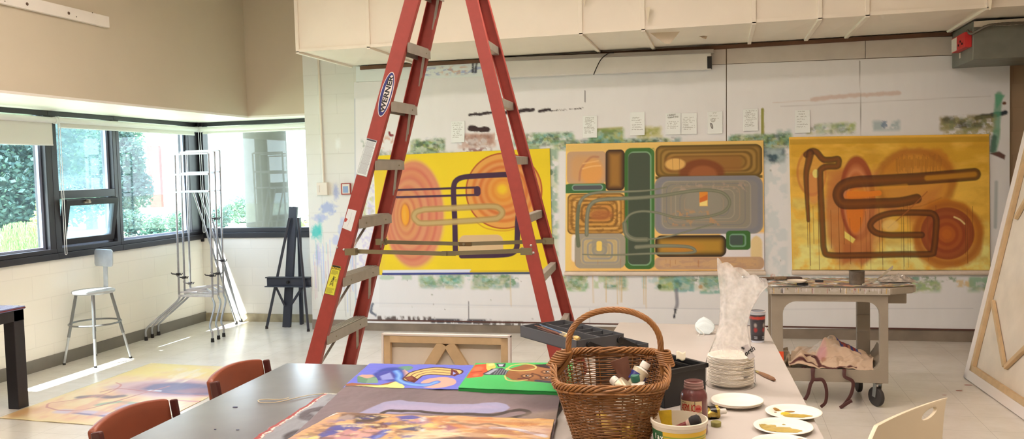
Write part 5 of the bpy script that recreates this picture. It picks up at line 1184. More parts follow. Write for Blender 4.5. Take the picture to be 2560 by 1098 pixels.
red_chair('red brown padded chair back nearest the camera with a pale scuff, at the dark table', 2.43, 2.83, -2.03, .79)
# ================================================================== TABLES
TZ = .74
def table(name, label, poly, m_top, m_edge, legs, y_=None):
    cx = sum(p[0] for p in poly) / 4; cy = sum(p[1] for p in poly) / 4
    t = thing(name, label, 'table', (cx, cy, 0))
    MB().prism(poly, (0, 0, TZ - .03), (1, 0, 0), (0, 1, 0), (0, 0, .03)).build('tabletop', m_top, t, bevel=.003)
    sh = lambda k: [(cx + (p[0] - cx) * k, cy + (p[1] - cy) * k) for p in poly]
    q_ = sh(.93); m_ = MB()
    for a, b in zip(q_, q_[1:] + q_[:1]): m_.beam((a[0], a[1], TZ - .07), (b[0], b[1], TZ - .07), .02, .075)
    m_.build('apron', m_edge, t)
    for p in sh(.9): MB().box(p[0] - .025, p[0] + .025, p[1] - .025, p[1] + .025, 0, TZ - .03).build('leg', m_edge, t, bevel=.003)
    return t
M_DT = mat('dark_laminate', (116, 115, 120), rough=.18, var=.1, vscale=5, spec=.5)
M_GT = mat('grey_laminate', (196, 190, 184), rough=.38, var=.04, vscale=4)
M_TLEG = mat('table_leg_metal', (70, 68, 66), rough=.5, metal=.4)
d0 = at_z(717, 908, TZ)
dark = [(d0.x, 1.2), (-.575, 1.2), (-.575, d0.y + .02), (d0.x, d0.y)]
dark = [(d0.x + .06, 1.2), (-.58, 1.2), (-.58, 3.63), (d0.x, d0.y)]
table('work_table', 'dark grey work table covered with loose painted canvases', dark, M_DT, M_TLEG, 4)
g0, g1, g2 = at_z(1930, 846, TZ), at_z(2062, 1098, TZ), at_z(1650, 812, TZ)
sl_ = (g1.x - g0.x) / (g1.y - g0.y)
gx = lambda y: g1.x + (y - g1.y) * sl_
grey = [(-.565, 1.2), (gx(1.2), 1.2), (gx(4.72), 4.72), (-.56, 4.78)]
table('grey_table', 'long light grey table holding the basket, plates and paint jars', grey, M_GT, M_TLEG, 4)
# ---- canvases on the dark table; px = photo points on the table plane
def flat_canvas(name, label, corners, z, nx, ny, fn, base, W, Hh, ref=(226, 214, 204), k=.8, solid=.003, wave=.004, edge=None, th=None, mname='painted_canvas', group=None):
    P = [at_z(u, v, z) for u, v in corners]
    ex0 = [np.array(p)[:2] for p in P]
    def toc(u, v):
        p = at_z(u, v, z); x, y = p.x, p.y; s, t_ = .5, .5
        for _ in range(12):
            A, B, C_, D = ex0
            f = (A * (1 - s) + B * s) * (1 - t_) + (D * (1 - s) + C_ * s) * t_ - np.array([x, y])
            ds = (B - A) * (1 - t_) + (C_ - D) * t_; dt = (D - A) * (1 - s) + (C_ - B) * s
            dd = np.linalg.solve(np.stack([ds, dt], 1), -f); s += dd[0]; t_ += dd[1]
        return (s * W, t_ * Hh)
    q = Paint(0, W, 0, Hh, nx, ny, base, ref, k)
    fn(q, toc, lambda *pp: [toc(u, v) for u, v in pp])
    b = bil(*P, wave=wave, nrm=(0, 0, 1))
    def pos(s, t_):
        if edge: s, t_ = edge(s, t_)
        return b(s, t_)
    c = sum(P, Vector((0, 0, 0))) / 4
    o = q.build(name, MATS[mname], pos, loc=c, solid=solid)
    if th:
        m_ = MB(); m_.prism([(p.x, p.y) for p in P], (0, 0, z - th), (1, 0, 0), (0, 1, 0), (0, 0, th - .004)); m_.build('canvas_side', th_mat, o, loc=None)
    tag(o, label, 'painting', group)
    return o
def ragged(amp, sides='t', seed=1, fr=40):
    def e(s, t_):
        n1 = (fbm(s * fr, s * 3 + seed, seed, 4) - .5) * amp; n2 = (fbm(t_ * fr, t_ * 3 + seed, seed + 5, 4) - .5) * amp
        if 't' in sides: t_ = t_ + n1 * (1 - t_) ** 2
        if 'l' in sides: s = s + n2 * (1 - s) ** 2
        if 'r' in sides: s = s + n2 * s ** 2
        return s, t_
    return e
# grey canvas with frayed red edge, lowest
def c_grey(q, toc, L):
    q.mottle(30, .08, 2)
    q.blot(0, 0, 100, 60, (150, 148, 150), 20, .5, seed=3, a=.6); q.st(L((800, 1022), (770, 1030), (760, 1040), (790, 1048)), 5, (82, 72, 74), soft=3)
    q.st(L((720, 1098), (730, 1082), (780, 1076)), 4, (62, 52, 54), soft=3)
    q.st([(2.0, 0), (2.2, 130)], 2.6, (146, 52, 48), soft=1, a=.95, wob=5); q.st([(3.8, 0), (4.2, 130)], .7, (214, 200, 180), soft=.8, a=.9, wob=3); q.st([(0, .5), (100, .5)], 1, (206, 196, 176), soft=1, a=.7, wob=2)
flat_canvas('loose_canvas', 'grey loose canvas with a frayed red left edge on the dark table', [(812, 983), (1000, 990), (960, 1200), (496, 1185)], TZ + .006, 200, 260, c_grey, (128, 124, 124), 100, 130, wave=.012, edge=ragged(.06, 'l', 3, 22))
# purple-blue canvas of bent tubes
def c_purp(q, toc, L):
    q.mottle(30, .03, 2)
    def P_(c, *pp, soft=.8, a=1): q.poly(L(*pp), c, soft * .6, a)
    def Sm(c, pts, r, soft=.8, r1=None, core=None, cr=.6, a=1): q.st(L(*pts), r, c, soft=soft, r1=r1, core=core, cr=cr, a=a)
    P_((150, 92, 62), (860, 962), (880, 958), (950, 962), (1000, 950), (1010, 956), (960, 972), (880, 970))
    P_((214, 214, 128), (862, 966), (925, 964), (970, 962), (990, 953), (1005, 960), (1012, 968), (1005, 975), (860, 978))
    P_((96, 132, 104), (893, 944), (896, 940), (934, 937), (945, 943), (945, 957), (920, 958), (894, 957)); P_((120, 150, 122), (920, 945), (945, 943), (945, 957), (915, 958)); P_((206, 158, 138), (896, 941), (905, 937), (932, 937), (938, 941), (918, 946))
    c = toc(1012, 921); q.ell(c[0], c[1], 7.2, 6.0, (98, 140, 116), .6)
    c = toc(1096, 957); q.ell(c[0], c[1], 15, 11, (214, 162, 142), .8)
    P_((214, 166, 146), (997, 928), (1012, 924), (1030, 940), (1012, 952), (998, 946))
    Sm((52, 68, 148), [(958, 934), (972, 927), (985, 930), (990, 945)], 8, 4); P_((62, 66, 150), (936, 935), (958, 928), (975, 926), (994, 935), (995, 950), (945, 951)); P_((150, 154, 206), (950, 940), (975, 932), (985, 948), (955, 950), soft=3, a=.8)
    Sm((66, 108, 188), [(990, 928), (998, 938), (996, 948), (1010, 957), (1040, 962), (1070, 962), (1092, 956)], 3.2, 1.5, core=(128, 170, 222), cr=.8)
    for w, cc in ((9, (74, 30, 30)), (7.2, (206, 178, 112)), (3.5, (112, 52, 40)), (2.2, (216, 182, 110))): Sm(cc, [(1030, 944), (1045, 934), (1072, 928), (1100, 928), (1135, 931)], w * .9, 1)
    P_((92, 30, 34), (1008, 943), (1030, 940), (1046, 950), (1036, 957), (1022, 954)); P_((128, 64, 48), (1012, 944), (1030, 942), (1035, 950), (1024, 952)); P_((104, 38, 38), (1128, 922), (1142, 926), (1148, 935), (1136, 942), (1126, 938)); P_((140, 150, 210), (1133, 928), (1140, 934), (1132, 938))
CP = [(924, 909), (1190, 914), (1146, 974), (858, 968)]
flat_canvas('loose_canvas', 'purple-blue loose canvas painted with bent tubes, at the far left of the canvases', CP, TZ + .016, 400, 210, c_purp, (108, 112, 200), 100, 50, wave=.006, edge=ragged(.03, 't', 5, 12), k=.68)
# green canvas with a face lying sideways (stretched, thick)
th_mat = mat('green_canvas_side', (44, 150, 70), rough=.5)
def c_green(q, toc, L):
    q.mottle(40, .04, 2); q.blot(0, 22, 100, 50, (84, 196, 112), 30, .5, seed=2, a=.5)
    def P_(c, *pp, soft=.8, a=1): q.poly(L(*pp), c, soft, a)
    P_((206, 80, 46), (1188, 912), (1216, 910), (1222, 925), (1205, 942), (1165, 946), (1175, 930)); c = toc(1195, 922); q.ell(c[0], c[1], 5, 5, (226, 130, 86), 3, .7); c = toc(1190, 938); q.ell(c[0], c[1], 3, 3, (226, 134, 86), 2, .7); q.st(L((1178, 931), (1205, 929)), .5, (150, 50, 36), soft=.5)
    P_((226, 196, 96), (1216, 909), (1236, 909), (1240, 918), (1222, 930), (1216, 922)); c = toc(1228, 912); q.ell(c[0], c[1], 3, 3, (236, 226, 150), 2, .7)
    P_((40, 40, 58), (1240, 910), (1265, 909), (1262, 918), (1246, 918)); P_((196, 190, 200), (1246, 911), (1260, 911), (1256, 916), (1248, 916)); P_((56, 58, 70), (1206, 935), (1230, 922), (1256, 920), (1275, 932), (1260, 938), (1212, 938)); P_((176, 176, 184), (1212, 935), (1236, 922), (1246, 922), (1224, 936), soft=1.4)
    for i in range(6): q.st(L((1235 + i * 7, 936), (1245 + i * 6, 924)), .5, (150, 156, 160), soft=.6, a=.7)
    P_((150, 92, 52), (1262, 940), (1275, 922), (1310, 912), (1400, 910), (1420, 950), (1380, 958), (1300, 952), (1280, 950)); P_((176, 116, 70), (1290, 930), (1330, 918), (1380, 922), (1390, 942), (1330, 948), soft=3, a=.7)
    P_((52, 36, 44), (1332, 912), (1420, 908), (1420, 925), (1385, 924), (1350, 918)); P_((66, 56, 70), (1375, 912), (1420, 925), (1420, 945), (1395, 938)); P_((200, 110, 120), (1370, 913), (1420, 922), (1420, 926), (1372, 916))
    q.st(L((1266, 924), (1280, 914), (1310, 910), (1335, 914), (1338, 922), (1310, 927), (1280, 926), (1266, 921)), .9, (206, 190, 110), soft=.6); q.st(L((1262, 940), (1268, 950), (1290, 953), (1318, 950)), .8, (206, 190, 110), soft=.6)
    for (u, v, rx, ry) in ((1318, 940, 6, 4), (1368, 930, 6, 3.6), (1366, 945, 6, 3.4)):
        c = toc(u, v); q.ell(c[0], c[1], rx, ry, (84, 44, 34), 1.2); q.ell(c[0], c[1], rx * .7, ry * .6, (206, 150, 100), 1.2); q.ell(c[0], c[1], rx * .36, ry * .45, (44, 32, 36), .8); q.ell(c[0] + .6, c[1] - .4, .6, .6, (230, 225, 220), .4)
    q.st(L((1330, 934), (1345, 938), (1352, 942)), 1, (104, 56, 40), soft=1.4); q.st(L((1296, 947), (1310, 946), (1322, 948)), 1, (106, 46, 40), soft=1); q.st(L((1380, 948), (1392, 950), (1410, 950)), 1.6, (90, 94, 120), soft=1.5); q.st(L((1340, 952), (1370, 955), (1400, 956)), 1.6, (70, 72, 90), soft=1.5)
GP = [(1189, 908), (1432, 906), (1424, 980), (1146, 969)]
flat_canvas('stretched_canvas', 'bright green stretched canvas with a sideways painted face beside the basket', GP, TZ + .038, 330, 170, c_green, (70, 190, 98), 100, 50, wave=.0, th=.03, k=.62)
# large mauve canvas
def c_mauve(q, toc, L):
    q.mottle(40, .06, 2); q.mottle(2.5, .03, 4)
    q.blot(0, 0, 40, 70, (104, 92, 94), 40, .5, seed=4, a=.6, fade=20, sh=3); q.blot(50, 0, 100, 30, (150, 122, 122), 40, .5, seed=6, a=.5, fade=20, sh=3)
    q.poly(L((895, 1034), (925, 1020), (960, 1005), (1000, 1001), (1060, 1006), (1180, 1010), (1240, 1006), (1265, 1010), (1275, 1018), (1262, 1028), (1200, 1036), (1000, 1034), (940, 1036)), (160, 152, 178), .8); q.poly(L((960, 1012), (1100, 1014), (1240, 1014), (1250, 1020), (1100, 1030), (950, 1030)), (178, 160, 182), 3, .7)
    q.st(L((955, 1034), (968, 1028), (990, 1027), (1080, 1031), (1200, 1036), (1240, 1036), (1270, 1028), (1300, 1022), (1320, 1026), (1318, 1034), (1290, 1043), (1270, 1046)), 1.2, (70, 58, 54), soft=.6)
    q.poly(L((1320, 1030), (1400, 1024), (1392, 1050), (1300, 1046)), (158, 134, 112), 4, .6)
    q.st([(0, .3), (100, .3)], .5, (70, 52, 46), soft=.6, a=.8)
MP = [(864, 965), (1402, 985), (1366, 1180), (640, 1180)]
flat_canvas('loose_canvas', 'large mauve loose canvas with a pale lavender band across the dark table', MP, TZ + .022, 320, 240, c_mauve, (132, 112, 112), 100, 70, wave=.012, edge=ragged(.035, 't', 9, 10), k=.62)
# colourful collage-like canvas
def c_col(q, toc, L):
    q.mottle(20, .06, 2)
    def P_(c, *pp, soft=1.5, a=.95): q.poly(L(*pp), c, soft, a)
    q.blot(45, 0, 100, 60, (226, 176, 106), 16, .48, seed=3, a=.8, sy=2); q.blot(50, 0, 100, 20, (190, 118, 70), 10, .52, seed=4, a=.8, fade=4, sy=2); q.blot(50, 10, 100, 60, (206, 178, 170), 14, .56, seed=5, a=.7, sy=2.5)
    q.st(L((1130, 1052), (1160, 1060), (1190, 1064), (1220, 1060), (1260, 1066)), 1.0, (150, 118, 92), soft=.8); q.st(L((1230, 1070), (1290, 1072), (1330, 1082), (1362, 1090)), 1.2, (214, 200, 200), soft=1); q.st(L((1110, 1048), (1200, 1050), (1380, 1058)), .8, (206, 160, 110), soft=1.5)
    P_((112, 82, 66), (852, 1034), (900, 1032), (950, 1036), (910, 1050), (850, 1048)); P_((160, 138, 128), (845, 1044), (870, 1037), (885, 1040), (882, 1050), (842, 1052)); P_((70, 56, 50), (890, 1040), (940, 1036), (975, 1040), (930, 1056), (884, 1062))
    P_((70, 72, 140), (790, 1090), (830, 1065), (890, 1060), (895, 1066), (850, 1080), (800, 1098)); P_((186, 132, 130), (800, 1098), (870, 1075), (890, 1070), (900, 1080), (860, 1110)); P_((206, 150, 140), (880, 1080), (930, 1072), (960, 1074), (930, 1092), (880, 1100), a=.9)
    P_((232, 190, 110), (700, 1120), (775, 1082), (800, 1092), (760, 1120)); P_((90, 46, 40), (930, 1060), (960, 1054), (972, 1066), (950, 1074), (930, 1070)); P_((130, 50, 54), (952, 1062), (964, 1058), (964, 1070), (954, 1072)); P_((222, 176, 90), (960, 1054), (985, 1056), (1000, 1064), (980, 1070)); P_((206, 150, 76), (930, 1062), (955, 1056), (952, 1052), (930, 1056))
    P_((58, 70, 150), (915, 1098), (958, 1072), (980, 1074), (950, 1098), (930, 1110)); P_((120, 134, 196), (930, 1098), (962, 1076), (970, 1077), (945, 1098), soft=2)
    P_((226, 194, 120), (980, 1064), (1060, 1058), (1095, 1058), (1080, 1066), (1000, 1072)); P_((70, 70, 104), (990, 1074), (1040, 1066), (1062, 1070), (1040, 1078)); P_((80, 82, 150), (990, 1040), (1030, 1038), (1060, 1042), (1010, 1052)); P_((186, 138, 140), (1010, 1056), (1060, 1044), (1095, 1044), (1060, 1062), a=.9)
    P_((214, 206, 200), (1048, 1045), (1062, 1041), (1066, 1050), (1054, 1054)); P_((216, 208, 200), (1048, 1074), (1062, 1071), (1064, 1078), (1054, 1080)); P_((160, 104, 112), (1092, 1064), (1120, 1060), (1150, 1070), (1120, 1076)); P_((200, 130, 80), (1072, 1044), (1098, 1041), (1096, 1050), (1076, 1054))
    P_((232, 200, 160), (1000, 1084), (1060, 1078), (1180, 1082), (1250, 1088), (1180, 1094), (1010, 1102)); P_((58, 52, 66), (1060, 1098), (1150, 1090), (1240, 1094), (1300, 1100), (1290, 1130), (1060, 1130)); P_((222, 180, 96), (940, 1098), (1000, 1092), (1010, 1110), (940, 1120)); P_((206, 200, 140), (960, 1108), (1010, 1100), (1030, 1120), (960, 1130))
    q.blot(0, 0, 45, 40, (110, 78, 70), 7, .6, seed=21, a=.7, sy=2); q.blot(5, 5, 50, 45, (80, 78, 140), 6, .63, seed=22, a=.8, sy=2); q.blot(10, 0, 60, 40, (226, 200, 150), 5, .64, seed=23, a=.8, sy=2); q.blot(50, 5, 100, 50, (150, 96, 70), 9, .6, seed=24, a=.6, sy=3)
    q.blot(0, 34, 60, 70, (150, 96, 100), 10, .55, seed=8, a=.7, sy=2); q.blot(0, 30, 70, 70, (88, 90, 150), 9, .62, seed=9, a=.7, sy=2)
    q.st(L((690, 1104), (770, 1062), (842, 1034)), .5, (226, 222, 214), soft=.6, a=.9)
KP = [(842, 1031), (1386, 1049), (1352, 1190), (560, 1185)]
flat_canvas('loose_canvas', 'many-coloured loose canvas lying nearest the camera on the mauve one', KP, TZ + .034, 360, 240, c_col, (206, 156, 108), 100, 60, wave=.01, k=.66)
# looped string
pts = smooth_path([at_z(u, v, TZ + .004) for u, v in ((815, 984), (770, 989), (720, 1000), (690, 1006), (655, 1007), (645, 1002), (660, 999), (700, 999), (722, 995))], 8)
tag(MB().tube(pts, .0016, 6).build('string', mat('cotton_string', (206, 190, 160), rough=.9), loc=pts[0], smooth=True), 'loose loop of pale string on the dark table', 'string')
for i, (u, v, r) in enumerate(((588, 1018, .007), (594, 1075, .004), (538, 1074, .003))):
    c = at_z(u, v, TZ + .0008); tag(MB().lathe([(.001, 0), (r, 0), (r * .8, .0012), (.001, .0016)], 10, c, sx=1.6).build('paint_speck', mat('dried_blue_paint', (44, 48, 84), rough=.5), loc=c), ('dried dark paint speck farthest along the dark table', 'dried blue paint speck near the front of the dark table', 'tiny dried paint speck beside the nearer red brown chair')[i], 'paint')
# stretched canvas seen from the back, behind the dark table
M_PINE = mat('pine_bar', (206, 178, 138), rough=.6, var=.12, vscale=14)
M_RAW = mat('raw_canvas', (226, 216, 200), rough=.8, var=.08, vscale=6)
M_WRAP = mat('primed_canvas', (232, 224, 218), rough=.7)
def back_canvas(name, label, O, X, Y, N, w, h, bars, bw=.05, bd=.03, wrapw=.012, apex=None):
    """O lower left, X right, Y up, N towards the viewer's side (the back)"""
    O, X, Y, N = map(Vector, (O, X, Y, N)); t = thing(name, label, 'canvas', O)
    def slab(x0, x1, y0, y1, d0, d1, nm, m, par, bev=.002):
        return MB().prism([(x0, y0), (x1, y0), (x1, y1), (x0, y1)], O + N * d0, X, Y, N * (d1 - d0)).build(nm, m, par, bevel=bev)
    slab(0, w, 0, h, -.004, 0, 'canvas_cloth', M_RAW, t)
    for (a, b, c, d) in ((0, wrapw, 0, h), (w - wrapw, w, 0, h), (0, w, h - wrapw, h), (0, w, 0, wrapw)): slab(a, b, c, d, 0, bd + .003, 'folded_edge', M_WRAP, t)
    for (a, b, c, d) in ((wrapw, wrapw + bw, wrapw, h - wrapw), (w - wrapw - bw, w - wrapw, wrapw, h - wrapw), (wrapw, w - wrapw, h - wrapw - bw, h - wrapw), (wrapw, w - wrapw, wrapw, wrapw + bw)): slab(a, b, c, d, .002, bd, 'stretcher_bar', M_PINE, t)
    for (p0, p1, bw2) in bars:
        a = O + X * p0[0] + Y * p0[1] + N * (bd * .55); b = O + X * p1[0] + Y * p1[1] + N * (bd * .55)
        MB().beam(a, b, bd * .8, bw2, Y.cross(N) if abs((b - a).normalized().dot(N)) > .9 else N.cross((b - a).normalized())).build('cross_brace', M_PINE, t, bevel=.002)
    return t
yc = 4.12; a = at_y(959, 831, yc); b = at_y(1279, 838, yc); w_ = b.x - a.x; h_ = (a.z + b.z) / 2
back_canvas('stretched_canvas', 'white edged stretched canvas seen from behind between the ladder legs', (a.x, yc - .06, 0.0), (1, 0, 0), (0, .06 / h_, 1), (0, -1, .08), w_, h_, [((w_ * .48, h_ - .05), (w_ * .1, h_ * .42), .055), ((w_ * .53, h_ - .05), (w_ * .92, h_ * .42), .055)], .036, .03)
# big canvas leaning at the right
p0 = Vector((1.746, 6.83, 0.0)); p1 = Vector((1.803, 5.817, 0.0)); X = (p1 - p0).normalized(); pt_ = at_y(2557, 400, 6.83); Y = (pt_ - p0).normalized(); Y = (Y - X * Y.dot(X)).normalized(); N = X.cross(Y).normalized()
if N.x > 0: N = -N
def lc_(u, v):
    p = at_p(u, v, p0 + N * .03, N) - p0; return (p.dot(X), p.dot(Y))
back_canvas('large_canvas', 'large stretched canvas leaning at the right with its pine braces showing', p0, X, Y, N, 1.9, 2.25, [(lc_(2477, 752), lc_(2506, 915), .028), (lc_(2508, 918), (1.5, .95), .03), (lc_(2534, 545), (.9, 2.2), .028)], .04, .03, .07)
# ================================================================== THINGS ON THE GREY TABLE
def on(u, v, z=TZ): return at_z(u, v, z)
M_WICK = mat('wicker', (146, 100, 56), rough=.5, var=.25, vscale=40)
M_WICK2 = mat('wicker_light', (158, 110, 62), rough=.45, var=.25, vscale=30)
# ---- basket
BC = Vector((-.347, 2.69, TZ)); ANG = .12
bt = thing('wicker_basket', 'brown wicker basket with an arched handle standing on the grey table', 'basket', BC)
def bpt(a, h):
    """h 0..1 from base to rim"""
    k = h; hw = .115 + (.178 - .115) * k; hd = .11 + (.15 - .11) * k
    c, s = math.cos(a), math.sin(a); e = .62
    x = math.copysign(abs(c) ** e, c) * hw; y = math.copysign(abs(s) ** e, s) * hd
    rim = .195 + .055 * (1 / (1 + math.exp(-(s + .12) * 9)))
    z = rim * h
    return BC + Vector((x * math.cos(ANG) - y * math.sin(ANG), x * math.sin(ANG) + y * math.cos(ANG), z + .004))
def nrm(a, h):
    t_ = bpt(a + .02, h) - bpt(a - .02, h); n = Vector((t_.y, -t_.x, 0)).normalized(); return n
NS = 36; m_ = MB()
for i in range(NS):
    a = 2 * PI * (i + .5) / NS
    m_.tube([bpt(a, h / 6) for h in range(7)], .0024, 5)
m_.build('stakes', M_WICK, bt, smooth=True)
m_ = MB(); rows = 40
rn = random.Random(8)
for r in range(rows):
    h = (r + .5) / rows; pts = []; K = NS * 4; ph = r % 2
    for i in range(K):
        a = 2 * PI * i / K; o = .0036 * math.cos(PI * (i / 4 - .5) + PI * ph)
        jit = (vnoise(np.array([i * .13 + r * 9.1]), np.array([r * 1.7]), 2)[0] - .5) * .0028
        pts.append(bpt(a, h) + nrm(a, h) * o + Vector((0, 0, jit)))
    m_.tube(pts, .0022 if r != 20 else .0032, 5, closed=True)
m_.build('weave', M_WICK, bt, smooth=True)
m_ = MB()
for s_ in range(5):
    pts = []; K = 160
    for i in range(K):
        a = 2 * PI * i / K; tw = a * 13 + s_ * 2 * PI / 5
        pts.append(bpt(a, 1.0) + nrm(a, 1) * (.0085 * math.cos(tw)) + Vector((0, 0, .009 * math.sin(tw))))
    m_.tube(pts, .0038, 6, closed=True)
for s_ in range(2):
    m_.tube([bpt(2 * PI * i / 120, .93) + nrm(2 * PI * i / 120, .93) * (.006 + .004 * math.cos(i * 1.1 + s_ * PI)) for i in range(120)], .004, 6, closed=True)
m_.build('braided_rim', M_WICK2, bt, smooth=True)
MB().lathe([(.001, 0), (.1, 0), (.108, .005), (.001, .007)], 30, BC, sx=1.08).build('base', M_WICK, bt)
hl, hr_ = bpt(PI, 1), bpt(0, 1)
hl = at_y(1421, 872, 2.69); hr_ = at_y(1652, 872, 2.72); top_ = at_y(1535, 775, 2.7)
arch = []
for i in range(41):
    a = PI * i / 40; c = (hl + hr_) / 2; arch.append(c + (hr_ - hl) * .5 * -math.cos(a) + Vector((0, 0, (top_.z - c.z) * math.sin(a) ** .8)))
arch = [bpt(PI - .0, .86)] + [hl + Vector((0, 0, -.03))] + arch + [hr_ + Vector((0, 0, -.03)), bpt(0, .86)]
m_ = MB()
AR = smooth_path(arch, 3)
for s_ in range(6):
    pts = []
    for i, p in enumerate(AR):
        t_ = Vector(AR[min(i + 1, len(AR) - 1)]) - Vector(AR[max(i - 1, 0)]); t_.normalize(); yv = Vector((.12, -1, 0)).normalized(); xv = yv.cross(t_).normalized(); yv = t_.cross(xv)
        tw = i * .24 + s_ * PI / 3; pts.append(Vector(p) + xv * (.006 * math.cos(tw)) + yv * (.006 * math.sin(tw)))
    m_.tube(pts, .0042, 6)
m_.build('handle', M_WICK2, bt, smooth=True)
for e, a in ((hl, PI), (hr_, 0)):
    m_ = MB()
    for k in range(7):
        c = bpt(a, 1.0) * (1 - k / 9) + (e + Vector((0, 0, .01))) * (k / 9); rr_ = .019
        m_.tube([c + Vector((rr_ * 1.15 * math.cos(j * PI / 10), rr_ * math.sin(j * PI / 10), .002 * math.sin(j * PI / 5))) for j in range(20)], .0036, 6, closed=True)
    m_.build('handle_wrap', M_WICK2, bt, smooth=True)
# paint tubes heaped in the basket
M_TUBEW = mat('tube_white', (226, 222, 212), rough=.35, var=.1, vscale=30); M_TUBEB = mat('tube_blue', (40, 46, 120), rough=.4); M_TUBET = mat('tube_stained', (188, 176, 150), rough=.35, metal=.3, var=.35, vscale=40); M_TUBEBR = mat('tube_brown', (112, 74, 60), rough=.5)
def paint_tube(label, p, d, L, r, m_body, m_cap, flat_up=(0, 0, 1), band=None, crumple=0, group=None, capr=.55):
    p = Vector(p); d = Vector(d).normalized(); x, y, z = basis(d, flat_up)
    t = thing('paint_tube', label, 'paint tube', p, group=group)
    m_ = MB(); n = 18; K = 12; o = 0; vs = []
    for i in range(K + 1):
        f = i / K; fl = 1 - f ** 1.3 * .92
        for k in range(n):
            a = 2 * PI * k / n; w = crumple * math.sin(f * 9 + k * 1.3)
            vs.append(p + d * (-L * f) + x * (math.cos(a) * r * (1 + .35 * f) * (1 + w)) + y * (math.sin(a) * r * max(fl, .07) * (1 - w)))
    fs = [[i * n + k, i * n + (k + 1) % n, (i + 1) * n + (k + 1) % n, (i + 1) * n + k] for i in range(K) for k in range(n)] + [list(range(n)), list(range(K * n, K * n + n))]
    m_.add(vs, fs); b_ = m_.build('tube_body', m_body, t, smooth=True)
    MB().lathe([(r, -.001), (r * .5, .006), (r * .42, .008), (r * .42, .012)], 16, p, d).build('shoulder', M_TUBEW, t, smooth=True)
    MB().lathe([(r * capr, .008), (r * capr, .026), (r * capr * .9, .028), (.0005, .028)], 14, p, d).build('cap', m_cap, t, smooth=True)
    if band: MB().lathe([(r * 1.03, -L * .3), (r * 1.02, -L * .1)], 18, p, d, caps=False).build('label_band', band, t, smooth=True)
    return t
def bi(dx, dy, dz): return BC + Vector((dx, dy, dz))
paint_tube('crumpled pale stained paint tube at the left of the basket heap', bi(.03, -.03, .185), (-.5, .3, .3), .13, .027, M_TUBET, M_TUBEW, crumple=.12, group='paint tubes in the basket')
paint_tube('paint tube with a pink stained end poking up in the basket', bi(.045, .0, .21), (-.2, .1, .8), .11, .02, mat('tube_pink', (226, 190, 170), rough=.5), M_TUBEW, crumple=.08, group='paint tubes in the basket')
paint_tube('brown squeezed paint tube standing up in the basket', bi(.068, -.005, .16), (.3, .1, -.8), .11, .02, M_TUBEBR, M_TUBEBR, (0, 1, 0), crumple=.1, group='paint tubes in the basket')
paint_tube('white paint tube with a dark blue band in the basket', bi(.1, -.0, .225), (.45, .25, .7), .14, .027, mat('tube_cream', (214, 204, 176), rough=.4, var=.25, vscale=40), M_TUBEW, band=M_TUBEB, group='paint tubes in the basket')
paint_tube('plain white paint tube with a rounded end in the basket', bi(.085, -.03, .19), (-.1, -.1, .6), .12, .026, M_TUBEW, mat('tube_green_cap', (60, 120, 100), rough=.4), group='paint tubes in the basket')
for i in range(1, 5): paint_tube('paint tube deep in the wicker basket, mostly hidden by the weave', bi(-.06 + .028 * i, -.02 + .02 * (i % 3), .05 + .02 * (i % 2)), (math.cos(i * 2), math.sin(i * 2), .15), .12, .018, [M_TUBEW, mat('tube_yellow', (224, 190, 60), rough=.4), M_TUBET][i % 3], M_TUBEW, group='hidden paint tubes low in the basket')
# ---- cantilever tool box
Lv = Vector((-.703, .711, 0)); Sv = Vector((.711, .703, 0))
def ls(l, s, z): return Lv * l + Sv * s + Vector((0, 0, z))
TB = thing('tool_box', 'open black art tool box with fold-out grey trays behind the basket', 'tool box', ls(2.54, 2.1, TZ))
M_TBK = mat('toolbox_black', (26, 26, 28), rough=.5, bump=.1, bscale=300); M_TGR = mat('toolbox_grey', (84, 86, 90), rough=.55)
def tray_mb(l0, l1, s0, s1, z0, z1, t_=.003, divs=(), mid=None, taper=0):
    m_ = MB()
    def bx(a, b, c, d, e, f):
        vs = [ls(l, s, z) for z in (e, f) for s in (c, d) for l in (a, b)]; m_.add(vs, [(0, 2, 3, 1), (4, 5, 7, 6), (0, 1, 5, 4), (2, 6, 7, 3), (0, 4, 6, 2), (1, 3, 7, 5)])
    bx(l0, l1, s0, s1, z0, z0 + t_)
    bx(l0, l0 + t_, s0, s1, z0, z1); bx(l1 - t_, l1, s0, s1, z0, z1); bx(l0, l1, s0, s0 + t_, z0, z1); bx(l0, l1, s1 - t_, s1, z0, z1)
    if mid is not None: bx(l0, l1, mid, mid + t_, z0, z1 - .004)
    for d in divs: bx(d, d + t_, mid if mid is not None else s0, s1, z0, z1 - .006)
    return m_
bR = at_z(1764, 909, .876)
l0 = Vector((bR.x, bR.y, 0)).dot(Lv); s1 = Vector((bR.x, bR.y, 0)).dot(Sv)
body = tray_mb(l0, l0 + .41, s1 - .2, s1, TZ + .001, .876, .004).build('body', M_TBK, TB, bevel=.003)
m_ = MB()
for (a, b, c, d) in ((l0 - .008, l0 + .006, s1 - .208, s1 + .008), (l0 - .008, l0 + .418, s1 - .006, s1 + .008), (l0 - .008, l0 + .418, s1 - .208, s1 - .194), (l0 + .404, l0 + .418, s1 - .208, s1 + .008)):
    m_.add([ls(l, s, z) for z in (.862, .878) for s in (c, d) for l in (a, b)], [(0, 2, 3, 1), (4, 5, 7, 6), (0, 1, 5, 4), (2, 6, 7, 3), (0, 4, 6, 2), (1, 3, 7, 5)])
m_.build('body_rim', M_TBK, TB, bevel=.002)
tn = at_z(1442, 852, 1.02); tl0 = Vector((tn.x, tn.y, 0)).dot(Lv); ts0 = Vector((tn.x, tn.y, 0)).dot(Sv)
te = at_z(1550, 832, 1.02); ts1 = Vector((te.x, te.y, 0)).dot(Sv); tf = at_z(1310, 813, 1.02); tl1 = Vector((tf.x, tf.y, 0)).dot(Lv)
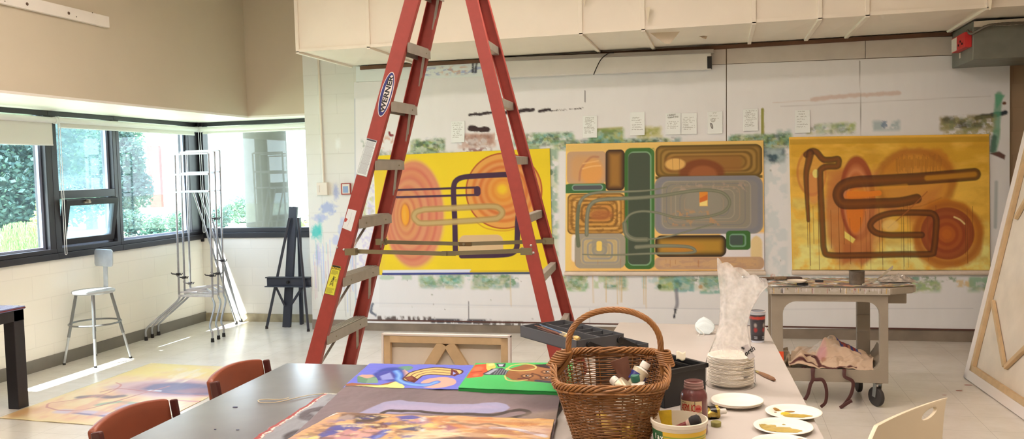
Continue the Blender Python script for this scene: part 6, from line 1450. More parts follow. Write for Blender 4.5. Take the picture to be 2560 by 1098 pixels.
T1 = tray_mb(tl0, tl1, ts0, ts1, .99 - .012, 1.02, .003, [tl0 + .06 * k for k in range(1, 6)], ts0 + (ts1 - ts0) * .55)
plabel(T1.build('upper_tray', M_TGR, TB), 'grey upper tray full of brushes')
e2 = at_z(1621, 856, .965); s2b = Vector((e2.x, e2.y, 0)).dot(Sv); l2 = Vector((e2.x, e2.y, 0)).dot(Lv)
T2 = tray_mb(l2, l2 + .38, s2b - .16, s2b, .925, .962, .003, [l2 + .065 * k for k in range(1, 6)])
T2.build('middle_tray', M_TGR, TB)
T3 = tray_mb(l0 + .01, l0 + .39, s1 - .19, s1 - .05, .846, .872, .003, [l0 + .07 * k for k in range(1, 6)])
T3.build('lower_tray', M_TBK, TB)
for l in (tl0 - .004, tl1 + .004):
    for (sa, za, sb, zb) in ((ts0 + .05, 1.0, s1 - .16, .86), (ts1 - .02, 1.0, s1 - .08, .86)):
        MB().beam(ls(l, sa, za), ls(l, sb, zb), .022, .005, Lv).lathe([(.012, -.004), (.012, .004)], 14, ls(l, sa, za), Lv).build('link_arm', M_TBK, TB, bevel=.001)
# brushes in the upper tray
M_BRH = [mat('brush_handle_brown', (112, 62, 40), rough=.35), mat('brush_handle_cream', (214, 198, 166), rough=.4), mat('brush_handle_blue', (70, 96, 130), rough=.4)]
M_FER = mat('brush_ferrule', (190, 184, 170), rough=.25, metal=.8); M_BRI = mat('bristle', (206, 176, 112), rough=.8)
blab = ['brush with a stout brown handle lying across the upper tray', 'brown handled brush with splayed pale bristles at the near end of the tray', 'slim cream handled brush along the front wall of the tray', 'second cream handled brush lying beside the stout brown one', 'thin brown handled brush under the others in the tray', 'blue handled brush at the far end of the tray']
for i in range(6):
    s_ = ts0 + .03 + .014 * (i % 4) + .004 * (i // 4); z = 1.0 + .006 * (i // 2); la = tl0 + .05 + .012 * i; lb_ = la + .26 - .01 * i
    p0, p1 = ls(la, s_, z), ls(lb_, s_ + .01 * ((i * 7) % 3 - 1), z + .012)
    br_ = thing('paint_brush', blab[i], 'brush', p0, group='brushes in the tool box tray')
    d = p1 - p0
    MB().tube([p0 + d * .22, p0 + d * .4, p1], [.004, .005, .0018], 8).build('handle', M_BRH[(0, 0, 1, 1, 0, 2)[i]], br_, smooth=True)
    MB().tube([p0 + d * .1, p0 + d * .23], .0045, 8).build('ferrule', M_FER, br_, smooth=True)
    MB().tube([p0, p0 + d * .06, p0 + d * .11], [.005, .007, .0045], 8).build('bristles', M_BRI, br_, smooth=True)
c = at_z(1702, 899, .872); lt = thing('paper_scrap', 'small crumpled pale scrap in the open tool box', 'paper', c)
MB().sheet(lambda s, t_: c + Vector(((s - .5) * .035, (t_ - .5) * .015, .004 * math.sin(s * 7) + .028 * t_)), 8, 6).build('scrap', mat('pale_scrap', (222, 214, 190), rough=.7), lt, smooth='all', solid=.001)
for k, (u, v) in enumerate(((1672, 926), (1681, 924))):
    c = at_z(u, v, .85); o = MB().lathe([(.006, 0), (.006, .012), (.002, .014)], 10, c).build('tube_stopper', M_TUBEW, loc=c, smooth=True); tag(o, ('white tube cap in the tool box, nearer the basket', 'white tube cap in the tool box, farther from the basket')[k], 'cap')
# ---- plates
M_PLATE = mat('paper_plate', (242, 235, 222), rough=.7, var=.03)
M_PLP = mat('plate_paint', attr=True, rough=.5)
def plate_prof(r, t_=.0012): return [(.001, 0), (r * .66, 0), (r * .74, .003), (r * .8, .01), (r * .96, .014), (r, .0135), (r, .0125), (r * .95, .0125), (r * .8, .0086), (r * .73, .0016), (.001, .0014)]
def pprof(r): return [(.001, .0008), (r * .66, .0008), (r * .74, .004), (r * .8, .0108), (r * .96, .0148), (r, .0138), (r, .0122), (r * .95, .0116), (r * .8, .008), (r * .72, .0), (.001, -.0004)]
def plate(label, c, r, group, parent=None):
    o = MB().lathe(pprof(r), 48, c, caps=False).build('paper_plate', M_PLATE, loc=c, smooth='all'); return tag(o, label, 'plate', group)
def smear(par, c, r, blobs, seed):
    q = Paint(-1, 1, -1, 1, 120, 120, (226, 216, 196)); 
    mask = np.zeros(q.X.shape)
    m_ = MB()
    for (bx, by, rx, ry, rot, col, th) in blobs:
        n = 60; pts = []
        for k in range(n):
            a = 2 * PI * k / n; w = 1 + .38 * (fbm(np.array([math.cos(a) * 1.9 + seed + bx * 3]), np.array([math.sin(a) * 1.9 + by * 5]), seed, 3)[0] - .5) * 2
            x, y = math.cos(a) * rx * w, math.sin(a) * ry * w; pts.append((c.x + r * (bx + x * math.cos(rot) - y * math.sin(rot)), c.y + r * (by + x * math.sin(rot) + y * math.cos(rot))))
        cxx = c.x + r * bx; cyy = c.y + r * by
        def zz(x, y): 
            d = math.hypot(x - c.x, y - c.y) / r
            return c.z + (.0018 if d < .68 else (.0018 + (d - .68) / .12 * .0095 if d < .8 else .0113 + (d - .8) / .16 * .004))
        vs = []; R_ = 5
        for j in range(R_ + 1):
            f = j / R_
            for (x, y) in pts: X_, Y_ = cxx + (x - cxx) * f, cyy + (y - cyy) * f; vs.append(Vector((X_, Y_, zz(X_, Y_) + .0022 * (1 - f * f))))
        fs = [[j * n + k, j * n + (k + 1) % n, (j + 1) * n + (k + 1) % n, (j + 1) * n + k] for j in range(R_) for k in range(n)]
        mm = MB(); mm.add(vs, fs); mm.build('paint_smear', mat('smear_%d_%d_%d' % col, col, rough=.4, var=.12, vscale=60), par, smooth='all', normals=False)
GOL = (176, 152, 62); BRT = (222, 190, 48); BRN = (140, 104, 74); OCH = (160, 122, 60)
cA = Vector((.234, 3.09, TZ)); cA = (at_z(1916, 1030, TZ + .012) + at_z(2052, 1030, TZ + .012)) / 2; cA.z = TZ + .0005
p_ = plate('plate with bright and golden yellow paint, overhanging the table edge', cA, .094, 'paint plates'); smear(p_, cA, .094, [(.1, -.12, .48, .22, .1, GOL, 1), (-.28, .12, .2, .14, .9, BRT, 1), (-.1, .38, .2, .1, .2, OCH, 1), (-.55, .45, .16, .07, .4, OCH, 1), (-.62, .2, .06, .03, .4, BRN, 1)], 3)
cB = (at_z(1888, 1066, TZ + .012) + at_z(2029, 1066, TZ + .012)) / 2; cB.z = TZ + .0005
p_ = plate('plate with a broad pale gold smear, second of the paint plates from the table front', cB, .094, 'paint plates'); smear(p_, cB, .094, [(-.1, -.05, .66, .3, -.05, (186, 164, 88), 1), (-.5, .2, .34, .2, .7, (178, 156, 80), 1), (.05, .55, .06, .04, 0, GOL, 1)], 5)
cC = at_z(1957, 1110, TZ + .012); cC.z = TZ + .0005
p_ = plate('plate with a brown smear, cut by the bottom of the view', cC, .094, 'paint plates'); smear(p_, cC, .094, [(.3, .35, .4, .25, .3, (164, 118, 82), 1)], 7)
cD = (at_z(1778, 998, TZ + .02) + at_z(1905, 1000, TZ + .02)) / 2; cD.z = TZ + .0005
for k in range(3): plate(['clean white plate lowest of the small stack by the knife', 'clean white plate in the middle of the small stack by the knife', 'clean white plate on top of the small stack by the knife'][k], cD + Vector((.001 * k, -.001 * k, .0035 * k)), .0925, 'small stack of clean plates')
# tall stack of plates in a plastic bag
cS = (at_z(1768, 968, TZ) + at_z(1886, 966, TZ)) / 2; cS.z = TZ + .004; cS.y += .02
NPl = 26; hS = .118
for k in range(NPl): plate('clean plate in the tall bagged stack' if 0 < k < NPl - 1 else ('bottom plate of the tall bagged stack' if k == 0 else 'topmost plate of the tall bagged stack'), cS + Vector((.0015 * math.sin(k * 2.1), .0015 * math.cos(k * 1.3), k * (hS - .014) / (NPl - 1))), .088, 'plates in the plastic bag')
M_BAG = bpy.data.materials.new('clear_bag'); M_BAG.use_nodes = True; setup_plastic(M_BAG, .34, .2, .03, (.97, .96, .94, 1))
nt_ = M_BAG.node_tree; tc_ = nt_.nodes.new('ShaderNodeTexCoord'); sz_ = nt_.nodes.new('ShaderNodeSeparateXYZ'); mr_ = nt_.nodes.new('ShaderNodeMapRange'); nz_ = nt_.nodes.new('ShaderNodeTexNoise'); nz_.inputs['Scale'].default_value = 30; ml_ = nt_.nodes.new('ShaderNodeMath'); ml_.operation = 'MULTIPLY'
nt_.links.new(tc_.outputs['Object'], sz_.inputs[0]); nt_.links.new(sz_.outputs['Z'], mr_.inputs['Value']); mr_.inputs['From Min'].default_value = .1; mr_.inputs['From Max'].default_value = .2; mr_.inputs['To Min'].default_value = .14; mr_.inputs['To Max'].default_value = 1.0
nt_.links.new(tc_.outputs['Object'], nz_.inputs['Vector']); nt_.links.new(mr_.outputs[0], ml_.inputs[0]); nt_.links.new(nz_.outputs['Fac'], ml_.inputs[1])
for n_ in nt_.nodes:
    if n_.type == 'MIX_SHADER' and n_.inputs[1].is_linked and n_.inputs[1].links[0].from_node.type == 'BSDF_TRANSPARENT': nt_.links.new(ml_.outputs[0], n_.inputs[0])
depth_y = cS.y + .02
prof = [(1766, 985, 1886, 980), (1762, 960, 1890, 960), (1764, 905, 1886, 900), (1772, 880, 1880, 880), (1785, 850, 1874, 852), (1797, 810, 1868, 815), (1800, 770, 1878, 775), (1801, 740, 1900, 735), (1797, 700, 1922, 715), (1796, 668, 1915, 690)]
ctr = []
for (ua, va, ub, vb) in prof:
    a, b = at_y(ua, va, depth_y), at_y(ub, vb, depth_y); ctr.append((a, b))
def bagf(s, t_):
    f = t_ * (len(ctr) - 1); i = min(int(f), len(ctr) - 2); f -= i
    a = ctr[i][0].lerp(ctr[i + 1][0], f); b = ctr[i][1].lerp(ctr[i + 1][1], f); c = (a + b) / 2; e = (b - a) / 2; w = e.length
    ang = 2 * PI * s; up = max(0, (t_ - .32) / .68)
    dy = .094 * (1 - min(1, up * 1.25)) + .02
    wr = 1 + (.03 + .16 * up) * (float(fbm(np.array([s * 9 % 9]), np.array([t_ * 4]), 3, 3)[0]) - .5) * (1 if s < 1 else 1)
    ca, sa_ = math.cos(ang), math.sin(ang)
    rip = .012 * up * math.sin(ang * 7 + t_ * 6)
    p = c + e * ca * wr + Vector((0, (dy * wr + rip) * sa_, 0))
    if t_ < .06: p.z = max(p.z, TZ + .0015)
    p.z = max(p.z, TZ + .0015)
    if t_ > .97: p.z += .05 * (-ca) * .5 + .012 * math.sin(ang * 5)
    return p
bm_ = MB(); nx, ny = 97, 60
vs = []
for j in range(ny):
    for i in range(nx - 1): vs.append(bagf(i / (nx - 1), j / (ny - 1)))
fs = [[j * (nx - 1) + i, j * (nx - 1) + (i + 1) % (nx - 1), (j + 1) * (nx - 1) + (i + 1) % (nx - 1), (j + 1) * (nx - 1) + i] for j in range(ny - 1) for i in range(nx - 1)]
bm_.add(vs, fs)
bag = bm_.build('plastic_bag', M_BAG, loc=(cS.x, cS.y, TZ), smooth='all'); tag(bag, 'tall clear plastic bag twisted open above the stack of white plates', 'bag')
# printed patch and bars on the bag
fy = cS.y - .078
c0 = at_y(1868, 880, fy + .02); K_ = mat('bag_print_black', (28, 26, 28), rough=.4)
a, b, cc, d = [at_y(u_, v_, cS.y - .06) for u_, v_ in ((1850, 868), (1870, 861), (1888, 893), (1873, 900))]
pp = MB(); pp.add([a, b, cc, d, a + Vector((0, .001, 0)), b + Vector((0, .001, 0)), cc + Vector((0, .001, 0)), d + Vector((0, .001, 0))], [(0, 1, 2, 3), (4, 7, 6, 5), (0, 4, 5, 1), (1, 5, 6, 2), (2, 6, 7, 3), (3, 7, 4, 0)])
pb_ = plabel(pp.build('printed_patch', mat('bag_print_white', (206, 202, 204), rough=.4), bag), 'white printed patch with black script letters')
text_obj('printed_script', 'orth', .026, K_, pb_, at_y(1873, 879, cS.y - .062), (.8, .0, .6), (-.6, 0, .8), ext=.0002, bold=.0006, shear=.3)
MB().tube([at_y(1853, 869, cS.y - .061), at_y(1861, 872, cS.y - .061)], .004, 6).build('printed_flag', K_, pb_)
for (u0, v0, u1, v1, r) in ((1860, 923, 1884, 918, .0012), (1860, 944, 1874, 940, .0009), (1860, 947, 1870, 944, .0007)): MB().tube([at_y(u0, v0, fy - .006), at_y(u1, v1, fy + .02)], r, 6).build('printed_bar', K_, bag)
# ---- knife
k0, k1 = at_z(1937, 950, TZ + .008), at_z(1885, 926, TZ + .006)
t = thing('palette_knife', 'paint knife with a worn wooden handle on the grey table', 'knife', k0)
d = (k1 - k0); M_WD = mat('worn_wood', (140, 100, 68), rough=.5, var=.2, vscale=40)
MB().tube([k0, k0 + d * .08, k0 + d * .35, k0 + d * .62, k0 + d * .72], [.004, .0085, .0095, .0075, .006], 10).build('handle', M_WD, t, smooth=True)
MB().tube([k0 + d * .7, k0 + d * .85], .005, 8).build('ferrule', mat('brass', (176, 150, 84), rough=.35, metal=.7), t, smooth=True)
MB().beam(k0 + d * .84, k0 + d * 1.35, .014, .0012).build('blade', mat('paint_crusted_steel', (150, 146, 120), rough=.4, metal=.6, var=.3, vscale=60), t)
# ---- cup
cp_ = (at_z(1872, 856, TZ) + at_z(1916, 856, TZ)) / 2; cp_.z = TZ
hc = at_y(1895, 778, cp_.y).z - TZ
t = thing('plastic_cup', 'dark printed plastic drinking cup at the far edge of the grey table', 'cup', cp_)
cb = Paint(0, 1, 0, 1, 160, 110, (64, 58, 60), k=.7)
cb.blot(0, 0, 1, 1, (120, 106, 102), .12, .48, seed=3, a=.7, fade=.02); cb.blot(0, .35, 1, .8, (140, 48, 44), .12, .56, seed=5, a=.8, fade=.05); cb.rr(-.1, 0, 1.1, .1, .01, (196, 190, 186), .02); cb.rr(-.1, .74, 1.1, .93, .01, (44, 38, 40), .05, .8); cb.rr(-.1, .93, 1.1, 1.1, .01, (216, 210, 206), .03)
for i in range(5): cb.st([(.04 + .2 * i, .2), (.16 + .2 * i, .2)], .05, (196, 66, 50), soft=.03, wob=.05); cb.st([(.06 + .2 * i, .3), (.15 + .2 * i, .3)], .012, (40, 36, 38), soft=.02); cb.ell(.1 + .2 * i, .58, .04, .07, (170, 50, 46), .03); cb.ell(.1 + .2 * i, .43, .03, .06, (190, 170, 150), .03, .8); cb.st([(.07 + .2 * i, .8), (.13 + .2 * i, .8)], .012, (190, 184, 180), soft=.015); cb.st([(.08 + .2 * i, .85), (.125 + .2 * i, .85)], .018, (160, 154, 150), soft=.015)
cb.dots(60, 0, 1, .55, .95, .005, .014, [(180, 50, 44), (40, 36, 38)], 3)
cupM = mat('cup_print', attr=True, rough=.3)
def cuppos(s, t_):
    r = .0385 + (.031 - .0385) * t_; a = 2 * PI * s; return np.stack([cp_.x + r * np.cos(a), cp_.y + r * np.sin(a), TZ + .001 + hc * (1 - t_)], 1)
cb.build('cup_wall', cupM, cuppos, t)
MB().lathe([(.001, .002), (.031, .002), (.031, 0), (.0315, .004)], 30, cp_, caps=False).build('base', mat('cup_base', (206, 202, 200), rough=.3), t, smooth=True)
MB().lathe([(.0385, hc - .002), (.0405, hc - .001), (.0405, hc + .002), (.037, hc + .002)], 30, cp_, caps=False).build('rim', mat('cup_base'), t, smooth=True)
# ---- face mask
mc = at_z(1762, 836, TZ); t = thing('face_mask', 'pale blue surgical face mask lying on the grey table', 'mask', mc)
M_MASK = mat('mask_fabric', (214, 228, 231), rough=.85, bump=.2, bscale=200)
def mk(s, t_):
    x = (s - .5) * .1; y = (t_ - .5) * .07; b = math.sin(PI * s) * math.sin(PI * t_)
    return mc + Vector((x * (1 - .55 * (2 * t_ - 1) ** 2), y * .5 + .02 * t_,   .004 + .08 * t_ * (1 - .3 * abs(s - .4)) + .02 * b + .0015 * math.sin(t_ * 22)))
MB().sheet(mk, 24, 24).build('fabric', M_MASK, t, smooth='all', solid=.002)
for s in (0, 1):
    a, b = mk(s * .94 + .03, .04), mk(s * .94 + .03, .5); mid = Vector((mc.x - .02 + .02 * s, mc.y - .06, TZ + .003))
    if s == 1: mid = Vector((mc.x + .05, mc.y + .03, TZ + .01))
    MB().tube(smooth_path([a, (a + mid) / 2 + Vector((-.01, -.008, -.004)), mid, (b + mid) / 2 + Vector((.03, -.012, -.012)), b], 6), .0016, 6).build('ear_loop', mat('elastic', (230, 228, 222), rough=.8), t, smooth=True)
# ---- jar of acrylic
jc = (at_z(1702, 1084, TZ) + at_z(1770, 1084, TZ)) / 2; jc.z = TZ; jr = (at_z(1770, 1084, TZ) - at_z(1702, 1084, TZ)).length / 2
zt = at_y(1737, 952, jc.y).z; hj = zt - TZ
t = thing('paint_jar', 'open maroon jar of acrylic paint with a cream label', 'jar', jc)
M_JAR = mat('maroon_paint_jar', (112, 66, 66), rough=.25, var=.12, vscale=20, coat=.3)
MB().lathe([(.001, .001), (jr * .92, .001), (jr, .008), (jr, hj * .68), (jr * .97, hj * .75), (jr * .84, hj * .82), (jr * .7, hj * .855), (jr * .68, hj * .87)], 40, jc).build('body', M_JAR, t, smooth=True)
MB().lathe([(jr * .68, hj * .86), (jr * .74, hj * .875), (jr * .74, hj * .9), (jr * .69, hj * .91), (jr * .72, hj * .925), (jr * .72, hj * .945), (jr * .69, hj * .955), (jr * .7, hj * .99), (jr * .64, hj), (jr * .6, hj * .95)], 36, jc, caps=False).build('neck', mat('jar_neck', (158, 122, 116), rough=.3, var=.15), t, smooth=True)
MB().lathe([(.001, hj * .945), (jr * .66, hj * .95), (jr * .68, hj * .99)], 30, jc, caps=False).build('paint', mat('wet_maroon_paint', (84, 36, 32), rough=.2), t, smooth=True)
lab = MB(); z0, z1 = hj * .36, hj * .67; view = math.atan2(-jc.y, -jc.x); n = 30
vs = [jc + Vector((math.cos(view + a) * jr * 1.006, math.sin(view + a) * jr * 1.006, z)) for z in (z0, z1) for a in [(-1.15 + 1.75 * k / n) for k in range(n + 1)]]
lab.add(vs, [[k, k + 1, n + 2 + k, n + 1 + k] for k in range(n)])
lb_o = plabel(lab.build('label', mat('cream_label', (214, 196, 150), rough=.6), t, smooth='all'), 'cream label reading ACRYLIC in red')
LR = mat('label_red', (186, 48, 40), rough=.5); LB = mat('label_dark', (66, 54, 44), rough=.5)
for i, ch in enumerate('ACRYLIC'):
    a = view - .93 + i * .15; e = Vector((math.cos(a), math.sin(a), 0)); tx = Vector((-e.y, e.x, 0))
    text_obj('lettering', ch, .034, LR, lb_o, jc + e * (jr * 1.012) + Vector((0, 0, hj * .535)), tx, (0, 0, 1), ext=.0002, bold=.0003, sx=.5)
a = view + .3; e = Vector((math.cos(a), math.sin(a), 0)); tx = Vector((-e.y, e.x, 0))
MB().lathe([(.012, 0), (.012, .0006)], 20, jc + e * (jr * 1.0) + Vector((0, 0, hj * .535)), e).build('round_emblem', mat('label_pink', (206, 120, 100), rough=.5), lb_o)
MB().prism([(-.008, -.004), (-.005, .004), (0, .002), (.005, .004), (.008, -.004)], jc + e * (jr * 1.015) + Vector((0, 0, hj * .537)), tx, (0, 0, 1), e * .001).build('emblem_mark', LR, lb_o)
def arc(z, a0, a1, r=.0009, m=LB): MB().tube([jc + Vector((math.cos(view + a0 + (a1 - a0) * k / 14) * jr * 1.008, math.sin(view + a0 + (a1 - a0) * k / 14) * jr * 1.008, z)) for k in range(15)], r, 5).build('printed_rule', m, lb_o)
arc(hj * .455, -1.14, .58); arc(hj * .64, -.98, -.6, .0007)
aa = view + .06; MB().tube([jc + Vector((math.cos(aa) * jr * 1.008, math.sin(aa) * jr * 1.008, z)) for z in (hj * .36, hj * .67)], .0009, 5).build('printed_rule', LB, lb_o)
# ---- tub of brushes
uc = (at_z(1626, 1128, TZ) + at_z(1766, 1128, TZ)) / 2; uc.z = TZ; uc.y -= .01
ra = at_y(1626, 1046, uc.y); rb2 = at_y(1770, 1046, uc.y); rr0 = (rb2 - ra).length / 2; uc.x = (ra.x + rb2.x) / 2
zr = at_y(1697, 1046, uc.y).z - TZ
t = thing('plastic_tub', 'white plastic food tub with a yellow and green label full of paint things', 'tub', uc)
MB().lathe([(.001, .001), (rr0 * .84, .001), (rr0 * .96, zr - .012), (rr0, zr - .01), (rr0, zr), (rr0 * .95, zr + .001), (rr0 * .93, zr - .01), (rr0 * .82, .006), (.001, .006)], 56, uc, caps=False).build('body', mat('tub_white', (226, 218, 200), rough=.35), t, smooth=True)
tp_ = Paint(0, 1, 0, 1, 260, 60, (226, 176, 44), k=.8)
tp_.rr(-.1, .0, .28, 1.1, .01, (40, 92, 50), .01); tp_.rr(-.1, .62, .28, 1.1, .01, (206, 110, 30), .01)
for y in (.2, .3): tp_.st([(.3, y), (.97, y + .02)], .025, (120, 150, 60), soft=.03, sm=False)
tp_.rr(.3, .5, 1.1, 1.1, .01, (238, 196, 60), .05, .7); tp_.st([(.3, .7), (.95, .72)], .03, (90, 140, 60), soft=.03, sm=False)
vw = math.atan2(-uc.y, -uc.x)
def tubpos(s, t_):
    a = vw - 1.45 + 2.9 * s; r = rr0 * (.84 + .12 * ((1 - t_) * .72 + .14)) * 1.008; return np.stack([uc.x + r * np.cos(a), uc.y + r * np.sin(a), uc.z + zr * ((1 - t_) * .72 + .06)], 1)
tl_o = plabel(tp_.build('label', mat('tub_label', attr=True, rough=.4), tubpos, t), 'yellow label with a green panel')
for i, ch in enumerate('lay'):
    a = vw - 1.0 + i * .16; e = Vector((math.cos(a), math.sin(a), 0)); text_obj('lettering', ch, .022, mat('label_white', (240, 238, 230), rough=.5), tl_o, Vector((uc.x, uc.y, uc.z)) + e * (rr0 * .955) + Vector((0, 0, zr * .6)), (-e.y, e.x, 0), (0, 0, 1), ext=.0002, bold=.0004)
# contents of the tub
c_ = Vector((uc.x, uc.y, uc.z))
paint_tube('flattened yellow paint tube standing in the plastic tub', c_ + Vector((-.03, .02, .02)), (.12, .1, -1), .105, .014, mat('tube_yellow_wet', (214, 182, 40), rough=.3, var=.2, vscale=50), M_TUBEW, (0, 1, 0), crumple=.06)
fb_ = at_y(1740, 1052, uc.y - .02); fa_ = c_ + Vector((-.02, -.01, zr * .7))
t = thing('dabber_brush', 'short brush with a red handle and a black foam end in the tub', 'brush', fb_)
d = (fb_ - fa_)
MB().tube(smooth_path([fa_ + Vector((-.03, -.01, -.012)), fa_, fa_ + d * .4, fa_ + d * .66], 4), [.006] * 4 + [.007] * 4 + [.008] * 5, 10).build('handle', mat('red_stained_handle', (120, 40, 40), rough=.35, var=.3, vscale=60), t, smooth=True)
MB().tube([fa_ + d * .62, fa_ + d * .8], [.009, .014], 12).build('ferrule', mat('pink_white_collar', (206, 176, 166), rough=.4), t, smooth=True)
MB().tube([fa_ + d * .78, fa_ + d * .9, fa_ + d * 1.1, fa_ + d * 1.16], [.015, .0175, .0165, .012], 14).build('foam_head', mat('black_foam', (34, 33, 34), rough=.75, bump=.4, bscale=150), t, smooth=True)
paint_tube('white paint tube lying in the tub under the foam brush', c_ + Vector((.02, -.03, zr * .72)), (.3, -.6, .1), .08, .014, M_TUBEW, mat('tube_grey_cap', (120, 118, 116), rough=.4))
# black and yellow paint tube beside the jar
p_ = at_z(1795, 1030, TZ + .02)
paint_tube('squeezed black, silver and yellow paint tube beside the jar', p_, (.85, .35, .02), .11, .022, mat('tube_mixed', (188, 160, 70), rough=.3, metal=.4, var=.5, vscale=45), M_TUBEW, (0, 0, 1), band=mat('tube_black_band', (30, 28, 28), rough=.3), crumple=.12, capr=.45)
p_ = at_z(1790, 1060, TZ + .008)
o = MB().lathe([(.016, -.008), (.017, .006), (.015, .008), (.001, .008)], 20, p_).build('screw_top', mat('greenish_cap', (146, 140, 70), rough=.4, var=.3, vscale=60), loc=(p_.x, p_.y, TZ), smooth=True); tag(o, 'small paint-crusted olive cap beside the maroon jar', 'cap')
# ================================================================== CART
CY0, CY1 = 5.9, 6.34
xa = at_y(1934, 850, CY0).x - .012; xb = at_y(2221, 850, CY0).x; rx0, rx1 = at_y(2142, 850, 6.3).x, at_y(2175, 850, 6.3).x
zt0 = at_y(2090, 728, CY0).z; zb0 = .165
t = thing('utility_cart', 'beige plastic two-shelf utility cart smeared with paint behind the grey table', 'cart', ((xa + xb) / 2, (CY0 + CY1) / 2, 0))
M_CART = mat('beige_plastic', (150, 140, 125), rough=.55, var=.1, vscale=8)
M_CARTP = mat('cart_top_paint', attr=True, rough=.45)
r_ = .085
def side(y0, y1):
    """shelf frame profile with rounded inner corners, seen from the front"""
    out = [(xa, zb0), (xb, zb0), (xb, zt0), (xa, zt0)]
    lw, rw = .072, .05
    ix0, ix1, iz0, iz1 = xa + lw, xb - rw, zb0 + .085, zt0 - .07
    inn = []
    for cx, cz, a0 in ((ix1 - r_, iz1 - r_, 0), (ix0 + r_, iz1 - r_, 90), (ix0 + .04, iz0 + .04, 180), (ix1 - .06, iz0 + .06, 270)):
        rr_ = r_ if a0 < 180 else (.04 if a0 == 180 else .06)
        for k in range(7): a = math.radians(a0 + 15 * k); inn.append((cx + rr_ * math.cos(a), cz + rr_ * math.sin(a)))
    return out, inn
out, inn = side(0, 0)
m_ = MB()
def ringprism(m_, out, inn, y0, y1):
    # quads between outer rectangle and inner loop, both faces
    n = len(inn); per = []
    for (x, z) in inn:
        # project to outer rectangle by nearest side along ray from centre
        cx, cz = (xa + xb) / 2, (zb0 + zt0) / 2; dx, dz = x - cx, z - cz
        k = min([(xb - cx) / dx if dx > 0 else (xa - cx) / dx if dx < 0 else 9, (zt0 - cz) / dz if dz > 0 else (zb0 - cz) / dz if dz < 0 else 9]); per.append((cx + dx * k, cz + dz * k))
    # insert corners
    I, O = [], []
    cor = {0: (xb, zt0), 1: (xa, zt0), 2: (xa, zb0), 3: (xb, zb0)}
    for i in range(n):
        I.append(inn[i]); O.append(per[i])
        a, b = per[i], per[(i + 1) % n]
        if abs(a[0] - b[0]) > 1e-6 and abs(a[1] - b[1]) > 1e-6:
            c = min(cor.values(), key=lambda c: abs(c[0] - a[0]) + abs(c[1] - a[1]) + abs(c[0] - b[0]) + abs(c[1] - b[1]))
            I.append(((inn[i][0] + inn[(i + 1) % n][0]) / 2, (inn[i][1] + inn[(i + 1) % n][1]) / 2)); O.append(c)
    n = len(I); vs = []
    for y in (y0, y1): vs += [Vector((x, y, z)) for x, z in O] + [Vector((x, y, z)) for x, z in I]
    fs = []
    for i in range(n):
        j = (i + 1) % n
        fs += [[i, j, n + j, n + i], [2 * n + i, 3 * n + i, 3 * n + j, 2 * n + j], [i, 2 * n + i, 2 * n + j, j], [n + i, n + j, 3 * n + j, 3 * n + i]]
    m_.add(vs, fs)
ringprism(m_, out, inn, CY0, CY0 + .05)
m_.build('front_frame', M_CART, t, bevel=.004)
for x0, x1 in ((xa, xa + .07), (rx0, rx1)):
    lg = MB().box(x0, x1, CY1 - .05, CY1, zb0, zt0 - .02).build('rear_leg', M_CART, t, bevel=.004)
    if x1 == rx1:
        for z in (.3, .42, .54, .64): MB().box(x0 - .002, x1 - .006, CY1 - .056, CY1 - .05, z, z + .008).build('leg_rib', M_CART, lg)
MB().box(xa, xb, CY0 + .05, CY1, zb0, zb0 + .07).build('lower_shelf', M_CART, t, bevel=.006)
MB().prism([(0, 0), (0, .12), (-.02, .08), (-.06, .02), (-.1, 0)], (xb, CY0 + .04, zb0 + .07), (1, 0, 0), (0, 0, 1), (0, CY1 - CY0 - .06, 0)).build('shelf_lip', M_CART, t)
# top tray with handle overhang
hx = at_y(2281, 712, (CY0 + CY1) / 2).x
poly = [(xa - .02, CY0 - .02), (xb + .02, CY0 - .02), (hx - .03, CY0 + .06), (hx, CY0 + .12), (hx, CY1 - .1), (hx - .03, CY1 - .04), (xb + .02, CY1 + .02), (xa - .02, CY1 + .02)]
zT = zt0 + .028
MB().prism(poly, (0, 0, zt0 - .02), (1, 0, 0), (0, 1, 0), (0, 0, zT - zt0 + .018)).build('top_tray', M_CART, t, bevel=.008)
q = Paint(0, 100, 0, 60, 220, 140, (150, 138, 118), ref=(200, 186, 170))
for c, s_, th, sd_ in (((96, 88, 80), 14, .5, 1), ((206, 196, 186), 9, .56, 2), ((150, 112, 70), 8, .6, 3), ((110, 70, 60), 6, .64, 4), ((100, 120, 100), 7, .64, 5), ((180, 120, 90), 5, .66, 6), ((60, 56, 58), 5, .64, 7), ((196, 170, 90), 5, .68, 8)): q.blot(0, 0, 100, 60, c, s_, th, seed=sd_, a=.85, fade=2, sh=12)
px0, px1, py0, py1 = xa - .015, hx - .006, CY0 - .015, CY1 + .012
def tpos(s, t_):
    x = px0 + (px1 - px0) * s; y = py1 + (py0 - py1) * t_
    k = np.clip((x - xb) / (hx - xb), 0, 1); mid = (py0 + py1) / 2; y = mid + (y - mid) * (1 - .35 * k)
    return np.stack([x, y, zT + .0005 + .004 * fbm(s * 30, t_ * 20, 5) * ((s > .02) & (s < .98))], 1)
q.build('paint_layer', M_CARTP, tpos, t)
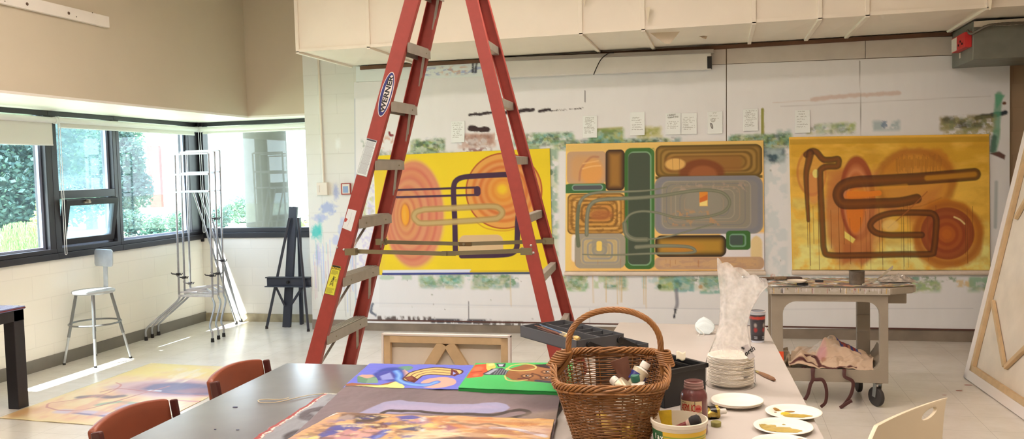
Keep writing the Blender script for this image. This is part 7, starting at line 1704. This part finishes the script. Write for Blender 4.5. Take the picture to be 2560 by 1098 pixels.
# drips over the front edge
q = Paint(0, 100, 0, 8, 300, 30, (168, 154, 132), ref=(228, 218, 205)); rn = random.Random(2)
for i in range(60): x = rn.uniform(0, 100) ** 1; q.st([(x, 0), (x + rn.uniform(-.3, .3), rn.uniform(1, 7))], rn.uniform(.12, .4), rn.choice([(44, 40, 44), (222, 212, 204), (150, 70, 60), (110, 90, 70), (200, 190, 180), (190, 150, 70)]), soft=.4, sm=False)
q.blot(0, 0, 100, 3, (200, 188, 176), 5, .55, seed=3, a=.7)
zE = zt0 - .012
q.build('paint_drips', M_CARTP, lambda s, t_: np.stack([xa - .012 + (xb + .02 - xa) * s, np.full(s.shape, CY0 - .0212), zT - .008 + (zE - zT) * t_], 1), t)
plabel(MB().box(xa + .045, xa + .075, CY0 - .002, CY0 + .001, .285, .36).build('orange_tape', mat('orange_sticker', (226, 84, 40), rough=.5), t), 'orange sticker')
MB().box(xb + .02, hx - .05, CY0 + .14, CY0 + .26, zt0 - .1, zt0 - .02).build('handle_bracket', M_CART, t, bevel=.006)
M_WH = mat('caster_rubber', (52, 48, 46), rough=.6)
for (x, y, rz) in ((at_z(2196, 1012, .0).x - .02, CY0 + .05, .55), (at_z(2145, 978, 0).x, CY1 - .03, .1), (xa + .05, CY0 + .06, .3), (xa + .05, CY1 - .05, .3)):
    ax_ = Vector((math.cos(rz), math.sin(rz), 0)); c = Vector((x, y, .066))
    w = MB().lathe([(.001, -.016), (.045, -.016), (.06, -.014), (.064, -.008), (.064, .008), (.06, .014), (.045, .016), (.001, .016)], 30, c, ax_).build('caster_wheel', M_WH, t, smooth=True)
    f_ = MB(); fw = ax_.cross(Vector((0, 0, 1)))
    for s in (-1, 1): f_.beam(c + ax_ * (.021 * s), c + ax_ * (.021 * s) + Vector((0, 0, .085)) + fw * .012, .003, .03, fw)
    f_.beam(c + Vector((0, 0, .088)) - ax_ * .024 + fw * .012, c + Vector((0, 0, .088)) + ax_ * .024 + fw * .012, .034, .006); f_.lathe([(.018, .07), (.018, .1)], 12, (c.x, c.y, 0.0))
    f_.build('caster_fork', mat('caster_steel', (140, 136, 126), rough=.35, metal=.7), w)
ct = lambda u, v: at_z(u, v, zT + .004)
# things on the cart
b0, b1 = ct(1884, 703), ct(2002, 698); 
t2 = thing('crusted_brush', 'paint-crusted wide brush lying at the left end of the cart top', 'brush', b0 + Vector((0, 0, 0))); d = b1 - b0; up = Vector((0, 0, .014))
MB().tube([b0 + up * 1.3, b0 + d * .15 + up, b0 + d * .45 + up], [.003, .012, .009], 10, flat=None).build('handle', mat('crusted_brown', (112, 92, 72), rough=.6, var=.3, vscale=50), t2, smooth=True)
MB().beam(b0 + d * .42 + up, b0 + d * .68 + up, .05, .018).build('ferrule', mat('crusted_tan', (136, 116, 90), rough=.6, var=.3, vscale=50), t2, bevel=.004)
MB().beam(b0 + d * .66 + up, b0 + d * 1.0 + up * .6, .056, .014).build('bristles', mat('crusted_dark', (84, 66, 58), rough=.8, var=.3, vscale=60), t2, bevel=.004)
c = ct(2004, 712); t2 = thing('jar_lid', 'stained white dish resting on a black disc on the cart top', 'dish', c)  # a stained white jar lid lying on its black disc
plabel(MB().lathe([(.036, -.002), (.036, .014)], 24, c + Vector((.005, -.01, 0))).build('base_disc', mat('black_plastic'), t2), 'black disc below')
MB().lathe([(.001, .016), (.056, .018), (.062, .024), (.064, .03), (.06, .03), (.056, .022), (.001, .02)], 36, c + Vector((-.03, .0, .0)), caps=False).build('dish', mat('stained_white', (222, 212, 196), rough=.45, var=.1), t2, smooth=True)
c = ct(2048, 705); tag(MB().box(c.x - .026, c.x + .026, c.y - .015, c.y + .015, zT + .003, zT + .016).build('eraser_block', mat('dark_block', (50, 46, 48), rough=.7), loc=c, bevel=.002), 'small dark block in the middle of the cart top', 'block')
c = ct(2142, 710); zc = at_y(2142, 678, c.y).z - zT
t2 = thing('paint_can', 'small paint-smeared grey can standing on the cart top', 'can', (c.x, c.y, zT))
MB().lathe([(.001, .001), (.048, .001), (.048, zc * .3), (.0475, zc * .32), (.048, zc * .36), (.048, zc)], 36, (c.x, c.y, zT), caps=False).build('can_wall', mat('smeared_can', (112, 100, 86), rough=.5, metal=.3, var=.4, vscale=18), t2, smooth=True)
MB().lathe([(.047, zc - .004), (.05, zc - .002), (.05, zc + .002), (.045, zc + .002)], 36, (c.x, c.y, zT), caps=False).build('rim', mat('smeared_can'), t2, smooth=True)
MB().lathe([(.001, zc * .8), (.047, zc * .8)], 30, (c.x, c.y, zT), caps=False).build('contents', mat('dark_contents', (48, 42, 38), rough=.6), t2)
pts = smooth_path([ct(2156, 714), ct(2190, 702), ct(2215, 692) + Vector((0, 0, .03)), ct(2232, 685) + Vector((0, 0, .05))], 8)
tag(MB().tube(pts, .011, 8, flat=(0, 0, 1)).build('plastic_strip', mat('white_strip', (222, 214, 196), rough=.4), loc=pts[0], smooth=True), 'thin white curved strip leaning beside the can on the cart', 'strip')
fc = ct(2240, 703); rn = random.Random(4)
t2m = MB().sheet(lambda s, t_: fc + Vector(((s - .5) * .22 + .012 * math.sin(t_ * 20), (t_ - .5) * .2, .004 + .045 * float(fbm(np.array([s * 9]), np.array([t_ * 8]), 6, 3)[0]) * math.sin(PI * min(max(s, .02), .98)) * math.sin(PI * min(max(t_, .02), .98)) * 1.5)), 26, 22).build('foil', mat('crumpled_foil', (196, 188, 180), rough=.3, metal=.5, var=.5, vscale=40), loc=(fc.x, fc.y, zT), solid=.001)
tag(t2m, 'crumpled paint-streaked foil at the right end of the cart top', 'foil')
# apron on the lower shelf
zs = zb0 + .072
q = Paint(0, 100, 0, 60, 150, 90, (196, 162, 128), ref=(222, 208, 192))
q.mottle(20, .06, 2); q.blot(20, 0, 60, 30, (196, 180, 160), 12, .5, seed=3, a=.7); q.dots(60, 0, 100, 0, 60, .3, 1, [(70, 50, 50), (120, 80, 70)], 2)
q.blot(38, 8, 60, 22, (110, 96, 80), 8, .56, seed=5, a=.7, sy=2); q.ell(38, 40, 7, 8, (186, 120, 120), 4, .7, wob=.6); q.ell(42, 46, 3, 3, (150, 90, 60), 2, .6); q.st([(14, 50), (30, 40), (38, 56)], 2, (84, 40, 34), soft=1.5)
for k in range(7): q.poly([(52 + k * 3.8, 10), (56 + k * 3.8, 10), (64 + k * 3.4, 27), (60 + k * 3.4, 27)], [(60, 66, 110), (150, 64, 50), (110, 56, 60), (170, 100, 70), (56, 60, 100), (140, 50, 44), (60, 64, 104)][k], 1.2)
q.st([(2, 58), (30, 56), (52, 60), (80, 56)], 1.4, (84, 40, 34), soft=.8)
A0 = at_y(2000, 900, CY0 + .1).x; A1 = at_y(2178, 900, CY0 + .1).x
def apos(s, t_):
    x = A0 - .06 + (A1 - A0 + .08) * s; y = CY0 + .36 - .36 * t_
    hgt = .16 * np.abs(fbm(s * 5 + t_ * 2, t_ * 4, 8, 3) - .5) + .135 * np.exp(-((s - .5) / .3) ** 2 - ((t_ - .3) / .42) ** 2) + .05 * np.exp(-((s - .15) / .12) ** 2 - ((t_ - .75) / .25) ** 2) + .02 * fbm(s * 7, t_ * 6, 4)
    return np.stack([x + .02 * np.sin(t_ * 5), y, zs + .008 + hgt * (1 - np.clip((t_ - .9) / .1, 0, 1) * .6)], 1)
ap = q.build('apron', mat('stained_apron', attr=True, rough=.85), apos, loc=((A0 + A1) / 2, CY0 + .2, zs), solid=.004)
tag(ap, 'crumpled tan work apron with dark ties lying on the lower cart shelf', 'apron')
M_TIE = mat('dark_brown_tie', (74, 38, 36), rough=.6)
for pth in ([(2032, 948), (2026, 962), (2020, 985), (2012, 1000)], [(2034, 948), (2056, 950), (2066, 975), (2064, 1005), (2052, 1028)], [(2112, 942), (2132, 955), (2128, 985), (2112, 1010), (2100, 1020), (2122, 1006), (2130, 1002)]):
    pts = [at_y(u, v, CY0 - .03 - .01 * (i > 3)) for i, (u, v) in enumerate(pth)]; pts = [Vector((p.x, p.y, max(p.z, .006))) for p in pts]
    pts = [Vector((pts[0].x, CY0 + .04, zs + .012)), Vector((pts[0].x, CY0 - .012, zs + .014))] + pts
    MB().tube(smooth_path(pts, 6), .011, 8, flat=(1, 0, 0)).build('tie', M_TIE, ap, smooth=True)
MB().tube(smooth_path([at_y(u, v, CY0 + .02) for u, v in ((1985, 938), (2000, 926), (2010, 918), (2024, 930), (2045, 944))], 6), .006, 8).build('dark_binding', M_TIE, ap, smooth=True)
MB().tube(smooth_path([at_y(u, v, CY0 + .1) for u, v in ((2028, 912), (2024, 900), (2030, 892), (2044, 900), (2060, 898), (2078, 906), (2090, 918))], 6), .005, 8).build('dark_binding', M_TIE, ap, smooth=True)
rc = at_y(1966, 905, CY0 + .06); tag(MB().sheet(lambda s, t_: Vector((rc.x - .03 + .05 * s + .02 * math.sin(t_ * 14), CY0 + .03 + .12 * t_, zs + .008 + (.12 * (1 - abs(2 * s - 1)) + .03 * math.sin(s * 11 + t_ * 9)) * .8)), 20, 16).build('rag', mat('stained_rag', (160, 146, 124), rough=.9, var=.35, vscale=40), loc=(rc.x, rc.y, zs), smooth='all', solid=.003), 'crumpled dirty rag at the left end of the lower cart shelf', 'rag')
# floor paint drops by the leaning canvas
for i, (u, v) in enumerate(((2421, 963), (2398, 977), (2361, 988))):
    c = at_z(u, v, .0006); tag(MB().lathe([(.001, 0), (.022 - .005 * i, 0), (.02 - .005 * i, .0008), (.001, .001)], 12, c, sx=1.3, sy=.5).build('paint_drop', mat('red_brown_drop', (160, 76, 60), rough=.4), loc=c), ('red paint drop on the tiles nearest the leaning canvas', 'middle one of the red paint drops on the tiles', 'smallest red paint drop, above the white chair')[i], 'paint')
# ================================================================== WHITE PLASTIC CHAIR
zw = .8; wl, wr = at_z(2170, 1060, zw), at_z(2345, 990, zw)
wd_ = (wr - wl); W = wd_.length; ux = wd_.normalized(); un = Vector((ux.y, -ux.x, 0))     # un: towards camera/right
t = thing('plastic_chair', 'white moulded plastic chair with a slot handle at the lower right', 'chair', ((wl + wr) / 2 + un * .2).to_tuple()[:2] + (0,))
M_WPL = mat('white_plastic', (222, 210, 184), rough=.4)
def cb(s, t_):
    a = 2 * s - 1; curve = .012 * a * a
    lo = -.075 * min(1, t_ / .16) ** .9 - .02 * t_; hi = W - .1 * min(1, t_ / .5) ** .7
    return wl + ux * (lo + (hi - lo) * s) + un * (.02 + curve + .05 * t_) + Vector((0, 0, -.36 * t_))
m_ = MB(); nx, ny = 141, 71; hole = set()
for j in range(ny - 1):
    for i in range(nx - 1):
        s, tt = (i + .5) / (nx - 1), (j + .5) / (ny - 1)
        if ((s - .8) / .095) ** 2 + ((tt - .085 + (s - .8) * .12) / .04) ** 2 < 1: hole.add((i, j))
def snap(i, j):
    s, tt = i / (nx - 1), j / (ny - 1); near = [(i - a, j - b) in hole for a in (0, 1) for b in (0, 1)]
    if any(near) and not all(near):
        for _ in range(3):
            dx, dy = (s - .8) / .095, (tt - .085 + (s - .8) * .12) / .04; k = 1 / math.hypot(dx, dy); s2 = .8 + dx * k * .095; tt = dy * k * .04 + .085 - (s2 - .8) * .12; s = s2
    return cb(s, tt)
vs = [snap(i, j) for j in range(ny) for i in range(nx)]
m_.add(vs, [[j * nx + i, j * nx + i + 1, (j + 1) * nx + i + 1, (j + 1) * nx + i] for j in range(ny - 1) for i in range(nx - 1) if (i, j) not in hole])
m_.build('backrest', M_WPL, t, smooth='all', solid=.012, bevel=.003)
sc = (wl + wr) / 2
m_ = MB()
def seat(s, t_): return wl + ux * (W * (.04 + .92 * s)) + un * (.03 + .4 * t_) + Vector((0, 0, -.36 - .015 * math.sin(PI * s) * math.sin(PI * t_)))
MB().sheet(seat, 14, 14).build('seat', M_WPL, t, smooth='all', solid=.012)
for s in (.06, .94):
    for f in (.04, .4):
        top = wl + ux * (W * s) + un * f + Vector((0, 0, -.37)); ft_ = Vector((top.x + (s - .5) * .04 * ux.x, top.y + (s - .5) * .04 * ux.y, 0)) + un * (.03 if f > .2 else -.04)
        MB().tube([top, ft_], .011, 10).build('leg', mat('chair_chrome', (150, 150, 150), rough=.25, metal=.8), t, smooth=True)
